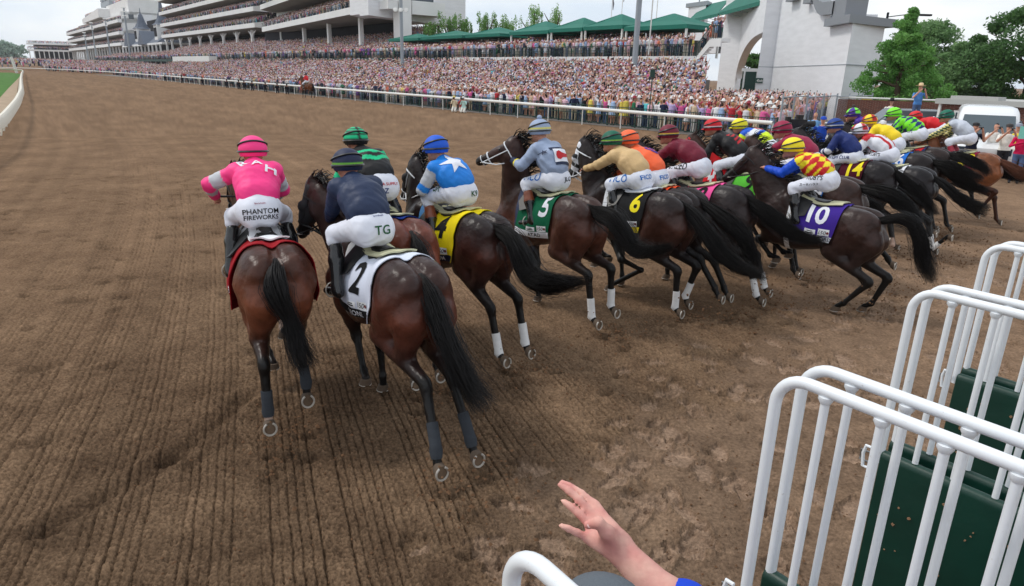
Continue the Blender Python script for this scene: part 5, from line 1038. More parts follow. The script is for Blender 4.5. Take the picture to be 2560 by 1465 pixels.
strip('sand_strip', [(s, w - .55) for s, w in INNER[:10]], [(s, w - max(.7, 2.6 - s * .011)) for s, w in INNER[:10]], .012, M_SAND, 'pale sandy strip inside the inner rail', 'sand')
strip('turf_course', [(s, w - max(.65, 2.5 - s * .011)) for s, w in INNER[:10]], [(s, -140) for s, w in INNER[:10]], .02, M_TURF, 'green turf course inside the dirt track', 'turf')
strip('apron', [(s, w + .6) for s, w in OUTER[:6]], [(s, 70) for s, w in OUTER[:6]], .015, M_ASPH, 'paved spectator apron behind the outer rail', 'apron')
# ================================================================== grandstands and track furniture  (s along the track, w across it)
M_WALL = mat('white_concrete', srgb(230, 230, 229), .75, .3, var=.05, vscale=.35, bump=.12, bscale=6)
M_BLOCK = mat('painted_block', srgb(232, 233, 236), .8, .25, var=.05, vscale=.5, bump=.35, bscale=9, stretch=(1, 1, 5), bdist=.03)
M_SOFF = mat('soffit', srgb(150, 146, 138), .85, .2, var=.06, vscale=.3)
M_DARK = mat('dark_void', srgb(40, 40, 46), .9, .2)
M_GREY = mat('grey_steel', srgb(150, 158, 165), .5, .5)
M_GREEN = mat('green_canvas', srgb(22, 108, 92), .65, .35, var=.08, vscale=.8)
M_DGREEN = mat('dark_green_paint', srgb(36, 66, 60), .6, .4)
M_SLATE = mat('slate_roof', srgb(96, 104, 118), .7, .3, var=.1, vscale=2)
M_WPAINT = mat('white_paint', srgb(226, 226, 222), .5, .4, var=.04, vscale=3)
M_GLASS = mat('window_glass', srgb(60, 72, 84), .1, .6)
M_BRIGHTW = mat('bright_clerestory', srgb(224, 228, 232), .4, .4)
def trk(name, label, cat, s0, w0, z0=0, group=None):
    return thing(name, label, cat, SW(s0, w0, z0), TROT, group)
class TB_(MB):
    """collector in (s,w,z); build() converts to the thing's local frame"""
    def done(s, name, mats, root, s0, w0, z0=0, smooth=False, bev=0):
        s.v = [(a - s0, -(b - w0), c - z0) for a, b, c in s.v]; return s.build(name, mats, root, smooth, bev)
def stand(label, s0, s1, wf, tiers, depth=13, slope_w=0.0, th=1.3, rise=3.4, cols=None, colz=6.5, extra=None, top=None, cap=True, pier=None):
    """multi-storey stand: white slab edges, raked seating, soffits and a bright strip at the back of each storey; columns below"""
    r = trk('grandstand', label, 'grandstand', s0, wf); W = lambda s: wf + slope_w * (s - s0); n = 6
    for k, z in enumerate(tiers):
        m = TB_(); ss = np.linspace(s0, s1, n + 1)
        for i in range(n):
            a, b = ss[i], ss[i + 1]; wa, wb = W(a), W(b)
            def quad(p, q, mi): m.add([(a, wa + p[0], p[1]), (b, wb + p[0], p[1]), (b, wb + q[0], q[1]), (a, wa + q[0], q[1])], [(0, 1, 2, 3)], mi)
            quad((0, z), (0, z + th), 0); quad((0, z + th), (.25, z + th), 0); quad((.25, z + th), (.25, z + th - .3), 0)
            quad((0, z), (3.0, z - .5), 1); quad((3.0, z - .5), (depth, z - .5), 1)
            for q in range(9):
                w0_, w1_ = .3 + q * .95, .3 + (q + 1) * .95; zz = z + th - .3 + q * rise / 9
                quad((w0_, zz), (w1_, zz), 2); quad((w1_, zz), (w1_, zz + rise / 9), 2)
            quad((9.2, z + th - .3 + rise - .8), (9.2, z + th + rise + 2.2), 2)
        m.add([(s0, wf, z), (s0, wf, z + th), (s0, wf + 10, z + th + 1.5), (s0, wf + 10, z)], [(0, 1, 2, 3)], 0)
        m.add([(s1, W(s1), z), (s1, W(s1), z + th), (s1, W(s1) + 10, z + th + 1.5), (s1, W(s1) + 10, z)], [(0, 1, 2, 3)], 0)
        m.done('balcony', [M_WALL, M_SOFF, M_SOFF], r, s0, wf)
        g = TB_(); ng = int((s1 - s0) / 3)
        for i in range(ng):
            a = s0 + (s1 - s0) * (i + .12) / ng; b = s0 + (s1 - s0) * (i + .88) / ng
            g.box(a, b, W(a) + 9.05, W(a) + 9.18, z + th + rise - .1, z + th + rise + 1.0)
        g.done('window', [M_BRIGHTW], r, s0, wf)
        h = TB_(); h.box(s0, s1, 0, .01, 0, .01) if 0 else None
        pts0 = [(s, W(s) + .05, z + th + 1.0) for s in ss]; h.tube(pts0, .05, 5)
        for s in np.arange(s0, s1, 2.4): h.box(s, s + .06, W(s) + .02, W(s) + .08, z + th, z + th + 1.0)
        for dz_ in (.35, .68): h.tube([(s, W(s) + .05, z + th + dz_) for s in ss], .03, 4)
        h.done('railing', [M_DGREEN], r, s0, wf)
    zt = top if top else tiers[-1] + 5.0
    m = TB_(); m.box(s0, s1, wf + 3.2 + 0, wf + depth + 2, zt - .7, zt); m.done('roof', [M_WALL], r, s0, wf)
    m = TB_(); m.box(s0 - .02, s1 + .02, wf + 9.6 + slope_w * (s1 - s0) * .5, wf + depth + 4, tiers[0] - .5, zt - .1); m.done('wall', [M_BLOCK], r, s0, wf)
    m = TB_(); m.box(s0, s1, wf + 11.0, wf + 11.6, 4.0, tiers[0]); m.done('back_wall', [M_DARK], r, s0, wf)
    for c in (cols or []):
        m = TB_(); wq = W(c) + 1.6; m.box(c - .38, c + .38, wq - .38, wq + .38, colz, tiers[0] - .4)
        if pier is None:
            for sg in (-1, 1): m.prism([(wq - .28, tiers[0] - 1.9), (wq + .28, tiers[0] - 1.9), (wq + .28, tiers[0] - 1.5), (wq - .28, tiers[0] - 1.5)], 'x', c, c + .01) if 0 else m.tube([(c, wq, tiers[0] - 2.2), (c + sg * .9, wq, tiers[0] - 1.1), (c + sg * 2.4, wq, tiers[0] - .6)], [.34, .28, .2], 6)
        m.done('column', [M_WALL], r, c, wq)
        o = list(r.children)[-1] if 0 else None
    return r
def fix_cols(r):
    pass
def column_fix(m, c, w): pass
# near stand, two blocks
def cols_at(lst): return lst
COLS_A = [217, 232, 247, 262, 277, 292, 307, 322, 332]
def stand_cols(r, s0, wf, cs, wfun, z0, z1, arms=True, rr=.38):
    for c in cs:
        m = TB_(); wq = wfun(c) + 1.6; m.box(c - rr, c + rr, wq - rr, wq + rr, z0, z1)
        if arms:
            for sg in (-1, 1): m.tube([(c, wq, z1 - 2.4), (c + sg * 1.2, wq, z1 - 1.0), (c + sg * 3.2, wq, z1 - .25)], [.34, .28, .2], 6)
        m.done('column', [M_WALL], r, s0, wf)
ra = stand('long white grandstand of stacked balconies packed with spectators, left half of the near stand', 209, 333, 66, (13.9, 18.2, 22.7, 28.0), th=1.25, top=34)
stand_cols(ra, 209, 66, COLS_A, lambda s: 66, 6.0, 13.5)
rb = stand('near white grandstand block with a tall end wall and planted balcony', 122, 203, 55.7, (12.5, 18.2, 23.8), th=1.2, slope_w=.127, rise=3.8, top=31)
stand_cols(rb, 122, 55.7, [199, 190, 166, 145, 124], lambda s: 56.6 + .127 * (s - 122), 5.5, 12.3, False, .36)
m = TB_(); m.prism([(55.5, 12.0), (75.2, 11.0), (75.2, 32), (55.5, 32)], 'x', 114.5, 118, 0); m.prism([(55.5, 12.3), (58.2, 11.9), (58.2, 32), (55.5, 32)], 'x', 118.0, 121.9, 0); m.done('end_wall', [M_BLOCK], rb, 122, 55.7)
m = TB_(); m.box(110.6, 113.4, 59.6, 61.6, 5.0, 32); m.done('pier', [M_WALL], rb, 122, 55.7)
m = TB_(); m.box(111.2, 114.4, 57.5, 59.4, 13.0, 14.3); m.box(111.0, 114.4, 62.0, 68.6, 12.4, 14.6); m.done('planter', [M_WALL], rb, 122, 55.7)
m = TB_(); m.box(114.3, 114.45, 62.3, 68.2, 14.4, 18.5); m.box(114.3, 114.45, 56.4, 57.4, 14.6, 20); m.done('window', [M_GLASS], rb, 122, 55.7)
m = TB_(); m.add([(122, 61, 6.0), (122, 75.5, 10.0), (122, 75.5, 6), (122, 61, 5)], [(0, 1, 2, 3)], 0); m.done('terrace_wall', [M_WALL], rb, 122, 55.7)
# middle: old grandstand with gabled slate roofs and twin spires
ro = trk('old_grandstand', 'low old grandstand with slate gable roofs and twin spires between the white stands', 'grandstand', 334, 66)
m = TB_(); m.box(334, 432, 66, 78, 11.6, 12.4); m.box(334, 432, 70, 71, 5.5, 11.6, 1); m.box(338, 425, 78, 79, 5.5, 25, 1); m.done('wall', [M_WALL, M_DARK], ro, 334, 66)
for (a, b, zr) in ((346, 369, 16.6), (372, 425, 16.9)):
    m = TB_(); m.prism([(66, 12.2), (72, zr), (78, 12.2)], 'x', a, b); c = (a if a < 360 else a + 8); m.done('roof', [M_SLATE], ro, 334, 66)
for (c, hw) in ((372, 7), (410, 7)):
    m = TB_(); m.prism([(c - hw, 11.9), (c, 18.0), (c + hw, 11.9)], 'y', 64.5, 72); m.done('gable', [M_SLATE], ro, 334, 66)
stand_cols(ro, 334, 66, list(np.arange(338, 432, 8.5)), lambda s: 64.5, 5.5, 11.8, False, .3)
for c, zt in ((403, 27.5), (355, 31.5)):
    m = TB_(); m.box(c - 3.2, c + 3.2, 68.2, 74.6, 13, 20.2, 0)
    for q in range(4): m.box(c - 2.5 + q * 1.35, c - 1.7 + q * 1.35, 68.05, 68.3, 15.2, 18.9, 1)
    m.done('spire_base', [M_WALL, M_DARK], ro, 334, 66)
    m = TB_(); n = 8; prof = ((4.5, 20.0), (3.2, 20.8), (2.0, 23.0), (1.0, 26.3), (.3, zt), (.08, zt + 2.4)); V_ = []
    for rr, z in prof:
        for j in range(n): V_.append((c + rr * math.cos(2 * math.pi * j / n), 71.4 + rr * math.sin(2 * math.pi * j / n), z))
    m.add(V_, [(i * n + j, i * n + (j + 1) % n, (i + 1) * n + (j + 1) % n, (i + 1) * n + j) for i in range(5) for j in range(n)]); m.done('spire', [M_SLATE], ro, 334, 66)
# far stands
rc = stand('tall far grandstand with cantilevered upper decks beyond the twin spires', 436, 578, 66, (12.6, 18.2, 24.2), th=1.6, top=29); stand_cols(rc, 436, 66, list(np.arange(442, 578, 11)), lambda s: 66, 5.5, 12.6, False, .4)
m = TB_(); m.box(436, 440, 68, 88, 12, 29.8, 0); m.box(436, 510, 72, 88, 28.8, 36.5, 0); m.prism([(500, 29.5), (578, 29.0), (578, 31.6), (500, 34.5)], 'y', 66, 82, 0); m.box(435.9, 436.0, 71.5, 74.0, 26.2, 28.6, 1); m.box(435.9, 436.0, 75, 77, 20.8, 22, 1); m.done('upper_block', [M_WALL, M_GLASS], rc, 436, 66)
m = TB_(); m.box(440, 470, 74.2, 74.6, 27.5, 31.5, 0); m.box(400, 430, 84, 92, 23.5, 27, 1); m.box(400, 430, 83.5, 84, 19.5, 23, 2); m.done('terrace_block', [M_GLASS, M_GREEN, M_DARK, M_WALL], rc, 436, 66)
m = TB_()
for s in (500, 512, 525): m.box(s, s + 1.2, 72, 73, 37, 41); m.box(s - 3, s + 5, 72, 74, 40, 41.4)
m.box(496, 530, 72, 78, 36.8, 39.5); m.done('rooftop_lights', [M_GREY], rc, 436, 66)
rd = stand('lower far grandstand block with white slab balconies beyond the tall one', 580, 690, 66, (12.3, 18.5, 24.2), th=1.8, top=28); stand_cols(rd, 580, 66, list(np.arange(586, 690, 12)), lambda s: 66, 5.5, 12.3, False, .45)
re_ = trk('grandstand', 'farthest two-storey white grandstand closing off the end of the straight', 'grandstand', 691, 66)
def turn_pt(t, o=0.0): return (691 + 21 * t + .77 * o, 66 - 27 * t + .63 * o)
for zb, zt_ in ((11.6, 12.9), (16.6, 17.6)):
    m = TB_(); A_ = [turn_pt(t, 0) for t in (0, 1)] + [turn_pt(t, 9) for t in (1, 0)]; m.add([(a, b, zb) for a, b in A_] + [(a, b, zt_) for a, b in A_], [(0, 1, 2, 3), (4, 5, 6, 7), (0, 1, 5, 4), (1, 2, 6, 5), (2, 3, 7, 6), (3, 0, 4, 7)]); m.done('balcony', [M_WALL], re_, 691, 66)
m = TB_(); A_ = [turn_pt(t, 8) for t in (0, 1)] + [turn_pt(t, 8.5) for t in (1, 0)]; m.add([(a, b, 0) for a, b in A_] + [(a, b, 16.6) for a, b in A_], [(0, 1, 2, 3), (4, 5, 6, 7), (0, 1, 5, 4), (1, 2, 6, 5), (2, 3, 7, 6), (3, 0, 4, 7)]); m.done('back_wall', [M_DARK], re_, 691, 66)
for t in np.linspace(.03, .97, 9): a, b = turn_pt(t, .6); m = TB_(); m.box(a - .35, a + .35, b - .35, b + .35, 5, 11.8); m.done('column', [M_WALL], re_, 691, 66)
# lower terraces and the deck in front of the stands
rt = trk('terrace', 'stepped spectator terrace rising behind the apron', 'terrace', 40, 42)
m = TB_()
for q in range(12):
    w0_, w1_, z = 41.8 + q * .86, 41.8 + (q + 1) * .86, .35 + q * .235
    m.box(39.8 + (w1_ - 52) * .76, 300, w0_, w1_, 0, z)
m.done('steps', [M_ASPH], rt, 40, 42)
rdk = trk('viewing_deck', 'raised white-edged viewing deck with green railing along the front of the stands', 'viewing deck', 41.6, 52)
m = TB_(); m.prism([(41.6, 52), (83, 52), (83, 53), (42.4, 53)], 'z', 4.35, 4.95); m.prism([(42.4, 53), (600, 53), (600, 60.5), (48.4, 60.5)], 'z', 4.5, 4.95); m.box(83, 600, 51.6, 53, 4.2, 4.7, 1); m.box(83, 600, 51.9, 53, 4.7, 4.95, 1)
for s in np.arange(44, 83, 3.3): m.box(s, s + .25, 51.9, 52.0, 4.25, 4.97)
m.done('deck_slab', [M_WALL, M_DGREEN], rdk, 41.6, 52)
for s in list(np.arange(42.2, 84, 6.6)) + list(np.arange(90, 300, 9)):
    m = TB_(); m.box(s, s + .32, 52.3, 52.62, 1.0, 4.5); m.done('support_post', [M_WALL], rdk, 41.6, 52)
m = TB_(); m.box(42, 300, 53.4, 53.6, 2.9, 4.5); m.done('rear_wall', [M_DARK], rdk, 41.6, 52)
m = TB_()
for z in (5.25, 5.55, 5.98): m.tube([(41.7, 52.1, z), (120, 52.1, z), (600, 52.1, z)], .025 if z < 5.9 else .04, 4)
for s in np.arange(41.7, 120, 1.15): m.box(s, s + .05, 52.08, 52.13, 4.95, 5.98)
for s in np.arange(41.7, 84, .23): m.box(s, s + .018, 52.09, 52.11, 4.95, 5.95)
m.done('railing', [M_DGREEN], rdk, 41.6, 52)
m = TB_()      # rising floor of the seating behind the deck
for q in range(16):
    w0_ = 55.5 + q * .95; m.box(41.6 + (w0_ - 52) * .8 if q < 7 else 116, 430, w0_, w0_ + .95, 4.6, 5.05 + q * .30)
m.done('seating_steps', [M_ASPH], rdk, 41.6, 52)
rs = trk('staircase', 'white staircase climbing from the deck to a landing by the arch pillar', 'staircase', 41, 52)
m = TB_(); S0 = 41.55
for q in range(8):
    a = S0 - q * .2; m.box(a - .2, a, 52.0, 53.0, 4.85 + q * .19, 5.0 + q * .19)
m.prism([(41.5, 4.35), (41.5, 4.75), (40.2, 6.3), (39.0, 6.3), (39.0, 5.7), (40.1, 5.7)], 'y', 51.85, 51.99); m.box(39.0, 40.3, 52, 53.2, 6.1, 6.42); m.done('steps', [M_WALL], rs, 41, 52)
m = TB_(); m.tube([(41.5, 51.95, 6.0), (40.2, 51.95, 7.45), (39.0, 51.95, 7.45)], .04, 5)
for q in range(14):
    s = 41.5 - q * .185; zb = min(6.45, 5.0 + (41.5 - s) * .97); m.box(s, s + .03, 51.94, 51.97, zb - .1, zb + 1.0)
m.done('handrail', [M_DGREEN], rs, 41, 52)
# green canopies on the deck
def canopy(s0, s1, zc, ztop, label, w0=54.5, dep=5.5, tent=False):
    r = trk('canopy', label, 'canopy', (s0 + s1) / 2, w0 + dep / 2, 5.0, 'green canopies on the viewing deck'); sm, wm = (s0 + s1) / 2, w0 + dep / 2
    m = TB_(); c = [(s0, w0, zc), (s1, w0, zc), (s1, w0 + dep, zc), (s0, w0 + dep, zc)]; lo_ = [(a, b, z - .38) for a, b, z in c]; n = 1
    V_ = c + lo_ + [(sm - .15, wm, ztop), (sm + .15, wm, ztop)] + [((s0 + sm) / 2 - .0, (w0 + wm) / 2, (zc + ztop) / 2 - .12), ((s1 + sm) / 2, (w0 + wm) / 2, (zc + ztop) / 2 - .12)]
    m.add(V_, [(0, 1, 11, 10), (10, 11, 9, 8), (1, 2, 9, 11), (2, 3, 8, 9), (3, 0, 10, 8), (0, 1, 5, 4), (1, 2, 6, 5), (2, 3, 7, 6), (3, 0, 4, 7), (4, 5, 6, 7)]); m.done('canvas', [M_GREEN], r, sm, wm, 5.0)
    for (a, b) in ([(s0 + .2, w0 + .2), (s1 - .2, w0 + .2), (s1 - .2, w0 + dep - .3), (s0 + .2, w0 + dep - .3)] if tent else [(sm, wm)]):
        m = TB_(); m.box(a - .09, a + .09, b - .09, b + .09, 5.0, zc); m.done('pole', [M_WPAINT], r, sm, wm, 5.0)
canopy(96, 105.5, 7.9, 8.75, 'flat green umbrella canopy nearest the white end wall'); canopy(83.8, 95.2, 7.95, 8.85, 'wide flat green umbrella canopy, second from the white end wall'); canopy(75, 83, 7.95, 8.95, 'flat green umbrella canopy beside the peaked tents')
canopy(65.4, 73, 8.0, 9.3, 'peaked green tent canopy, farthest of the four by the light pole', tent=True); canopy(59.6, 65.2, 8.1, 9.4, 'peaked green tent canopy, second from the far end', tent=True); canopy(53.4, 59.4, 8.15, 9.5, 'peaked green tent canopy just left of the light pole', tent=True); canopy(45.0, 53.2, 7.9, 9.2, 'largest peaked green tent canopy right of the light pole', tent=True)
# arch wall and tower at the end of the stands (plain x, y)
def plain_part(mb, name, mats, root, smooth=False, bev=0):
    o = root.location; mb.v = [(a - o.x, b - o.y, c - o.z) for a, b, c in mb.v]; return mb.build(name, mats, root, smooth, bev)
tw = thing('gate_tower', 'white painted block gate building with an arch, green awnings and a grey stepped parapet', 'gate building', (26, 60, 0))
def wallseg(m, p, q, z0, z1, t=.8, mi=0, z1b=None):
    p, q = np.array(p), np.array(q); d = (q - p) / np.linalg.norm(q - p); n = np.array((-d[1], d[0])); n = n if n[0] > 0 else -n; z1b = z1 if z1b is None else z1b
    c = [p, q, q + n * t, p + n * t]; m.add([(a[0], a[1], z0) for a in c] + [(c[0][0], c[0][1], z1), (c[1][0], c[1][1], z1b), (c[2][0], c[2][1], z1b), (c[3][0], c[3][1], z1)], [(0, 1, 2, 3), (4, 5, 6, 7), (0, 1, 5, 4), (1, 2, 6, 5), (2, 3, 7, 6), (3, 0, 4, 7)], mi)
W0, W1, W2, W3 = (24.75, 74.0), (26.9, 73.9), (25.55, 56.1), (29.65, 59.3)
m = MB(); m.add([(24.75, 74, 0), (26.2, 73.95, 0), (25.55, 56.1, 0), (29.65, 59.3, 0), (34.5, 73.0, 0), (28, 78.5, 0)] + [(24.75, 74, 13), (26.2, 73.95, 13), (25.55, 56.1, 7.42), (29.65, 59.3, 7.6), (34.5, 73.0, 8), (28, 78.5, 13)], [(0, 2, 3, 4, 5), (0, 1, 7, 6), (2, 3, 9, 8), (3, 4, 10, 9), (4, 5, 11, 10), (5, 0, 6, 11)])
m.add([(26.2, 73.95, 0), (25.55, 56.1, 0), (25.55, 56.1, 7.42), (25.72, 60.8, 7.42), (25.72, 60.8, 8.5), (25.85, 64.2, 8.7), (25.95, 66.8, 10.3), (26.0, 68.6, 10.4), (26.05, 68.8, 13), (26.2, 73.95, 13)], [tuple(range(10))])
m.box(26.5, 29.5, 60.5, 73, 7.3, 8.4); m.box(27, 29.5, 66.5, 73, 8.4, 10.5); plain_part(m, 'wall', [M_BLOCK], tw)
for z in (4.33, 10.9):
    m = MB()
    for a, b, k in (((24.72, 73.97), (26.18, 73.92), 1), ((26.17, 73.95), (25.52, 56.1), z < 8), ((25.55, 56.06), (29.68, 59.27), z < 8)):
        if k: wallseg(m, a, b, z, z + .05, .05)
    plain_part(m, 'joint_line', [M_GREY], tw)
m = MB()
def capbox(poly, z0, z1, mi=0): m.prism(poly, 'z', z0, z1, mi)
capbox([(25.0, 55.55), (30.55, 59.2), (30.0, 61.5), (25.1, 60.3)], 7.35, 7.95)
GCAP = mat('grey_metal_cap', srgb(136, 140, 146), .5, .4); plain_part(m, 'parapet_cap', [GCAP], tw); m = MB()
capbox([(25.35, 57.3), (27.7, 58.7), (27.2, 60.4), (25.4, 59.6)], 7.96, 9.35); plain_part(m, 'parapet_cap', [GCAP], tw); m = MB()
for q in range(4): m.box(25.25, 27.2, 57.9, 59.6, 8.15 + q * .3, 8.18 + q * .3) if 0 else None
for k in range(8):
    t0, t1 = k / 8, (k + 1) / 8; f_ = lambda t: (59.6 + 4.6 * t, 8.25 + .25 * t + 1.9 * max(0, t - .5) ** 1.6 * 2.4)
    (a, za), (b, zb) = f_(t0), f_(t1); m.add([(25.3, a, za), (25.3, b, zb), (25.3, b, zb + 1.0), (25.3, a, za + 1.0), (26.3, a, za), (26.3, b, zb), (26.3, b, zb + 1.0), (26.3, a, za + 1.0)], [(0, 1, 2, 3), (3, 2, 6, 7), (0, 1, 5, 4), (4, 5, 6, 7)])
plain_part(m, 'parapet_cap', [GCAP], tw); m = MB(); m.box(25.3, 27, 64.3, 66.0, 9.6, 11.2); plain_part(m, 'parapet_cap', [GCAP], tw); m = MB(); m.box(25.4, 27, 68.4, 70.6, 10.2, 10.9)
plain_part(m, 'parapet_cap', [mat('grey_metal_cap', srgb(136, 140, 146), .5, .4)], tw)
m = MB(); m.tube([(29.8, 59.6, 8.15), (30.9, 59.0, 8.3), (31.9, 58.5, 8.25)], .035, 6); m.box(31.6, 32.6, 58.1, 58.4, 8.18, 8.32); m.box(29.8, 29.9, 59.5, 59.7, 7.9, 8.5); plain_part(m, 'wall_lamp', [M_DARK], tw)
# exit sign on the tower
m = MB(); m.box(24.62, 25.35, 73.8, 73.95, 2.75, 3.25, 0)
V2, F2 = text_mesh('Exit', .2, .02); m.add([(25.05 + x * .27, 73.77, 3.0 + y * .27) for x, y, _ in V2], F2, 1); V2, F2 = poly_flat([(-.5, 0), (.4, .45), (.4, -.45)], .5); m.add([(24.74 + x * .12, 73.77, 3.0 + y * .2) for x, y, _ in V2], F2, 1)
plain_part(m, 'exit_sign', [mat('sign_green', srgb(20, 70, 60), .5), M_WPAINT], tw)
# arch wall between tower and pillar
p, q = np.array((25.0, 74.6)), np.array((28.95, 95.4)); m = MB(); Ln = np.linalg.norm(q - p); d = (q - p) / Ln; nn_ = np.array((d[1], -d[0]))
out = [(0, 8.1)]; cxa, ra_, zc_ = Ln * .16, Ln * .80, 3.2
arc = []
for i in range(25):
    a = rad(88 - 88 * i / 24.0); arc.append((cxa + ra_ * math.cos(a) - .0, zc_ + 4.5 * math.sin(a)))
poly = [(0, 12.2), (0, 7.75)] + arc + [(Ln, 3.2), (Ln, 12.2)]
for off_ in (0, .9):
    b = len(m.v); m.v += [(p[0] + d[0] * x + nn_[0] * off_, p[1] + d[1] * x + nn_[1] * off_, z) for x, z in poly]; 
k = len(poly)
for i in range(k - 1): m.f.append((i, i + 1, k + i + 1, k + i)); m.m.append(0)
m.f.append(tuple(range(k))); m.m.append(0); m.f.append(tuple(range(2 * k - 1, k - 1, -1))); m.m.append(0); plain_part(m, 'arch_wall', [M_BLOCK], tw)
m = MB(); m.add([(27.6, 98.6, 0), (28.75, 94.4, 0), (30.6, 98.0, 0), (29.6, 101.5, 0), (27.6, 98.6, 14.5), (28.75, 94.4, 14.5), (30.6, 98.0, 14.5), (29.6, 101.5, 14.5)], [(0, 1, 2, 3), (4, 5, 6, 7), (0, 1, 5, 4), (1, 2, 6, 5), (2, 3, 7, 6), (3, 0, 4, 7)])
plain_part(m, 'pillar', [M_BLOCK], tw)
m = MB(); m.add([(24.2, 113, 6.5), (27.6, 100, 6.5), (27.6, 100, 10.2), (24.2, 113, 10.4), (25.4, 113.6, 6.5), (28.6, 100.6, 6.5), (28.6, 100.6, 10.2), (25.4, 113.6, 10.4)], [(0, 1, 2, 3), (4, 5, 6, 7), (3, 2, 6, 7), (0, 1, 5, 4)])
m.add([(26.9, 117, 7), (28.5, 112.7, 7), (29.6, 115, 7), (26.9, 117, 14.0), (28.5, 112.7, 13.9), (29.6, 115, 13.9)], [(0, 1, 4, 3), (1, 2, 5, 4), (0, 2, 5, 3), (3, 4, 5)]); plain_part(m, 'side_wall', [M_BLOCK], tw)
m = MB(); m.prism([(26.5, 117.4), (28.6, 112.2), (30, 115), (28, 118.6)], 'z', 13.8, 14.4); m.tube([(28, 115, 14.3), (28, 115, 19)], .1, 6); plain_part(m, 'pillar_cap', [M_GREY], tw)
for k_, aw in enumerate((((26.1, 113.0, 11.65), (29.3, 117.0, 14.2), (29.85, 105.3, 13.9), (27.35, 101.5, 11.7)), ((26.3, 97.6, 11.4), (29.4, 100.4, 13.6), (28.4, 80.3, 14.6), (26.0, 79.5, 11.2)))):
    m = MB(); V_ = [np.array(a) for a in aw]; lo_ = [V_[0] - (0, 0, .45), V_[3] - (0, 0, .45)]
    m.add([tuple(a) for a in V_] + [tuple(a) for a in lo_] + [tuple(a - np.array((0, 0, .06))) for a in V_], [(0, 1, 2, 3), (0, 3, 5, 4), (6, 7, 8, 9), (0, 1, 7, 6), (2, 3, 9, 8)]); aw_o = plain_part(m, 'awning', [M_GREEN], tw)
    m = MB()
    for t in np.linspace(0, 1, 5): a, b = V_[0] * (1 - t) + V_[3] * t, V_[1] * (1 - t) + V_[2] * t; m.tube([a - (0, 0, .1), b - (0, 0, .1)], .05, 4); m.tube([a - (0, 0, .4), (b[0], b[1], a[2] - .5)], .05, 4)
    plain_part(m, 'awning_frame', [M_GREY], tw)
m = MB(); m.box(24.4, 28.6, 78, 78.2, 3.9, 4.25, 0); m.box(24.5, 28.5, 78.05, 78.12, .5, 3.9, 1)
for x in (24.6, 26.0, 27.6): m.box(x, x + .15, 77.9, 78.05, .5, 4.0, 0)
plain_part(m, 'gate_screen', [M_WALL, M_DGREEN], tw)
# ------------------------------------------------------------------ rails
def rail_line(name, label, cat, L_, step, wid, tall, post_h, cover=None, mt=M_WPAINT):
    r = trk(name, label, cat, L_[0][0], L_[0][1]); s0, w0 = L_[0]; P = np.array(L_, float); d = np.r_[0, np.cumsum(np.linalg.norm(np.diff(P, axis=0), axis=1))]
    D_ = np.unique(np.concatenate([np.arange(0, min(d[-1], 90), 1.2), np.arange(min(d[-1], 90), d[-1], 8)])); C_ = np.stack([np.interp(D_, d, P[:, i]) for i in (0, 1)], 1)
    for _ in range(6): C_[1:-1] = (C_[:-2] + 2 * C_[1:-1] + C_[2:]) / 4
    m = TB_(); n = len(C_); V_ = []
    for i in range(n):
        t = C_[min(i + 1, n - 1)] - C_[max(i - 1, 0)]; t /= np.linalg.norm(t); nn = np.array((-t[1], t[0]))
        for (o_, z) in cover: p_ = C_[i] + nn * o_; V_.append((p_[0], p_[1], z))
    k = len(cover); m.add(V_, [(i * k + j, i * k + (j + 1) % k, (i + 1) * k + (j + 1) % k, (i + 1) * k + j) for i in range(n - 1) for j in range(k)]); m.done('rail_bar', [mt], r, s0, w0, 0, True)
    for q in np.arange(0, min(d[-1], 160), step)[:90]:
        c = np.array([np.interp(q, d, P[:, 0]), np.interp(q, d, P[:, 1])]); m = TB_(); m.tube([(c[0], c[1] + post_h[0], 0), (c[0], c[1] + post_h[0] * .6, post_h[1] * .7), (c[0], c[1], post_h[1])], .035, 6); m.done('rail_post', [mt], r, s0, w0)
    return r
c_ = [(.09 * math.cos(a), 1.02 + .10 * math.sin(a)) for a in np.linspace(0, 2 * math.pi, 9)[:-1]]
rail_line('outer_rail', 'long white outer rail in front of the crowd', 'rail', OUTER, 3.4, .09, 1.05, (.0, 1.0), c_)
rail_line('inner_rail', 'broad white covered inner rail curving away at the left edge', 'rail', INNER, 2.4, .3, 1.1, (-.45, .95), [(.10, .76), (.06, 1.04), (-.02, 1.11), (-.16, 1.06), (-.14, 1.0), (-.02, 1.0), (.04, .8)], mat('cream_rail_cover', srgb(214, 208, 194), .6))
# crowd barrier just behind the outer rail
rbz = trk('crowd_barrier', 'dark green steel crowd barrier between the outer rail and the spectators', 'barrier', 20, 31.9)
m = TB_(); BW = 31.9
for z in (.12, .65, 1.18): m.tube([(20, BW, z), (60, BW, z), (160, BW - .3, z)], .03, 4)
for s in np.arange(20, 60, .16): m.box(s, s + .018, BW - .01, BW + .01, .12, 1.18)
for s in np.arange(20, 160, 2.4): m.box(s, s + .07, BW - .04, BW + .04, 0, 1.25)
m.done('barrier_frame', [M_DGREEN], rbz, 20, 31.9)
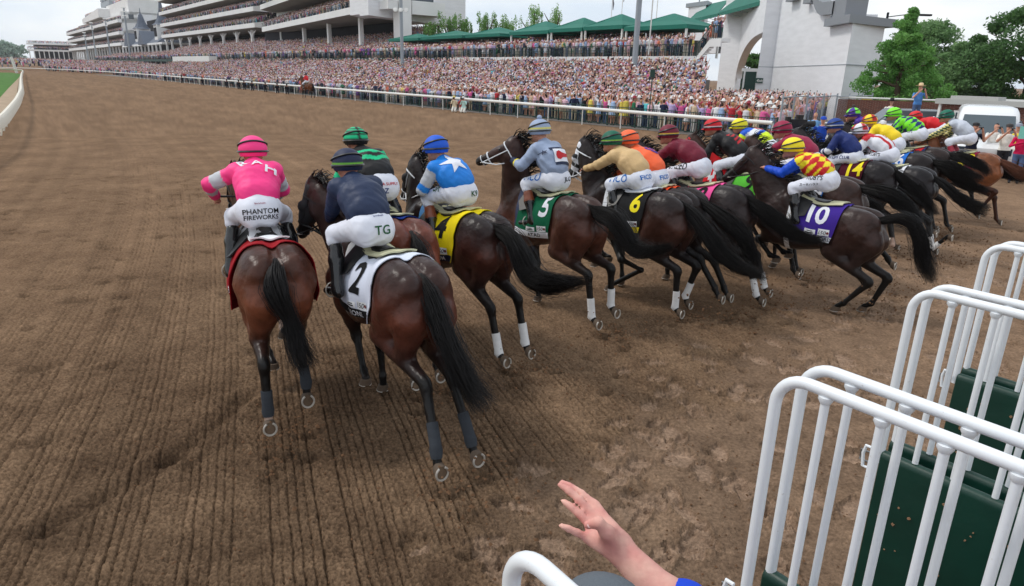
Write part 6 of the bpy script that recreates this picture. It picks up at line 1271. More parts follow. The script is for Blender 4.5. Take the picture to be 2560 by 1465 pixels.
# ------------------------------------------------------------------ poles
def light_pole(x, y, z1, r_, label, lamps=(), zb=0.0, tilt=0):
    t = thing('light_pole', label, 'light pole', (x, y, zb)); m = MB(); m.tube([(0, 0, 0), (0, 0, (z1 - zb) * .5), (0, 0, z1 - zb)], [r_, r_ * .92, r_ * .8], 12); m.build('pole', [M_GREY], t, True)
    for (z, k) in lamps:
        m = MB()
        m.tube([(-.8, 0, z - zb), (.8, 0, z - zb)], .06, 5)
        for q in range(k): dx_ = -.75 + 1.5 * q / max(1, k - 1); m.lathe([(.05, -.18), (.22, -.1), (.3, .16), (.05, .2)], (dx_, -.15, z - zb), 10, 0, M=Matrix.Rotation(rad(70), 4, 'X').to_3x3())
        m.build('floodlight', [M_WPAINT], t, True)
light_pole(-16.3, 101, 26, .24, 'tall grey light pole with small floodlights before the white end wall', ((11.0, 3),))
light_pole(10.8, 66.6, 24, .27, 'thick grey pole rising through the green tents')
for k, (px_s, zt, lab) in enumerate(((490, 20, 'first'), (455, 24, 'second'), (405, 24, 'third'), (350, 26, 'fourth'))):
    x, y, _ = SW(px_s, 56); light_pole(x, y, zt, .4, 'slender floodlight mast in front of the far stands, %s from the left' % lab, ((zt, 4), (zt - 1.6, 4), (zt - 3.2, 4)))
x, y, _ = SW(330, -8.5); light_pole(x, y, 33, .35, 'tall lattice light mast at the far left edge', ((32.5, 4), (31, 4), (15, 2)))
for (x, y, z1, lab, cl, fl) in ((17.7, 140.8, 17.5, 'thin flagpole with a furled grey flag, leftmost behind the tents', srgb(120, 120, 130), 1), (19.7, 141.2, 19, 'thin flagpole with a furled pale flag behind the tents', srgb(170, 165, 170), 1), (20.3, 108.5, 19, 'flagpole with a flag blowing right near the arch building', srgb(110, 130, 140), 2), (12.0, 66.5, 14, 'thin white pole with a folded flag beside the thick grey pole', srgb(140, 120, 110), 1)):
    t = thing('flagpole', lab, 'flagpole', (x, y, 5)); m = MB(); m.tube([(0, 0, 0), (0, 0, z1 - 5)], .06, 6); m.build('pole', [M_WPAINT], t, True); m = MB()
    if fl == 1: m.tube([(.1, 0, z1 - 5.2), (.25, 0, z1 - 6.2), (.22, .05, z1 - 7.3)], [.05, .16, .05], 5)
    else:
        V_ = [(x_ * 2.0, .25 * math.sin(x_ * 5), z1 - 5.1 - zz_ * .8 - x_ * x_ * .9) for x_ in np.linspace(0, 1, 8) for zz_ in (0, 1)]; V_ += [(a, b + .03, c) for a, b, c in V_]; m.add(V_, [(2 * i, 2 * i + 2, 2 * i + 3, 2 * i + 1) for i in range(7)] + [(16 + 2 * i, 16 + 2 * i + 1, 16 + 2 * i + 3, 16 + 2 * i + 2) for i in range(7)])
    m.build('flag', [mat('flag_%d' % int(x * 10), cl, .8)], t, True)
# white enclosure between deck and far terrace, infield furniture
t = trk('white_marquee', 'long white box enclosure below the far stands', 'marquee', 200, 52); m = TB_(); m.box(196, 238, 49.5, 51.5, 4.2, 5.6); m.box(196, 238, 49.6, 51.5, 2.0, 4.2, 1); m.done('marquee_body', [M_WPAINT, M_GLASS], t, 200, 52)
for (s, w, h_, sz, lab, blk_) in ((62, -1.4, 1.0, .35, 'short green and white marker post on the turf by the inner rail', 1), (150, .5, 2.2, .35, 'black and white distance pole inside the inner rail', 1), (175, 1.5, 2.4, .35, 'far black and white pole inside the inner rail', 1)):
    t = trk('marker_post', lab, 'marker post', s, w); m = TB_(); m.box(s - sz / 2, s + sz / 2, w - sz / 2, w + sz / 2, 0, h_ * .5, 0); m.box(s - sz / 2, s + sz / 2, w - sz / 2, w + sz / 2, h_ * .5, h_, 1); m.done('post', [M_WPAINT, M_DARK], t, s, w)
t = trk('infield_fence', 'white picket fence of the turf course at the far left', 'fence', 100, -6); m = TB_(); m.tube([(60, -3.5, 1.0), (120, -2.2, 1.0), (210, 1, 1.0)], .06, 5); m.tube([(60, -3.5, .5), (120, -2.2, .5), (210, 1, .5)], .05, 5)
for s in np.arange(60, 210, 2.5): m.box(s, s + .1, np.interp(s, [60, 120, 210], [-3.55, -2.25, .95]), np.interp(s, [60, 120, 210], [-3.45, -2.15, 1.05]), 0, 1.0)
m.done('fence_frame', [M_WPAINT], t, 100, -6)
t = trk('finish_pole', 'tall white rail end post at the far end of the inner rail', 'pole', 236, 9.8); m = TB_(); m.tube([(236, 9.6, 0), (236, 9.0, 4.2)], .35, 6); m.done('post', [M_WPAINT], t, 236, 9.8)
# ------------------------------------------------------------------ trees
M_BARK = mat('bark', srgb(84, 70, 58), .9, .2, bump=.6, bscale=8)
M_LEAF = mat('leaves', rough=.6, spec=.3, attr='col')
_b = M_LEAF.node_tree; _tr = _b.nodes.new('ShaderNodeBsdfTranslucent'); _mx = _b.nodes.new('ShaderNodeMixShader'); _mx.inputs[0].default_value = .4; _at = _b.nodes.new('ShaderNodeAttribute'); _at.attribute_name = 'col'; _b.links.new(_at.outputs['Color'], _tr.inputs[0])
_b.links.new(_b.nodes['Principled BSDF'].outputs[0], _mx.inputs[1]); _b.links.new(_tr.outputs[0], _mx.inputs[2]); _b.links.new(_mx.outputs[0], _b.nodes['Material Output'].inputs[0])
def tree(x, y, h, rx, kind, label, seed=1, n=5000, leaf=.22, base=0.0, name='tree', lean=0, lo=.18, cols=(srgb(52, 84, 34), srgb(84, 118, 48))):
    rng = np.random.default_rng(seed); t = thing(name, label, 'tree', (x, y, base), rng.uniform(0, 6), 'trees around the track')
    m = MB(); hh = h * (.8 if kind != 'poplar' else .95); m.tube([(0, 0, -.2), (0.1, 0, hh * .35), (0, .1, hh * .7), (0, 0, hh)], [h * .035, h * .026, h * .016, h * .004], 8)
    tips = []
    for q in range(14 if kind != 'poplar' else 12):
        a, z0 = rng.uniform(0, 6.28), h * rng.uniform(.22, .62); ln = rx * rng.uniform(.5, .85) * (1 if kind != 'cone' else (1.05 - z0 / h)); up = {'round': .5, 'cone': .25, 'poplar': 1.9}[kind] * ln
        e = np.array((math.cos(a) * ln, math.sin(a) * ln, z0 + up)); m.tube([(0, 0, z0), e * (.5, .5, 1) - (0, 0, up * .35), e], [h * .014, h * .009, h * .003], 5); tips.append(e)
    m.build('trunk', [M_BARK], t, True)
    # leaf clumps through the crown volume
    K = {'round': 90, 'cone': 110, 'poplar': 90}[kind]; cl = []
    for q in range(K):
        a = rng.uniform(0, 6.28); u = rng.uniform(0, 1)
        if kind == 'round': z = h * (lo + (1 - lo) * u); prof = math.sin(math.pi * min(1, max(.04, (u * .92 + .06)))) ** .55; rr = rx * prof * rng.uniform(.3, .98); cs = rx * rng.uniform(.12, .25)
        elif kind == 'cone': z = h * (lo + (.98 - lo) * u); rr = rx * (1 - u) ** .75 * rng.uniform(.12, 1.0); cs = rx * rng.uniform(.12, .24) * (1.1 - .6 * u)
        else: z = h * (lo + (.95 - lo) * u); rr = rx * (.35 + .65 * u) * rng.uniform(.1, 1.0) * (1 if u < .8 else .7); cs = rx * rng.uniform(.09, .17)
        cl.append((math.cos(a) * rr, math.sin(a) * rr, z, cs, rng.uniform(0, 1)))
    cl = np.array(cl); i = rng.integers(0, K, n); c = cl[i]; d = rng.normal(0, 1, (n, 3)); d /= np.linalg.norm(d, axis=1)[:, None]; rr = c[:, 3] * rng.uniform(.35, 1.08, n) ** .7
    st_ = (1, 1, 3.4) if kind == 'poplar' else (1, 1, .75)
    P = c[:, :3] + d * rr[:, None] * st_; lf = leaf * rng.uniform(.6, 1.4, n)
    u_ = rng.normal(0, 1, (n, 3)); u_ /= np.linalg.norm(u_, axis=1)[:, None]; nrm = d * .7 + rng.normal(0, .6, (n, 3)); v_ = np.cross(nrm, u_); v_ /= np.linalg.norm(v_, axis=1)[:, None] + 1e-9
    V_ = np.stack([P - u_ * lf[:, None], P - v_ * lf[:, None] * .55, P + u_ * lf[:, None], P + v_ * lf[:, None] * .55], 1).reshape(-1, 3); Q = np.arange(4 * n).reshape(-1, 4)
    mixv = np.clip(.5 * c[:, 4] + .5 * rng.uniform(0, 1, n), 0, 1)[:, None]; C_ = np.array(cols[0]) * (1 - mixv) + np.array(cols[1]) * mixv; C_ = np.repeat(C_, 4, 0)
    ob('crown', V_, Q, M_LEAF, t, col=C_, smooth=False); return t
LG1, LG2 = srgb(92, 146, 70), srgb(136, 184, 100); DG1, DG2 = srgb(86, 124, 76), srgb(132, 166, 108)
tree(26.9, 50.5, 8.1, 3.5, 'cone', 'feathery bright green conical tree beside the white tower', 3, 34000, .085, lo=.03, cols=(LG1, LG2))
tree(45.5, 80, 9.2, 4.9, 'round', 'dark round-topped tree behind the feathery green tree', 4, 22000, .15, lo=.1, cols=(DG1, DG2)); tree(39, 74, 6.0, 2.6, 'round', 'small dark tree squeezed between the tower and the feathery tree', 5, 9000, .13, lo=.1, cols=(DG1, DG2))
tree(47.5, 66.5, 9.8, 5.6, 'round', 'big spreading oak at the right edge of the picture', 6, 32000, .15, lo=.06, cols=(DG1, srgb(76, 112, 50))); tree(43.0, 69.5, 6.6, 4.2, 'round', 'broad lower oak to the left of the big spreading one', 9, 24000, .145, lo=.04, cols=(DG1, DG2)); tree(54, 62, 10.5, 6, 'round', 'outer oak crown cut by the right edge', 12, 14000, .17, lo=.05, cols=(DG1, DG2))
tree(34.0, 61.5, 4.2, 2.9, 'round', 'low rounded light green bush tree above the brick wall', 7, 14000, .11, lo=.05, cols=(srgb(60, 100, 40), srgb(96, 136, 58)))
tree(29.8, 52.5, 3.6, 2.3, 'round', 'leafy undergrowth tree at the foot of the feathery tree', 17, 12000, .10, lo=.0, cols=(LG1, LG2))
tree(44, 137, 7.6, 4.6, 'round', 'round tree seen through the arch', 8, 4000, .4, lo=.0, cols=(srgb(50, 86, 40), srgb(84, 124, 54)))
for k, (x, y, h, r_, l_) in enumerate(((-15.2, 127, 10.9, 2.4, 'bushy young poplar against the white end wall'), (-12.0, 127, 12.6, 2.8, 'slim young poplar just right of the end wall edge'), (-5.4, 125, 12.6, 2.9, 'young poplar behind the second flat umbrella'), (-2.1, 125, 12.2, 2.8, 'small poplar behind the third flat umbrella'), (2.6, 125, 14.0, 2.9, 'tall windblown poplar behind the peaked tents'), (6.3, 125, 13.8, 2.9, 'windblown poplar right of the tall one behind the tents'), (-9.6, 128, 12.0, 2.4, 'low poplar touching the terrace end wall'))):
    tree(x, y, h, r_, 'poplar', l_, 30 + k, 8000, .13, name='poplar_tree', lo=.2, cols=(srgb(104, 146, 74), srgb(150, 190, 110)))
for k in range(9):
    x, y, _ = SW(900 + 25 * (k % 3), -120 + k * 24 - 40); tree(x, y, 26 + 5 * math.sin(k * 2.1), 21, 'round', 'hazy tree on the far horizon, %s from the left end of the tree line' % ('first', 'second', 'third', 'fourth', 'fifth', 'sixth', 'seventh', 'eighth', 'ninth')[k], 60 + k, 2200, 1.8, name='distant_tree', lo=.0, cols=(srgb(134, 158, 146), srgb(156, 178, 160)))  # distance haze is painted into these paler leaf colours
# ================================================================== spectators
PAL = [('white', (228, 228, 232), .24), ('pale pink', (232, 190, 204), .14), ('hot pink', (222, 100, 156), .03), ('light blue', (160, 186, 222), .12), ('navy', (38, 44, 72), .10), ('black', (30, 30, 34), .05), ('red', (184, 52, 62), .035),
       ('beige', (206, 186, 160), .08), ('coral', (236, 126, 96), .035), ('purple', (126, 84, 156), .04), ('green', (52, 122, 88), .03), ('yellow', (226, 206, 96), .02), ('grey', (136, 140, 150), .05), ('lavender', (184, 168, 212), .05), ('turquoise', (96, 190, 196), .02)]
PW = np.array([p[2] for p in PAL]); PW /= PW.sum(); PC = np.array([srgb(*p[1]) for p in PAL])
HATC = np.array([srgb(232, 232, 230), srgb(214, 190, 150), srgb(226, 166, 190), srgb(40, 40, 46), srgb(150, 60, 70), srgb(150, 180, 214)]); HATW = np.array([.42, .2, .14, .1, .07, .07]); HATN = ['white', 'straw', 'pink', 'black', 'red', 'blue']
def crowd_proto(kind, near):
    """low template of one person facing -y, feet at 0: list of (verts, faces, slot); slots 0 skin 1 top 2 bottom 3 hair/hat 4 phone"""
    m = MB()
    def ring(c, rx, ry, n=6): return [(c[0] + rx * math.cos(2 * math.pi * i / n), c[1] + ry * math.sin(2 * math.pi * i / n), c[2]) for i in range(n)]
    def loft(R_, mi, n=6):
        V_ = [p for r_ in R_ for p in r_]; m.add(V_, [(i * n + j, i * n + (j + 1) % n, (i + 1) * n + (j + 1) % n, (i + 1) * n + j) for i in range(len(R_) - 1) for j in range(n)] + [tuple(range(n))[::-1], tuple((len(R_) - 1) * n + j for j in range(n))], mi)
    n = 6
    if near:
        if kind % 4 == 1: loft([ring((0, 0, .45), .24, .18), ring((0, 0, .98), .15, .12)], 2)
        for sg in (-1, 1): loft([ring((sg * .09, 0, 0), .05, .07), ring((sg * .09, 0, .5), .06, .06), ring((sg * .08, 0, .95), .08, .09)], 2 if kind % 4 != 1 else 0)
    else: loft([ring((0, 0, 0.2), .13, .10, 4), ring((0, 0, .95), .14, .1, 4)], 2, 4)
    loft([ring((0, 0, .92), .15, .11), ring((0, 0, 1.15), .15, .11), ring((0, .0, 1.38), .20, .12), ring((0, 0, 1.47), .12, .08)], 1)
    loft([ring((0, 0, 1.45), .05, .05), ring((0, -.01, 1.55), .065, .075), ring((0, -.01, 1.64), .08, .09), ring((0, 0, 1.74), .05, .06)], 0)
    if kind % 3 == 0: loft([ring((0, 0, 1.67), .19, .20), ring((0, 0, 1.69), .20, .21)], 3); loft([ring((0, 0, 1.67), .09, .10), ring((0, 0, 1.79), .075, .085)], 3)
    else: loft([ring((0, .02, 1.56), .085, .08), ring((0, .015, 1.70), .09, .10), ring((0, 0, 1.77), .05, .05)], 3)
    def limb(a, b, c, r0, mi0, mi1): m.tube([a, b], [r0, r0 * .85], 4, mi0); m.tube([b, c], [r0 * .85, r0 * .6], 4, mi1)
    for sg in (-1, 1):
        sh = (sg * .19, 0, 1.40)
        if kind in (0, 4, 7) : e, h_ = (sg * .27, -.10, 1.28), (sg * .08, -.26, 1.58)
        elif kind in (2, 5) and sg > 0: e, h_ = (sg * .30, -.08, 1.55), (sg * .16, -.20, 1.86)
        elif kind == 6: e, h_ = (sg * .30, -.05, 1.60), (sg * .22, -.12, 1.92)
        else: e, h_ = (sg * .26, .02, 1.14), (sg * .18, -.12, .98)
        limb(sh, e, h_, .05, 1 if kind % 2 else 0, 0)
    if kind in (0, 2, 4, 5, 7): c = (.06, -.28, 1.60) if kind not in (2, 5) else (.16, -.22, 1.92); m.box(c[0] - .04, c[0] + .04, c[1] - .01, c[1], c[2] - .02, c[2] + .07, 4)
    return np.array(m.v), m.f, np.array(m.m)
def face_rot(s): return TROT + rad(90)       # towards the track (-w)
def crowd_mass(name, label, pts, near, seed, sc=1.0):
    """one mesh of many small spectators; pts = world feet positions"""
    rng = np.random.default_rng(seed); PR = [crowd_proto(k, near) for k in range(8)]; Vs, Cs, LI, LS = [], [], [], []
    base = 0; n = len(pts); kind = rng.integers(0, 8, n); ti = rng.choice(len(PAL), n, p=PW); hc = HATC[rng.choice(6, n, p=HATW)]; hair = np.array([srgb(70, 54, 50), srgb(170, 140, 116), srgb(44, 38, 40), srgb(226, 226, 230), srgb(206, 190, 216)])[rng.integers(0, 5, n)]
    skin = np.array([srgb(226, 184, 172), srgb(206, 158, 144), srgb(146, 104, 90)])[rng.choice(3, n, p=[.55, .33, .12])]; bot = np.array([srgb(44, 50, 74), srgb(196, 188, 176), srgb(60, 60, 66), srgb(120, 130, 150)])[rng.integers(0, 4, n)]; bot = np.where((kind % 4 == 1)[:, None], PC[ti], bot)
    top = np.clip(PC[ti] * rng.uniform(.9, 1.15, (n, 1)) + .03, 0, .85); a0 = TROT + rad(90) + rad(180) * 0
    for k in range(8):
        sel = np.where(kind == k)[0]
        if not len(sel): continue
        V, Fc, M_ = PR[k]; nv = len(V); s_ = rng.uniform(.93, 1.06, len(sel)) * sc; a = rng.normal(0, .45, len(sel)) + math.pi * .5 + TROT   # local -y -> towards the track
        ca, sa = np.cos(a + math.pi), np.sin(a + math.pi); X = V[None, :, 0] * ca[:, None] - V[None, :, 1] * sa[:, None]; Y = V[None, :, 0] * sa[:, None] + V[None, :, 1] * ca[:, None]
        P = np.stack([X * s_[:, None], Y * s_[:, None], V[None, :, 2] * s_[:, None] + 0 * X], -1) + pts[sel][:, None, :]
        vm = np.zeros(nv, int)
        for f, mi in zip(Fc, M_):
            for i in f: vm[i] = mi
        tab = np.stack([skin[sel], top[sel], bot[sel], (hc if k % 3 == 0 else hair)[sel], np.tile((.01, .01, .012), (len(sel), 1))], 1)
        Cs.append(tab[:, vm, :].reshape(-1, 3)); Vs.append(P.reshape(-1, 3))
        fl = np.concatenate([np.array(f) for f in Fc]); fs = np.array([len(f) for f in Fc])
        LI.append((fl[None, :] + (np.arange(len(sel)) * nv)[:, None] + base).ravel()); LS.append(np.tile(fs, len(sel))); base += nv * len(sel)
    V = np.concatenate(Vs); C = np.concatenate(Cs); li = np.concatenate(LI); ls = np.concatenate(LS)
    me = bpy.data.meshes.new(name); me.vertices.add(len(V)); me.vertices.foreach_set('co', V.astype(np.float32).ravel()); me.loops.add(len(li)); me.loops.foreach_set('vertex_index', li.astype(np.int32)); me.polygons.add(len(ls))
    me.polygons.foreach_set('loop_start', np.concatenate([[0], np.cumsum(ls)[:-1]]).astype(np.int32)); me.polygons.foreach_set('loop_total', ls.astype(np.int32)); me.update(calc_edges=True)
    me.polygons.foreach_set('use_smooth', np.ones(len(ls), bool)); a = me.color_attributes.new('col', 'FLOAT_COLOR', 'POINT'); c = np.ones((len(V), 4), np.float32); c[:, :3] = C; a.data.foreach_set('color', c.ravel()); me.materials.append(mat('crowd', rough=.8, spec=.2, attr='col'))
    o = bpy.data.objects.new(name, me); COL.objects.link(o); return tag(o, label, 'crowd', None, 'stuff')
rng = np.random.default_rng(77)
OP = np.array(OUTER, float)
def apron_z(w): return np.clip((w - 33) * .03, 0, .35) + np.where(w > 41.8, np.floor((w - 41.8) / .86 + 1) * .235, 0) * (w > 41.8)
def grid(s0, s1, w0, w1, ds, dw, jit=.3):
    S, W_ = np.meshgrid(np.arange(s0, s1, ds), np.arange(w0, w1, dw), indexing='ij'); S = S + rng.uniform(-jit, jit, S.shape) * ds; S = S + (np.arange(W_.shape[1]) % 2)[None, :] * ds * .5; W_ = W_ + rng.uniform(-jit, jit, S.shape) * dw; return S.ravel(), W_.ravel()
def to_pts(S, W_, Z): return np.stack([TD_[0] * S + TN_[0] * W_, TD_[1] * S + TN_[1] * W_, Z], 1)
# right limit of the apron crowd: the fence line from the rail to the tower
def inside(P): return (P[:, 0] < 13.2 + (P[:, 1] - 35) * .55) & (P[:, 0] < 24.8 + (P[:, 1] < 54) * 0)
ap = []
for (a, b, ds, dw) in ((17, 60, .52, .62), (60, 130, .56, .72), (130, 235, .8, .95)):
    S, W_ = grid(a, b, 32.5, 51.6, ds, dw); Pz = to_pts(S, W_, apron_z(W_)); k = inside(Pz) & ((W_ < 41.6) | (S > 40.3 + (W_ - 52) * .76)); ap.append(Pz[k])
S, W_ = grid(20, 41, 41.6, 62, .6, .7); Pz = to_pts(S, W_, apron_z(np.minimum(W_, 41.5))); k = inside(Pz) & (Pz[:, 0] < 24.4); ap.append(Pz[k])
AP = np.concatenate(ap); DIST = np.hypot(AP[:, 0], AP[:, 1])
front = (np.abs((AP[:, 0] * TN_[0] + AP[:, 1] * TN_[1]) - 32.7) < .6); order = np.argsort(DIST - front * 14.0); NI = 288
IND = AP[order[:NI]]; REST = AP[order[NI:]]; dr = np.hypot(REST[:, 0], REST[:, 1])
crowd_mass('apron_crowd', 'dense crowd of spectators in pink, white and blue filling the apron and lower terrace', REST[dr < 1e9], True, 1)
dk = []
for (a, b, ds) in ((41.9, 84, .5), (84, 117, .55), (117, 150, .6), (150, 300, .8), (300, 430, 1.1)):
    S, W_ = grid(a, b, 52.4, 55.3, ds, .62); k = S > 42.0 + (W_ - 52) * .8; S, W_ = S[k], W_[k]; dk.append(to_pts(S, W_, np.full(len(S), 4.95)))
    S, W_ = grid(a if a != 84 else 84, b, 55.8, 62 if b <= 117 else 71, ds * 1.1, .95, .18); k = (S > 42.6 + (W_ - 52) * .8) & ((S < 300) | (W_ < 61)); S, W_ = S[k], W_[k]; dk.append(to_pts(S, W_, 5.05 + np.floor((W_ - 55.5) / .95) * .30))
DK = np.concatenate(dk); crowd_mass('deck_crowd', 'crowd standing on the raised deck and the seating behind it', DK, True, 2)
S = np.concatenate([rng.uniform(39.1, 40.1, 7), rng.uniform(40.1, 41.4, 12)]); W_ = rng.uniform(52.2, 52.9, 19); crowd_mass('stair_crowd', 'spectators crowding the white stairs beside the arch pillar', to_pts(S, W_, np.clip(5.0 + (41.5 - S) * .97, 5.0, 6.42)), True, 3)
bc = []
for (s0, s1, wf, sl, tiers, th, ris, ds) in ((209, 333, 66, 0, (13.9, 18.2, 22.7, 28.0), 1.25, 3.4, .62), (122, 203, 55.7, .127, (12.5, 18.2, 23.8), 1.2, 3.8, .6), (436, 578, 66, 0, (12.6, 18.2, 24.2), 1.6, 3.4, 1.1), (580, 690, 66, 0, (12.3, 18.5, 24.2), 1.8, 3.4, 1.3)):
    for z in tiers:
        for q in range(8):
            S = np.arange(s0 + .5, s1 - .5, ds) + rng.uniform(-.2, .2, len(np.arange(s0 + .5, s1 - .5, ds))); S = S[rng.uniform(0, 1, len(S)) < .93]
            bc.append(to_pts(S, wf + sl * (S - s0) + .75 + q * .95, np.full(len(S), z + th - .3 + q * ris / 9)))
BC = np.concatenate(bc); crowd_mass('balcony_crowd', 'spectators filling the stacked balconies of the grandstands', BC, False, 4)
fr = []
for (a, b, ds, dw, w1) in ((235, 300, 1.3, 1.3, 60), (300, 420, 1.9, 1.9, 60), (420, 700, 3.2, 3.0, 62)):
    S, W_ = grid(a, b, 1 if a > 290 else 20, w1, ds, dw); lim = np.interp(S, OP[:, 0], OP[:, 1], right=-60); k = (W_ > lim + 1.5); S, W_ = S[k], W_[k]; fr.append(to_pts(S, W_, np.clip((W_ - lim[k]) * .045, 0, 2.2)))
S, W_ = grid(300, 520, -60, 1, 2.2, 2.2); fr.append(to_pts(S, W_, np.full(len(S), .6 + 0 * S))); S, W_ = grid(150, 300, -60, -14, 3.4, 3.0); fr.append(to_pts(S, W_, np.zeros(len(S)) + .1))
FR = np.concatenate(fr); crowd_mass('far_crowd', 'distant crowd massed round the far turn and in the infield', FR, False, 5, 1.15)
T_ = np.linspace(0, 1, 44); bb = np.concatenate([to_pts(691 + 21 * T_ + .77 * o_, 66 - 27 * T_ + .63 * o_, np.full(44, z_)) for o_, z_ in ((.6, 12.9), (1.8, 13.3), (3, 13.7), (1, 17.6), (3, 17.6))]); S = np.arange(512, 578, 1.5); bb2 = to_pts(S, np.full(len(S), 68), np.full(len(S), 32.5)); S = np.arange(438, 510, 1.8); bb3 = to_pts(S, np.full(len(S), 74), np.full(len(S), 36.5)); crowd_mass('roof_crowd', 'figures lining the roof edges of the far stands', np.concatenate([bb, bb2, bb3]), False, 6, 1.2)
# ------------------------------------------------------------------ individual spectators nearest the rail
M_PSKIN = mat('spectator_skin', srgb(206, 154, 132), .7, .3, var=.1, vscale=3); M_PTOP = mat('spectator_top', rough=.8, spec=.2, objcol=True, var=.12, vscale=14, bump=.6, bscale=14, bdist=.02)
M_PHONE = mat('phone', (.01, .01, .012), .3, .5)
BOT = [mat('trousers_' + n_, srgb(*c), .85, .2) for n_, c in (('navy', (46, 54, 82)), ('khaki', (196, 182, 156)), ('dark', (44, 44, 50)), ('white', (214, 212, 208)), ('denim', (84, 104, 142)))]
HAIRM = [mat('hair_' + n_, srgb(*c), .7, .3) for n_, c in (('brown', (66, 46, 36)), ('fair', (168, 132, 92)), ('dark', (34, 28, 28)))]; HATM = [mat('hat_' + HATN[i], tuple(HATC[i]), .8, .2) for i in range(6)]
def person_mesh(pose, dress, hat, botm, hairm, hatm, h=.036):
    """a whole standing figure, facing local +x; materials: skin, top, bottom, hair or hat, phone"""
    B = Body((-.45, -.5, -.02), (.6, .5, 2.25), h); hipz = .94
    for sg in (1, -1):
        B.cone((0, .09 * sg, hipz), (.02, .10 * sg, .50), .095, .062, .03); B.cone((.02, .10 * sg, .50), (-.01, .10 * sg, .09), .058, .040, .02); B.cone((-.02, .10 * sg, .045), (.14, .11 * sg, .035), .045, .035, .02)
    if dress: B.cone((0, 0, .62), (0, 0, 1.02), .21, .13, .03)
    B.cone((0, 0, hipz), (0, 0, 1.18), .13, .125, .05, sy=1.25); B.cone((0, 0, 1.18), (0, 0, 1.38), .125, .115, .05, sy=1.45); B.cone((0, 0, 1.44), (.01, 0, 1.56), .05, .05, .03)
    B.ell((.02, 0, 1.66), (.098, .078, .118), .02); B.cone((.11, 0, 1.65), (.125, 0, 1.63), .015, .016, .02)
    A = {'down': [((-.02, .23, 1.40), (.0, .29, 1.14), (.12, .24, .93)), ((-.02, -.23, 1.40), (.0, -.29, 1.14), (.12, -.24, .93))],
         'phone': [((-.0, .22, 1.40), (.14, .30, 1.22), (.30, .10, 1.56)), ((0, -.22, 1.40), (.14, -.30, 1.22), (.30, -.08, 1.56))],
         'raise': [((-.0, .22, 1.42), (.10, .34, 1.60), (.20, .22, 1.92)), ((0, -.22, 1.40), (.02, -.28, 1.14), (.14, -.2, .96))],
         'cheer': [((-.0, .22, 1.42), (.06, .36, 1.62), (.10, .30, 1.94)), ((0, -.22, 1.42), (.06, -.36, 1.62), (.10, -.28, 1.92))],
         'clap': [((-.0, .22, 1.40), (.08, .30, 1.16), (.30, .06, 1.28)), ((0, -.22, 1.40), (.08, -.30, 1.16), (.30, -.05, 1.28))]}[pose]
    for s, e, w_ in A:
        B.cone(s, e, .055, .046, .03); B.cone(e, w_, .044, .034, .02); d = np.array(w_) - e; d /= np.linalg.norm(d); B.cone(w_, np.array(w_) + d * .09, .038, .028, .015)
    if hat: B.cone((.0, 0, 1.74), (0, 0, 1.80), .10, .09, .01)
    V, Q = B.mesh(); c = V[Q].mean(1); fm = np.zeros(len(Q), int)
    arm = np.zeros(len(Q), bool); fore = np.zeros(len(Q), bool)
    for s, e, w_ in A:
        d1, _ = segdist(c, s, e); d2, t2 = segdist(c, e, w_); arm |= (d1 < .075); fore |= (d2 < .065) & (d2 < d1)
    z = c[:, 2]; tors = (z > (.60 if dress else .93)) & (z < 1.47) & ~fore; fm[tors] = 1; fm[arm & ~fore] = 1 if not dress else 0
    if pose in ('clap', 'down') and not dress: fm[fore & (z > 1.0)] = 1
    if not dress: fm[(z < .93) & ~fore & ~arm] = 2
    hr = (z > 1.55) & (np.hypot(c[:, 0] - .02, c[:, 1]) < .16) & ((c[:, 0] < -.01) | (z > 1.73)) & ~arm & ~fore; fm[hr] = 3
    fm[z < .075] = 4
    m = MB(); m.v = [tuple(p) for p in V]; m.f = [tuple(int(i) for i in f) for f in Q]; m.m = [int(i) for i in fm]
    if hat: m.lathe([(.10, 1.735), (.215, 1.725), (.22, 1.74), (.105, 1.765), (.10, 1.84), (.02, 1.86)], (.0, 0, 0), 16, 3)
    if pose in ('phone', 'raise'): c_ = (.33, .01, 1.64) if pose == 'phone' else (.24, .20, 2.02); m.box(c_[0], c_[0] + .012, c_[1] - .075, c_[1] + .075, c_[2] - .04, c_[2] + .04, 4)
    o = ob('person', m.v, m.f, [M_PSKIN, M_PTOP, botm, hatm if hat else hairm, M_PHONE], None, m.m); return o
protos = []
for i, (pose, dress, hat) in enumerate([('phone', 0, 0), ('phone', 1, 1), ('raise', 0, 0), ('raise', 1, 0), ('cheer', 0, 0), ('cheer', 1, 0), ('clap', 0, 0), ('clap', 1, 1), ('down', 0, 1), ('down', 1, 0), ('phone', 0, 1), ('raise', 0, 0), ('phone', 1, 0), ('down', 0, 0), ('cheer', 0, 0), ('raise', 0, 1)]):
    o = person_mesh(pose, dress, hat, BOT[i % 5], HAIRM[i % 3], HATM[(i * 5 + 1) % 6 if i % 2 else 0]); o['pose'] = 0; del o['pose']; protos.append((o, pose, dress, hat, ['navy', 'khaki', 'dark', 'white', 'denim'][i % 5], HATN[(i * 5 + 1) % 6 if i % 2 else 0], ['brown', 'fair', 'dark'][i % 3]))
PTXT = {'phone': 'holding a phone up to the face', 'raise': 'raising a phone overhead', 'cheer': 'cheering with both arms up', 'clap': 'clapping', 'down': 'standing with arms down'}
LAND = [(7.2, 'near the track camera at the rail end'), (9.5, 'in line with the crimson jockey'), (11.5, 'in line with the lime and yellow jockey'), (99, '')]
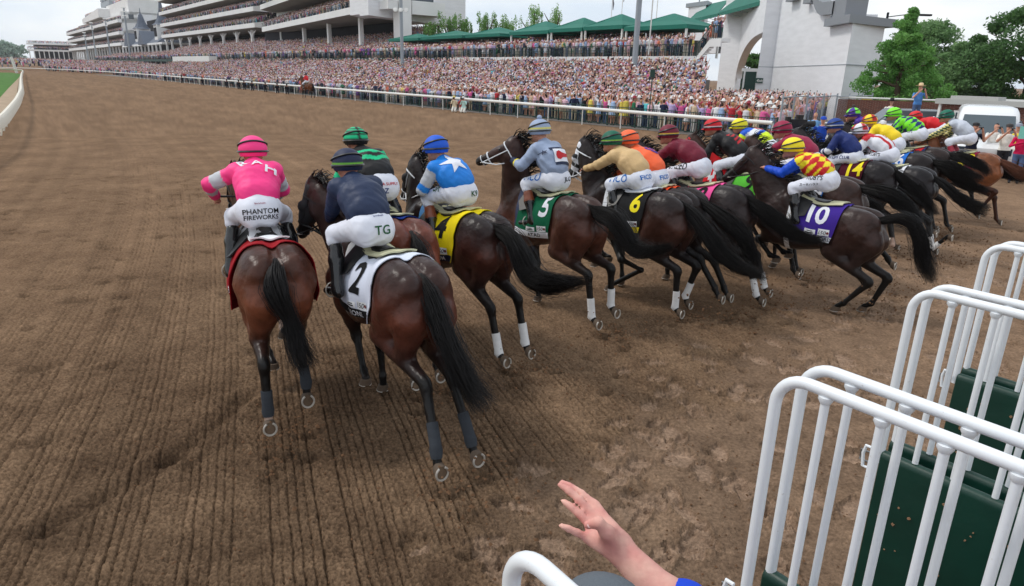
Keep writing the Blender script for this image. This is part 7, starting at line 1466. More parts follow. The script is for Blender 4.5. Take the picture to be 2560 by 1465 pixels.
def where(p):
    x = 1280 + 1700 * p[0] / (p[1] * .952 + .9); w = p[0] * TN_[0] + p[1] * TN_[1]
    a = [(1150, 'beyond the kneeling photographers'), (1260, 'by the kneeling photographers'), (1380, 'over the pompom cap'), (1500, 'over the tan jockey'), (1600, 'over the orange jockey'), (1700, 'over the maroon jockey'), (1800, 'over the red cap'), (1900, 'over the yellow cap'), (2000, 'over the crimson jockey'), (2100, 'over the navy jockey'), (9999, 'near the wire fence')]
    t = next(t for q, t in a if x < q); rows = [(33.3, 'front row'), (34.6, 'second row'), (36.2, 'third row'), (38.5, 'middle rows'), (99, 'back rows')]; return t, next(r_ for q, r_ in rows if w < q)
used = {}; rng = np.random.default_rng(3)
for i, p in enumerate(IND):
    pi = int(rng.integers(0, len(protos))); src, pose, dress, hat, bt, hn, hr = protos[pi]
    first = pi not in used; o = src if first else src.copy()
    if not first: COL.objects.link(o)
    used[pi] = 1; ci = int(rng.choice(len(PAL), p=PW)); o.location = tuple(p); o.rotation_euler = (0, 0, TROT - rad(90) + rng.normal(0, .4)); s_ = rng.uniform(.94, 1.06); o.scale = (s_, s_, s_); c = PC[ci] * rng.uniform(.85, 1.05); o.color = (*c, 1)
    t_, r_ = where(p); clothes = ('%s dress' if dress else '%s top') % PAL[ci][0]; hd = (hn + ' hat') if hat else (hr + ' hair')
    tag(o, '%s, %s, %s, %s %s' % (clothes, hd, {'phone': 'phone at face', 'raise': 'phone overhead', 'cheer': 'both arms up', 'clap': 'clapping', 'down': 'arms down'}[pose], r_, t_), 'spectator', 'spectators behind the outer rail')
for o, *_ in protos:
    if 'label' not in o: bpy.data.objects.remove(o)
# named onlookers with parts
def onlooker(x, y, z, rot, pose, top, botm, label, hat=None, hatc=None, dress=0, scale=1.0, extra=None, hairm=None):
    t = thing('person', label, 'person', (x, y, z), rot, None); o = person_mesh(pose, dress, 0, botm, hairm or HAIRM[2], HATM[0], .026); o.name = 'body'; o.parent = t; o.color = (*top, 1); t.scale = (scale,) * 3
    if hat:
        m = MB()
        if hat == 'cowboy': m.lathe([(.10, 1.735), (.22, 1.745), (.24, 1.77), (.11, 1.765), (.10, 1.86), (.05, 1.885)], (.01, 0, 0), 18, sy=.9)
        else: m.lathe([(.105, 1.70), (.108, 1.74), (.09, 1.79), (.02, 1.815)], (.01, 0, 0), 16); m.box(.08, .2, -.07, .07, 1.70, 1.715)
        m.build('hat', mat('hat_c%d' % int(sum(hatc) * 999), hatc, .7), t, True)
    if extra: extra(t)
    return t
FT = TROT - rad(90)
def paper(t): m = MB(); m.box(.34, .345, -.14, .14, 1.42, 1.80); m.build('programme', mat('teal_paper', srgb(126, 200, 186), .8), t)
toward = lambda x, y: math.atan2(-y, -x)
onlooker(15.5, 23.7, 0, toward(11.2, 17) + .5, 'phone', srgb(24, 28, 48), BOT[1], 'man in a navy T-shirt and cap filming with his phone beside the van', 'cap', srgb(30, 30, 34))
onlooker(16.55, 24.2, 0, toward(12, 17) + .3, 'phone', srgb(232, 232, 228), BOT[0], 'man in a white tank top filming behind the chestnut horse', None, None)
onlooker(16.5, 23.5, 0, toward(12, 16) + .3, 'phone', srgb(240, 238, 230), BOT[2], 'woman in a sleeveless white tunic and dark cap filming at the right edge', 'cap', srgb(60, 56, 56), 0)
onlooker(17.4, 24.9, 0, toward(13, 17.6), 'down', srgb(30, 30, 34), BOT[2], 'man in a black cowboy hat behind the woman in white', 'cowboy', srgb(22, 22, 24), 0, 1.03)
onlooker(17.1, 23.9, 0, toward(13, 16.6), 'down', srgb(236, 214, 60), BOT[0], 'person in a yellow shirt and grey cap at the right edge', 'cap', srgb(150, 156, 170))
onlooker(16.2, 22.3, 0, toward(13, 16), 'clap', srgb(206, 30, 84), BOT[4], 'person in a magenta shirt holding up a pale green paper', None, None, 0, 1.0, paper)
onlooker(18.1, 25.0, 0, toward(14, 17), 'raise', srgb(60, 70, 100), BOT[2], 'dark-haired man raising a phone at the right edge of the picture')
onlooker(18.3, 32.4, 1.18, toward(18, 32) + .4, 'phone', srgb(84, 136, 200), BOT[4], 'man in a blue denim shirt and straw cowboy hat standing on the car, pointing', 'cowboy', srgb(226, 200, 160))
onlooker(18.5, 35.0, .45, toward(18, 35), 'clap', srgb(240, 238, 226), BOT[2], 'man in a cream shirt and black cowboy hat leaning on the grey car roof', 'cowboy', srgb(24, 24, 26))
onlooker(12.4, 29.2, 0, toward(14, 26), 'down', srgb(120, 170, 220), BOT[1], 'man in a light blue suit by the wire fence', None, None, 0, 1.0, None, HAIRM[1])
onlooker(12.9, 27.4, 0, toward(15, 27), 'raise', srgb(226, 190, 200), BOT[0], 'person in pale pink raising a phone between the fence and the grey car')
onlooker(13.4, 25.6, 0, toward(16, 26), 'phone', srgb(222, 226, 232), BOT[0], 'person in white filming in front of the grey car', None, None, 0, .98); onlooker(14.6, 26.4, 0, toward(17, 23), 'phone', srgb(40, 52, 90), BOT[2], 'person in dark blue filming beyond the red jockey')
onlooker(12.2, 23.4, 0, toward(14, 22), 'phone', srgb(236, 236, 240), BOT[2], 'person in a white top and cap beyond the lime-capped jockey', 'cap', srgb(230, 230, 230)); onlooker(11.0, 25.2, 0, toward(10, 25), 'down', srgb(30, 70, 170), BOT[2], 'camera crew man in a royal blue cap by the TV camera', 'cap', srgb(30, 80, 190))
for (x, y, c, l_, ps) in ((17.9, 37.6, srgb(90, 60, 50), 'man in a brown hat by the yellow sign on the fence', 'phone'),): onlooker(x, y, 0, toward(x, y), ps, c, BOT[2], l_, 'cowboy', srgb(70, 56, 48))
# kneeling photographers in front of the rail
def kneeler(s, w, top, botc, label, hatc):
    x, y, _ = SW(s, w); rt_ = toward(x, y) + rng.uniform(-.4, .2); t = thing('person', label, 'photographer', (x, y, 0), rt_); B = Body((-.5, -.4, -.03), (.6, .4, 1.4), .03)
    for sg in (1, -1): B.cone((0, .1 * sg, .42), (.28, .12 * sg, .12), .10, .07, .03); B.cone((.28, .12 * sg, .08), (-.12, .12 * sg, .06), .06, .045, .02); B.cone((0, .2 * sg, .86), (.12, .24 * sg, .66), .05, .045, .02); B.cone((.12, .24 * sg, .66), (.24, .05 * sg, 1.0), .042, .032, .02)
    B.cone((0, 0, .42), (.06, 0, .84), .13, .12, .05, sy=1.3); B.cone((.06, 0, .9), (.1, 0, 1.0), .05, .05, .03); B.ell((.12, 0, 1.10), (.10, .08, .12), .02)
    V, Q = B.mesh(); c = V[Q].mean(1); fm = np.where(c[:, 2] < .40, 2, np.where((c[:, 2] < .93), 1, 0)); o = ob('body', V, Q, [M_PSKIN, M_PTOP, mat('kneel_%d' % int(sum(botc) * 999), botc, .85)], t, fm); o.color = (*top, 1)
    m = MB(); m.lathe([(.105, 1.14), (.11, 1.19), (.08, 1.25), (.02, 1.265)], (.11, 0, 0), 14); m.box(.2, .31, -.07, .07, 1.14, 1.155); m.build('hat', mat('hat_c%d' % int(sum(hatc) * 999), hatc, .7), t, True)
    m = MB(); m.box(.24, .31, -.08, .08, 1.02, 1.13); m.tube([(.31, 0, 1.07), (.45, 0, 1.07)], [.045, .055], 10); m.build('camera', M_PHONE, t)
kneeler(46.0, 30.1, srgb(190, 226, 220), srgb(222, 222, 214), 'photographer in pale mint kneeling in front of the outer rail', srgb(230, 230, 232)); kneeler(47.2, 30.0, srgb(226, 214, 186), srgb(230, 228, 220), 'photographer in cream kneeling left of the mint one', srgb(226, 206, 120)); kneeler(46.7, 30.35, srgb(180, 80, 76), srgb(220, 200, 190), 'woman in a red patterned dress crouching between the kneeling photographers', srgb(120, 90, 70))
for i, s in enumerate((84.5, 88, 92.5, 98, 101.5, 104, 110, 124, 138, 152)):
    kneeler(s, 29.9, srgb(34, 36, 44), srgb(30, 30, 34), 'photographer in dark clothes crouching by the rail, %s beyond the outrider' % ('first', 'second', 'third', 'fourth', 'fifth', 'sixth', 'seventh', 'eighth', 'ninth', 'tenth')[i], srgb(24, 24, 28))
# ================================================================== starting gate, starter's arm, vehicles
M_TUBE = mat('white_gate_tube', srgb(232, 236, 240), .38, .45, var=.03, vscale=6, bump=.08, bscale=30, coat=.15)
M_VINYL = mat('green_vinyl_pad', srgb(10, 52, 42), .42, .45, bump=.3, bscale=5, bdist=.02, var=.12, vscale=7)
_t = M_TUBE.node_tree; _b = _t.nodes['Principled BSDF']; _src = _b.inputs['Base Color'].links[0].from_socket; _n1 = _t.nodes.new('ShaderNodeTexNoise'); _n1.inputs['Scale'].default_value = 38; _n1.inputs['Detail'].default_value = 6; _n1.inputs['Roughness'].default_value = .7
_c1 = _t.nodes.new('ShaderNodeTexCoord'); _t.links.new(_c1.outputs['Object'], _n1.inputs['Vector']); _r1 = _t.nodes.new('ShaderNodeMapRange'); _r1.inputs[1].default_value = .66; _r1.inputs[2].default_value = .76; _r1.inputs[4].default_value = .75; _t.links.new(_n1.outputs[0], _r1.inputs[0])
_m1 = _t.nodes.new('ShaderNodeMix'); _m1.data_type = 'RGBA'; _m1.inputs[7].default_value = (*srgb(150, 136, 120), 1); _t.links.new(_r1.outputs[0], _m1.inputs[0]); _t.links.new(_src, _m1.inputs[6]); _t.links.new(_m1.outputs[2], _b.inputs['Base Color'])
M_CHROME = mat('steel_latch', srgb(150, 150, 150), .25, .6, metal=.9)
M_MUDSP = mat('dried_mud', srgb(150, 118, 92), .95, .1)
def gate_door(x, y, az, label, ln=1.0, zt=2.2, twin=(.0, .128), dropb=.70, pad=True, seed=0):
    """one opened pair of stall doors: two white tubular grilles over thick green pads"""
    t = thing('gate_door', label, 'gate door', (x, y, 0), rad(90) - az, 'open stall doors of the starting gate')
    # local x = forward; grille runs back along -x
    for gi, (lx, ly) in enumerate([(0, 0)] + ([(twin[0], -twin[1])] if twin else [])):
        m = MB(); R_ = .085; pts = [(lx, ly, zt - dropb - .06)] + [(lx - R_ * (1 - math.cos(a)), ly, zt - R_ + R_ * math.sin(a)) for a in np.linspace(0, math.pi / 2, 9)] + [(lx - ln, ly, zt)]
        m.tube(pts, .0165, 16)
        m.build('gate_frame', M_TUBE, t, True)
        for k in range(6):
            bx = lx - .135 - k * .142
            if bx < lx - ln: break
            b = MB(); b.tube([(bx, ly, zt - dropb - (.0 if gi == 0 else 0) + (.0 if gi == 0 else .0)), (bx, ly, zt - .012)], .0115, 12); b.lathe([(.0128, 0), (.019, .012), (.019, .02), (.0128, .022)], (bx, ly, zt - .034), 12); b.build('gate_bar', M_TUBE, t, True)
        if pad:
            p = MB(); z1, z0 = zt - dropb, .45; th = .05; x0, x1 = lx + .015 if gi else lx - .01, lx - ln - .3; pr = []
            n = 10
            for i in range(n + 1): a = math.pi * i / n; pr.append((ly - th * .5 * math.cos(a), z1 - .03 + .03 * math.sin(a)))
            prof = [(ly - th * .5, z0)] + pr + [(ly + th * .5, z0)]
            p.prism(prof, 'x', x1, x0, 0); p.build('door_pad', M_VINYL, t, True, bev=.006)
    if pad:
        m = MB(); rg = np.random.default_rng(seed)
        for q in range(26):
            a, z = rg.uniform(-ln, -.03), rg.uniform(1.0, zt - dropb - .08); s = rg.uniform(.003, .011); n = 7
            V_ = [(a + s * rg.uniform(.5, 1.2) * math.cos(2 * math.pi * i / n), .0265, z + s * rg.uniform(.4, 1.1) * math.sin(2 * math.pi * i / n)) for i in range(n)]; m.add(V_ + [(vx, .030, vz) for vx, _, vz in V_], [tuple(range(n, 2 * n))] + [(i, (i + 1) % n, n + (i + 1) % n, n + i) for i in range(n)])
        m.build('mud_splash', M_MUDSP, t)
        for side, zc in ((.035, zt - dropb - .03),):
            m = MB(); m.tube([(.02, side, zc + .035), (.045, side, zc + .035), (.052, side, zc), (.045, side, zc - .06), (.02, side, zc - .06)], .007, 8); m.build('latch_loop', M_TUBE, t, True)
            m = MB(); m.tube([(.03, side - .02, zc - .0), (.07, side - .02, zc), (.07, side - .02, zc - .045), (.03, side - .02, zc - .045)], .0045, 6); m.build('latch', M_CHROME, t, True)
AZ = rad(-37)
gate_door(.012, .965, AZ, 'single bent white gate rail at the bottom edge beside the reaching hand', ln=.9, twin=None, pad=False, seed=1)
gate_door(.73, 1.69, AZ, 'nearest full white stall door with green pads in the bottom right', seed=2); gate_door(1.56, 2.52, AZ, 'second white stall door pair with green pad, middle of the three', seed=3); gate_door(2.38, 3.34, AZ, 'farthest white stall door pair behind the tail of number 10', seed=4)
# dark green front pads and ground gear between stalls (gate body) -- the fixed partition behind each door
# ------------------------------------------------------------------ starter reaching out
def starter():
    t = thing('person', 'gate crew member in blue reaching an open hand over the track, grey cap', 'person', (.35, .75, .35), 0); o = np.array((.35, .75, .35))
    sh, el, wr = np.array((.47, .90, 1.80)), np.array((.385, 1.035, 1.93)), np.array((.236, 1.178, 2.022))
    B = Body((.02, .50, 1.25), (.62, 1.34, 2.16), .0056)
    B.cone((.30, .70, 1.25), (.30, .70, 1.55), .14, .15, .05); B.cone((.16, .74, 1.56), (.46, .76, 1.60), .07, .07, .05); B.cone((.30, .73, 1.6), (.24, .85, 1.80), .06, .06, .04); B.ell((.185, .93, 1.90), (.085, .10, .115), .03)
    B.cone((.46, .76, 1.62), sh, .07, .06, .04); B.cone(sh, el, .058, .052, .04); B.cone(el, wr * .35 + el * .65, .050, .045, .03); B.cone(wr * .35 + el * .65, wr, .044, .028, .03, sy=1.0)
    d = np.array((.172, 1.232, 2.062)) - wr; d /= np.linalg.norm(d); k1 = np.array((.190, 1.255, 2.073)); k4 = np.array((.171, 1.193, 2.035)); across = (k1 - k4); aw = np.linalg.norm(across); across /= aw; nrm = np.cross(d, across); nrm /= np.linalg.norm(nrm)
    for f in (0, .33, .66, 1.0): kk = k1 * (1 - f) + k4 * f; ww = wr + across * (.016 - .032 * f); B.cone(ww, kk, .0155, .0112, .012)
    B.ell((wr + (k1 + k4) / 2) / 2, (.030, .030, .022), .02)
    def finger(p0, p1, p2, p3, r=.0092):
        B.cone(p0, p1, r * 1.08, r, .006); B.cone(p1, p2, r, r * .92, .004); B.cone(p2, p3, r * .92, r * .74, .004)
    def chain(k, tip, bend, r):
        k, tip = np.array(k), np.array(tip); a = k + (tip - k) * .42 + bend; b = k + (tip - k) * .74 + bend * .75; finger(k, a, b, tip, r)
    up = np.array((0, 0, 1.0))
    chain(k1 + 0, (.120, 1.291, 2.103), up * .005 + d * .0, .0088); chain(k1 * .67 + k4 * .33, (.1145, 1.268, 2.113), up * .007, .0090); chain(k1 * .36 + k4 * .64 + d * .002, (.121, 1.243, 2.089), up * .004, .0086); chain(k4, (.114, 1.188, 2.068), np.array((0, -.002, .003)), .0080)
    B.cone(wr + across * .010 + nrm * .0, (.205, 1.165, 2.072), .022, .0165, .018); B.cone((.205, 1.165, 2.072), (.186, 1.162, 2.098), .0135, .0120, .008); B.cone((.186, 1.162, 2.098), (.1665, 1.172, 2.084), .0118, .0092, .005)
    V, Q = B.mesh(); rel = V
    hm = smoothstep(.30, .14, V[:, 0]); skin = np.array(srgb(226, 176, 160)); pink = np.array(srgb(208, 138, 130)); nz = np.clip(fbm(V[:, 0] * 22, V[:, 2] * 22 + V[:, 1] * 18, 3) + .5, 0, 1)[:, None]; C = skin * (1 - nz * .9) + pink * nz * .9; fz = fbm(V[:, 0] * 90, V[:, 2] * 90 + V[:, 1] * 70, 2)[:, None]; C = C * (1 + .10 * fz)
    C = C * (.92 + .14 * hm[:, None]); dk = np.exp(-(segdist(V, wr, (.21, 1.165, 2.07))[0] / .03) ** 2)[:, None] * .18; C = C * (1 - dk)
    body = ob('body', V, Q, mat('hand_skin', rough=.5, spec=.4, attr='col', bump=.5, bscale=150, bdist=.0012), t, col=C); body.location = -o
    nl = MB(); c = Vector((.1685, 1.163, 2.0905)); nl.lathe([(.0005, -.0022), (.0042, -.0018), (.0048, -.001), (.0036, .0), (.0005, .0004)], (0, 0, 0), 10, sx=1, sy=1.25)
    q = (Vector((0, 0, CAMH)) - c).normalized().to_track_quat('Z', 'Y'); nl.v = [tuple(q @ Vector(p) + c - Vector(o)) for p in nl.v]; nl.build('thumbnail', mat('nail', srgb(232, 196, 190), .3, .5), t, True)
    S = Body((.0, .45, .35), (.85, 1.3, 2.15), .011); S.cone((.30, .70, .9), (.30, .70, 1.58), .17, .17, .05); S.cone((.16, .74, 1.56), (.46, .76, 1.62), .09, .09, .06); S.cone((.46, .76, 1.62), sh, .09, .078, .05); S.cone(sh, el, .078, .072, .03); S.cone(el, (.352, 1.078, 1.958), .066, .062, .02)
    V, Q = S.mesh(); s_ = ob('shirt', V, Q, mat('royal_blue_shirt', srgb(30, 70, 200), .8, .2, bump=.6, bscale=16, bdist=.01), t); s_.location = -o
    m = MB(); n = 26; prof = [(.001, .118), (.04, .112), (.075, .092), (.096, .055), (.102, .01), (.103, -.01)]; m.lathe(prof, (.176, .965, 1.982), n, 0, sx=1.0, sy=1.12); m.tube([(.176 + .104 * math.cos(a), .965 + .116 * math.sin(a), 1.975) for a in np.linspace(0, 2 * math.pi, 25)[:-1]], .006, 6, 1, closed=True)
    m.v = [tuple(np.array(p) - o) for p in m.v]; m.build('cap', [mat('grey_cap', srgb(96, 103, 110), .8, .2, bump=.3, bscale=120), mat('blue_cap_edge', srgb(40, 90, 200), .7)], t, True)
starter()
# ------------------------------------------------------------------ dirt thrown up by the hooves
def clods():
    rng = np.random.default_rng(21); m = MB()
    def clod(p, s):
        n = 6; a = rng.uniform(0, 6.28); V_ = [(p[0] + s * rng.uniform(.6, 1.2) * math.cos(a + i * 1.047), p[1] + s * rng.uniform(.6, 1.2) * math.sin(a + i * 1.047), p[2] + s * rng.uniform(-.3, .3)) for i in range(6)]
        V_ += [(p[0], p[1], p[2] + s * .8), (p[0], p[1], p[2] - s * .7)]; m.add(V_, [(i, (i + 1) % 6, 6) for i in range(6)] + [((i + 1) % 6, i, 7) for i in range(6)])
    for n_, s in HSPEC.items():
        if n_ > 16: continue
        f = rad(90 - s['psi']); c, sn = math.cos(f), math.sin(f)
        for key in ('LH', 'RH'):
            b = dict(HIND['L' if key == 'LH' else 'R']); b.update(s.get(key, {})); so = b['shoe']
            for _ in range(64):
                d = rng.exponential(.35); lx, ly, lz = so[0] - d * .9 + rng.normal(0, .10), so[1] + rng.normal(0, .10 + .15 * d), abs(rng.normal(0, .12 + .30 * min(d, 1))); clod((s['O'][0] + lx * c - ly * sn, s['O'][1] + lx * sn + ly * c, lz), rng.uniform(.005, .019) * (1.3 if lz < .05 else 1))
    for _ in range(2600):
        r_, a = rng.uniform(1.4, 11), rng.uniform(-.62, .75); clod((r_ * math.sin(a), r_ * math.cos(a), rng.uniform(0, .008)), rng.uniform(.004, .013))
    o = m.build('dirt_clods', mat('clod', srgb(104, 78, 58), .95, .1, var=.3, vscale=3), None, False, fix=False); tag(o, 'crumbs and clods of dirt thrown up behind the hooves', 'dirt clods', None, 'stuff')
clods()
# ------------------------------------------------------------------ vehicles, shed, fence at the right
van = thing('van', 'white high-roofed passenger van parked behind the onlookers at the right edge', 'van', (17.3, 25.9, 0), rad(-103 - 18)); van.scale = (1.0, 1.0, .9)
M_VANW = mat('van_white', srgb(232, 234, 236), .25, .5, coat=.5); M_TYRE = mat('tyre', (.02, .02, .02), .8)
m = MB(); prof = [(2.35, .45), (2.45, .75), (2.42, 1.05), (1.75, 1.32), (1.05, 2.25), (.75, 2.45), (.2, 2.55), (-2.6, 2.55), (-2.85, 2.3), (-2.9, .5)]
V_ = []
for y_, k in ((-1.0, 0), (-.93, 1), (.93, 1), (1.0, 0)):
    pass
secs = [(-1.0, 1.0), (-.99, .0)]
def van_body():
    rows = []
    for (t, yy) in ((0, 1.0), (.0, 1.0)): pass
    m = MB(); n = len(prof); Y = [-.98, -.90, -.7, .7, .90, .98]
    for y_ in Y:
        k = abs(y_); inset = 0 if k < .72 else (.05 if k < .92 else .16)
        for (x, z) in prof:
            zz = z - (inset if z > 2.2 else inset * .3 if z > 1.2 else 0); m.v.append((x - (inset * .8 if x > 0 else -inset * .4), y_ if z < 1.3 else y_ * (1 - .07 * (z - 1.3)), zz))
    for i in range(len(Y) - 1):
        for j in range(n): m.f.append((i * n + j, i * n + (j + 1) % n, (i + 1) * n + (j + 1) % n, (i + 1) * n + j)); m.m.append(0)
    m.f.append(tuple(range(n))[::-1]); m.m.append(0); m.f.append(tuple((len(Y) - 1) * n + j for j in range(n))); m.m.append(0); m.build('body', [M_VANW], van, True)
van_body()
m = MB(); m.add([(1.73, -.84, 1.40), (1.73, .84, 1.40), (1.10, .76, 2.22), (1.10, -.76, 2.22), (1.76, -.84, 1.41), (1.76, .84, 1.41), (1.13, .76, 2.23), (1.13, -.76, 2.23)], [(4, 5, 6, 7), (0, 1, 5, 4), (2, 3, 7, 6), (1, 2, 6, 5), (0, 3, 7, 4)]); m.build('windscreen', mat('van_glass', srgb(70, 84, 92), .06, .7, coat=.3), van)
for sg in (1, -1):
    m = MB(); m.box(.1, 1.2, sg * .965 - .01, sg * .965 + .01, 1.45, 2.05); m.build('side_window', M_GLASS, van); m = MB(); m.box(2.36, 2.45, sg * .62 - .17, sg * .62 + .17, .82, 1.08); m.build('headlight', M_GLASS, van); m = MB(); m.box(1.35, 1.5, sg * 1.08 - .1, sg * 1.08 + .1, 1.42, 1.7); m.build('mirror', M_PHONE, van)
    for x in (1.5, -1.9): m = MB(); m.lathe([(.18, -.12), (.34, -.12), (.36, 0), (.34, .12), (.18, .12)], (0, 0, 0), 20, M=Matrix.Rotation(rad(90), 4, 'X').to_3x3()); m.v = [(a + x, b + sg * .88, c + .36) for a, b, c in m.v]; m.build('wheel', M_TYRE, van, True)
m = MB(); m.box(2.40, 2.48, -.6, .6, .55, .8); m.build('grille', M_PHONE, van)
def car(x, y, rot, colr, label, L_=4.6, H_=1.75, name='parked_car'):
    t = thing(name, label, 'car', (x, y, 0), rot); h = L_ / 2; prof = [(-h, .4), (-h, .95), (-h + .12, H_ - .25), (-h + .5, H_), (h * .12, H_), (h * .42, H_ - .62), (h * .92, H_ - .78), (h, .75), (h, .4)]; m = MB(); n = len(prof); Y = [-.9, -.82, .82, .9]
    for y_ in Y:
        for (a, z) in prof: i_ = abs(y_) > .85; m.v.append((a, y_ * (1 - .12 * max(0, z - .95)), z - (.06 if i_ and z > 1 else 0)))
    for i in range(3):
        for j in range(n): m.f.append((i * n + j, i * n + (j + 1) % n, (i + 1) * n + (j + 1) % n, (i + 1) * n + j)); m.m.append(0)
    m.f.append(tuple(range(n))[::-1]); m.m.append(0); m.f.append(tuple(3 * n + j for j in range(n))); m.m.append(0); m.build('body', mat('paint_' + label[:9].replace(' ', '_'), colr, .25, .5, coat=.5), t, True)
    for sg in (1, -1):
        m = MB(); m.add([(h * .36, sg * .885, 1.02), (-h + .35, sg * .885, 1.02), (-h + .5, sg * .80, H_ - .16), (h * .1, sg * .80, H_ - .16)], [(0, 1, 2, 3)]); m.build('side_window', M_GLASS, t)
        for q in (-h * .62, h * .62): m = MB(); m.lathe([(.16, -.1), (.31, -.1), (.33, 0), (.31, .1), (.16, .1)], (0, 0, 0), 18, M=Matrix.Rotation(rad(90), 4, 'X').to_3x3()); m.v = [(a + q, b + sg * .82, c + .33) for a, b, c in m.v]; m.build('wheel', M_TYRE, t, True)
    m = MB(); m.add([(h * .44, -.72, H_ - .66), (h * .44, .72, H_ - .66), (h * .15, .66, H_ - .05), (h * .15, -.66, H_ - .05)], [(0, 1, 2, 3)]); m.v = [(a + .02, b, c + .02) for a, b, c in m.v]; m.build('windscreen', M_GLASS, t); return t
car(18.4, 34.2, rad(-8 + 180), srgb(112, 120, 126), 'grey estate car parked by the fence with men around it', 4.9, 1.85); car(18.6, 28.0, rad(160), srgb(60, 66, 74), 'dark car half hidden behind the red jockey', 4.5, 1.5); car(15.0, 30.2, rad(150), srgb(214, 216, 218), 'white car low behind the navy jockey', 4.4, 1.35)
sh = thing('brick_shed', 'low flat-roofed brick shed with a white-framed window behind the van', 'shed', (18.8, 31.3, 0)); M_BR = mat('brick', srgb(112, 74, 64), .9, .2, var=.2, vscale=3)
b_ = M_BR.node_tree; br_ = b_.nodes.new('ShaderNodeTexBrick'); br_.inputs['Scale'].default_value = 4.5; br_.inputs['Color1'].default_value = (*srgb(120, 74, 62), 1); br_.inputs['Color2'].default_value = (*srgb(96, 60, 52), 1); br_.inputs['Mortar'].default_value = (*srgb(136, 122, 112), 1); br_.inputs['Mortar Size'].default_value = .018
tc_ = b_.nodes.new('ShaderNodeTexCoord'); sp = b_.nodes.new('ShaderNodeSeparateXYZ'); cb = b_.nodes.new('ShaderNodeCombineXYZ'); ad = b_.nodes.new('ShaderNodeMath'); b_.links.new(tc_.outputs['Object'], sp.inputs[0]); b_.links.new(sp.outputs[0], ad.inputs[0]); b_.links.new(sp.outputs[1], ad.inputs[1]); b_.links.new(ad.outputs[0], cb.inputs[0]); b_.links.new(sp.outputs[2], cb.inputs[1]); b_.links.new(cb.outputs[0], br_.inputs[0]); b_.links.new(br_.outputs[0], b_.nodes['Principled BSDF'].inputs['Base Color'])
m = MB(); P = [(18.8, 31.3), (22.5, 25.3), (27, 28), (23.5, 34.2)]; m.prism(P, 'z', 0, 2.2); plain_part(m, 'wall', [M_BR], sh)
m = MB(); m.prism([(18.5, 31.4), (22.5, 24.9), (27.4, 27.9), (23.5, 34.6)], 'z', 2.2, 2.42); m.prism([(18.9, 31.0), (19.9, 29.4), (20.5, 29.8), (19.5, 31.4)], 'z', 2.42, 2.56); m.prism([(20.6, 28.0), (22.5, 25.1), (23.5, 25.8), (21.6, 28.7)], 'z', 2.42, 2.6); plain_part(m, 'roof', [mat('pale_roof_edge', srgb(176, 176, 172), .8)], sh)
dd = np.array((22.5 - 18.8, 25.3 - 31.3)); dd /= np.linalg.norm(dd); no = np.array((dd[1], -dd[0])); no = -no if no @ np.array((18.8, 31.3)) > 0 else no
def wallrect(m, a, b, z0, z1, o0, o1, mi=0): p, q = np.array((18.8, 31.3)) + dd * a, np.array((18.8, 31.3)) + dd * b; m.prism([tuple(p + no * o0), tuple(q + no * o0), tuple(q + no * o1), tuple(p + no * o1)], 'z', z0, z1, mi)
m = MB(); wallrect(m, .55, 2.1, .9, 1.95, .0, .05); plain_part(m, 'window_frame', [M_WPAINT], sh); m = MB(); wallrect(m, .65, 1.28, .98, 1.87, .052, .06); wallrect(m, 1.36, 2.0, .98, 1.87, .052, .06); plain_part(m, 'window_pane', [M_GLASS], sh)
m = MB(); wallrect(m, -.1, 0, 0, 2.2, .02, .12); plain_part(m, 'corner_post', [M_WPAINT], sh)
bw = thing('brick_wall', 'low red-brown brick wall with a white pipe along its top, left of the shed', 'wall', (20, 38.5, 0)); m = MB(); m.prism([(18.2, 40.2), (23.6, 37.4), (23.75, 37.7), (18.35, 40.5)], 'z', 0, 2.1); plain_part(m, 'brickwork', [M_BR], bw); m = MB(); m.tube([(18.2, 40.2, 2.2), (23.7, 37.4, 2.2)], .05, 6); plain_part(m, 'top_pipe', [M_WPAINT], bw)
fe = thing('wire_fence', 'tall chain-link fence on grey posts between the crowd and the cars', 'fence', (13, 34.5, 0)); FP = [(12.6, 33.6), (14.5, 35.4), (17.4, 38.6), (20.3, 41.8), (21.4, 42.8)]
m = MB()
for a, b in zip(FP[:-1], FP[1:]): m.tube([(a[0], a[1], 2.25), (b[0], b[1], 2.3)], .03, 6)
for a in FP + [(13.5, 34.5), (16, 37), (18.8, 40.2)]: m.tube([(a[0], a[1], 0), (a[0], a[1], 2.42)], .045, 7)
plain_part(m, 'fence_post', [M_GREY], fe)
mw = bpy.data.materials.new('chain_link'); mw.use_nodes = True; q_ = mw.node_tree; bs = q_.nodes['Principled BSDF']; bs.inputs['Base Color'].default_value = (*srgb(150, 156, 160), 1); tc_ = q_.nodes.new('ShaderNodeTexCoord'); sp = q_.nodes.new('ShaderNodeSeparateXYZ'); q_.links.new(tc_.outputs['Object'], sp.inputs[0]); outs = []
for sg in (1, -1):
    a1 = q_.nodes.new('ShaderNodeMath'); a1.operation = 'MULTIPLY'; a1.inputs[1].default_value = .72 * sg; q_.links.new(sp.outputs[1], a1.inputs[0]); a2 = q_.nodes.new('ShaderNodeMath'); a2.operation = 'ADD'; q_.links.new(a1.outputs[0], a2.inputs[0]); q_.links.new(sp.outputs[2], a2.inputs[1])
    a3 = q_.nodes.new('ShaderNodeMath'); a3.operation = 'MULTIPLY'; a3.inputs[1].default_value = 16; q_.links.new(a2.outputs[0], a3.inputs[0]); a4 = q_.nodes.new('ShaderNodeMath'); a4.operation = 'FRACT'; q_.links.new(a3.outputs[0], a4.inputs[0]); a5 = q_.nodes.new('ShaderNodeMath'); a5.operation = 'LESS_THAN'; a5.inputs[1].default_value = .14; q_.links.new(a4.outputs[0], a5.inputs[0]); outs.append(a5)
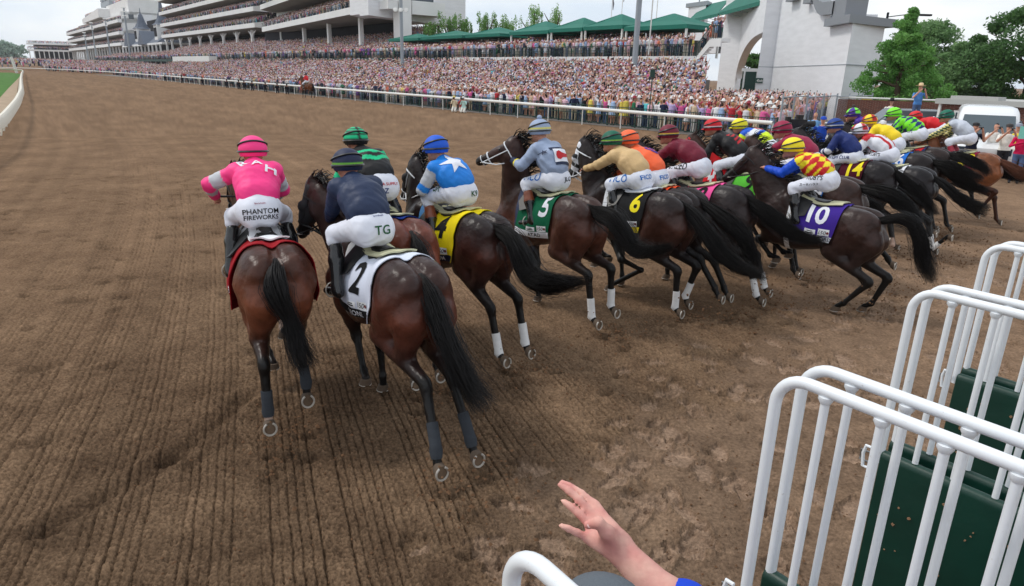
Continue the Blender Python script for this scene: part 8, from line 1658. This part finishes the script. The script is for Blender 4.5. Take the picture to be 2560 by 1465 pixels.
mxx = q_.nodes.new('ShaderNodeMath'); mxx.operation = 'MAXIMUM'; q_.links.new(outs[0].outputs[0], mxx.inputs[0]); q_.links.new(outs[1].outputs[0], mxx.inputs[1]); q_.links.new(mxx.outputs[0], bs.inputs['Alpha'])
m = MB()
for a, b in zip(FP[:-1], FP[1:]): m.add([(a[0], a[1], .05), (b[0], b[1], .05), (b[0], b[1], 2.25), (a[0], a[1], 2.25)], [(0, 1, 2, 3)])
plain_part(m, 'wire_mesh', [mw], fe)
ys = thing('yellow_sign', 'small yellow sign hanging on the wire fence', 'sign', (20.4, 41.6, 1.7)); m = MB(); m.box(20.15, 20.75, 41.5, 41.53, 1.75, 2.15); plain_part(m, 'sign_board', [mat('sign_yellow', srgb(196, 176, 70), .7)], ys)
tv = thing('tv_camera', 'black broadcast camera on a pedestal at the rail end', 'broadcast camera', (10.7, 26.6, 0)); m = MB(); m.tube([(0, 0, 0), (0, 0, 1.25)], .09, 8); m.build('pedestal', M_PHONE, tv, True); m = MB(); m.box(-.35, .25, -.16, .16, 1.28, 1.62); m.box(-.5, -.35, -.12, .12, 1.45, 1.7); m.tube([(.25, 0, 1.45), (.6, 0, 1.45)], [.10, .13], 12); m.box(-.1, .1, -.14, .14, 1.62, 1.78); m.build('camera_head', M_PHONE, tv, bev=.01)
rb2 = thing('rail_gap_frame', 'bent white tube frame closing the gap at the rail end', 'barrier', SW(18.6, 30.2)); m = MB(); m.tube([(0, 0, 0), (0, 0, 1.0), (.15, 0, 1.15), (2.0, -.2, 1.15), (2.2, -.2, 1.0), (2.2, -.2, 0)], .05, 8); m.tube([(0, 0, .55), (2.2, -.2, .55)], .04, 6); m.build('frame', M_WPAINT, rb2, True)
cs = thing('speaker_pole', 'dark pole with a box among the crowd by the rail', 'pole', SW(28.2, 31.5)); m = MB(); m.tube([(0, 0, 0), (0, 0, 3.3)], .035, 6); m.box(-.13, .13, -.1, .1, 3.0, 3.45); m.build('pole', M_DGREEN, cs)
# outrider
sp_ = dict(n=30, O=SW(73.2, 28.6)[:2], psi=-60 - 0, zd=1.47, h=.03, coat=srgb(92, 56, 36), flank=srgb(104, 62, 38), poll=(1.55, 0, 2.12), muz=(1.98, 0, 1.78), hip=(.72, 0, 1.78), helm=(.80, 0, 2.42), hands=(1.1, 0, 1.85), soles=(), bridle=M_LEATHB,
  LH=dict(stifle=(.42, .17, .95), hock=(-.1, .14, .6), fet=(.0, .14, .2), shoe=(.05, .14, .04)), RH=dict(stifle=(.42, -.17, .95), hock=(-.2, -.14, .6), fet=(-.15, -.14, .2), shoe=(-.1, -.14, .04)), LF=dict(knee=(1.3, .12, .55), fet=(1.3, .12, .2), shoe=(1.34, .12, .04)), RF=dict(knee=(1.2, -.12, .55), fet=(1.2, -.12, .2), shoe=(1.24, -.12, .04)), tail=[(0, 0, 1.4), (-.15, 0, 1.2), (-.2, 0, .9), (-.2, 0, .6)], tn=120)
r = make_horse(sp_, 'brown outrider horse standing broadside in front of the outer rail'); r['group'] = 'outrider'; del r['group']
r = make_jockey(sp_, dict(silks=plain(srgb(214, 26, 40)), cap=cap((.02, .02, .02)), label='outrider in a red coat sitting upright on the brown horse by the rail', helm=sp_['helm'], hip=sp_['hip'], handL=(1.1, .1, 1.88), handR=(1.1, -.1, 1.88), h=.022, kneeL=(1.05, .25, 1.5), kneeR=(1.05, -.25, 1.5), ankL=(.9, .3, 1.05), ankR=(.9, -.3, 1.05))); del r['group']; r['category'] = 'rider'
# ================================================================== air: far stands fade slightly
def haze():
    m = bpy.data.materials.new('air_haze'); m.use_nodes = True; t = m.node_tree; t.nodes.clear(); v = t.nodes.new('ShaderNodeVolumePrincipled'); o = t.nodes.new('ShaderNodeOutputMaterial')
    v.inputs['Color'].default_value = (.93, .95, 1.0, 1); v.inputs['Density'].default_value = .00013; v.inputs['Anisotropy'].default_value = .2; t.links.new(v.outputs[0], o.inputs['Volume'])
    b = MB(); b.box(-1500, 900, -150, 1500, -1.2, 45); h = b.build('haze', [m]); tag(h, 'faint pale haze over the far stands', 'haze', None, 'stuff')
haze()
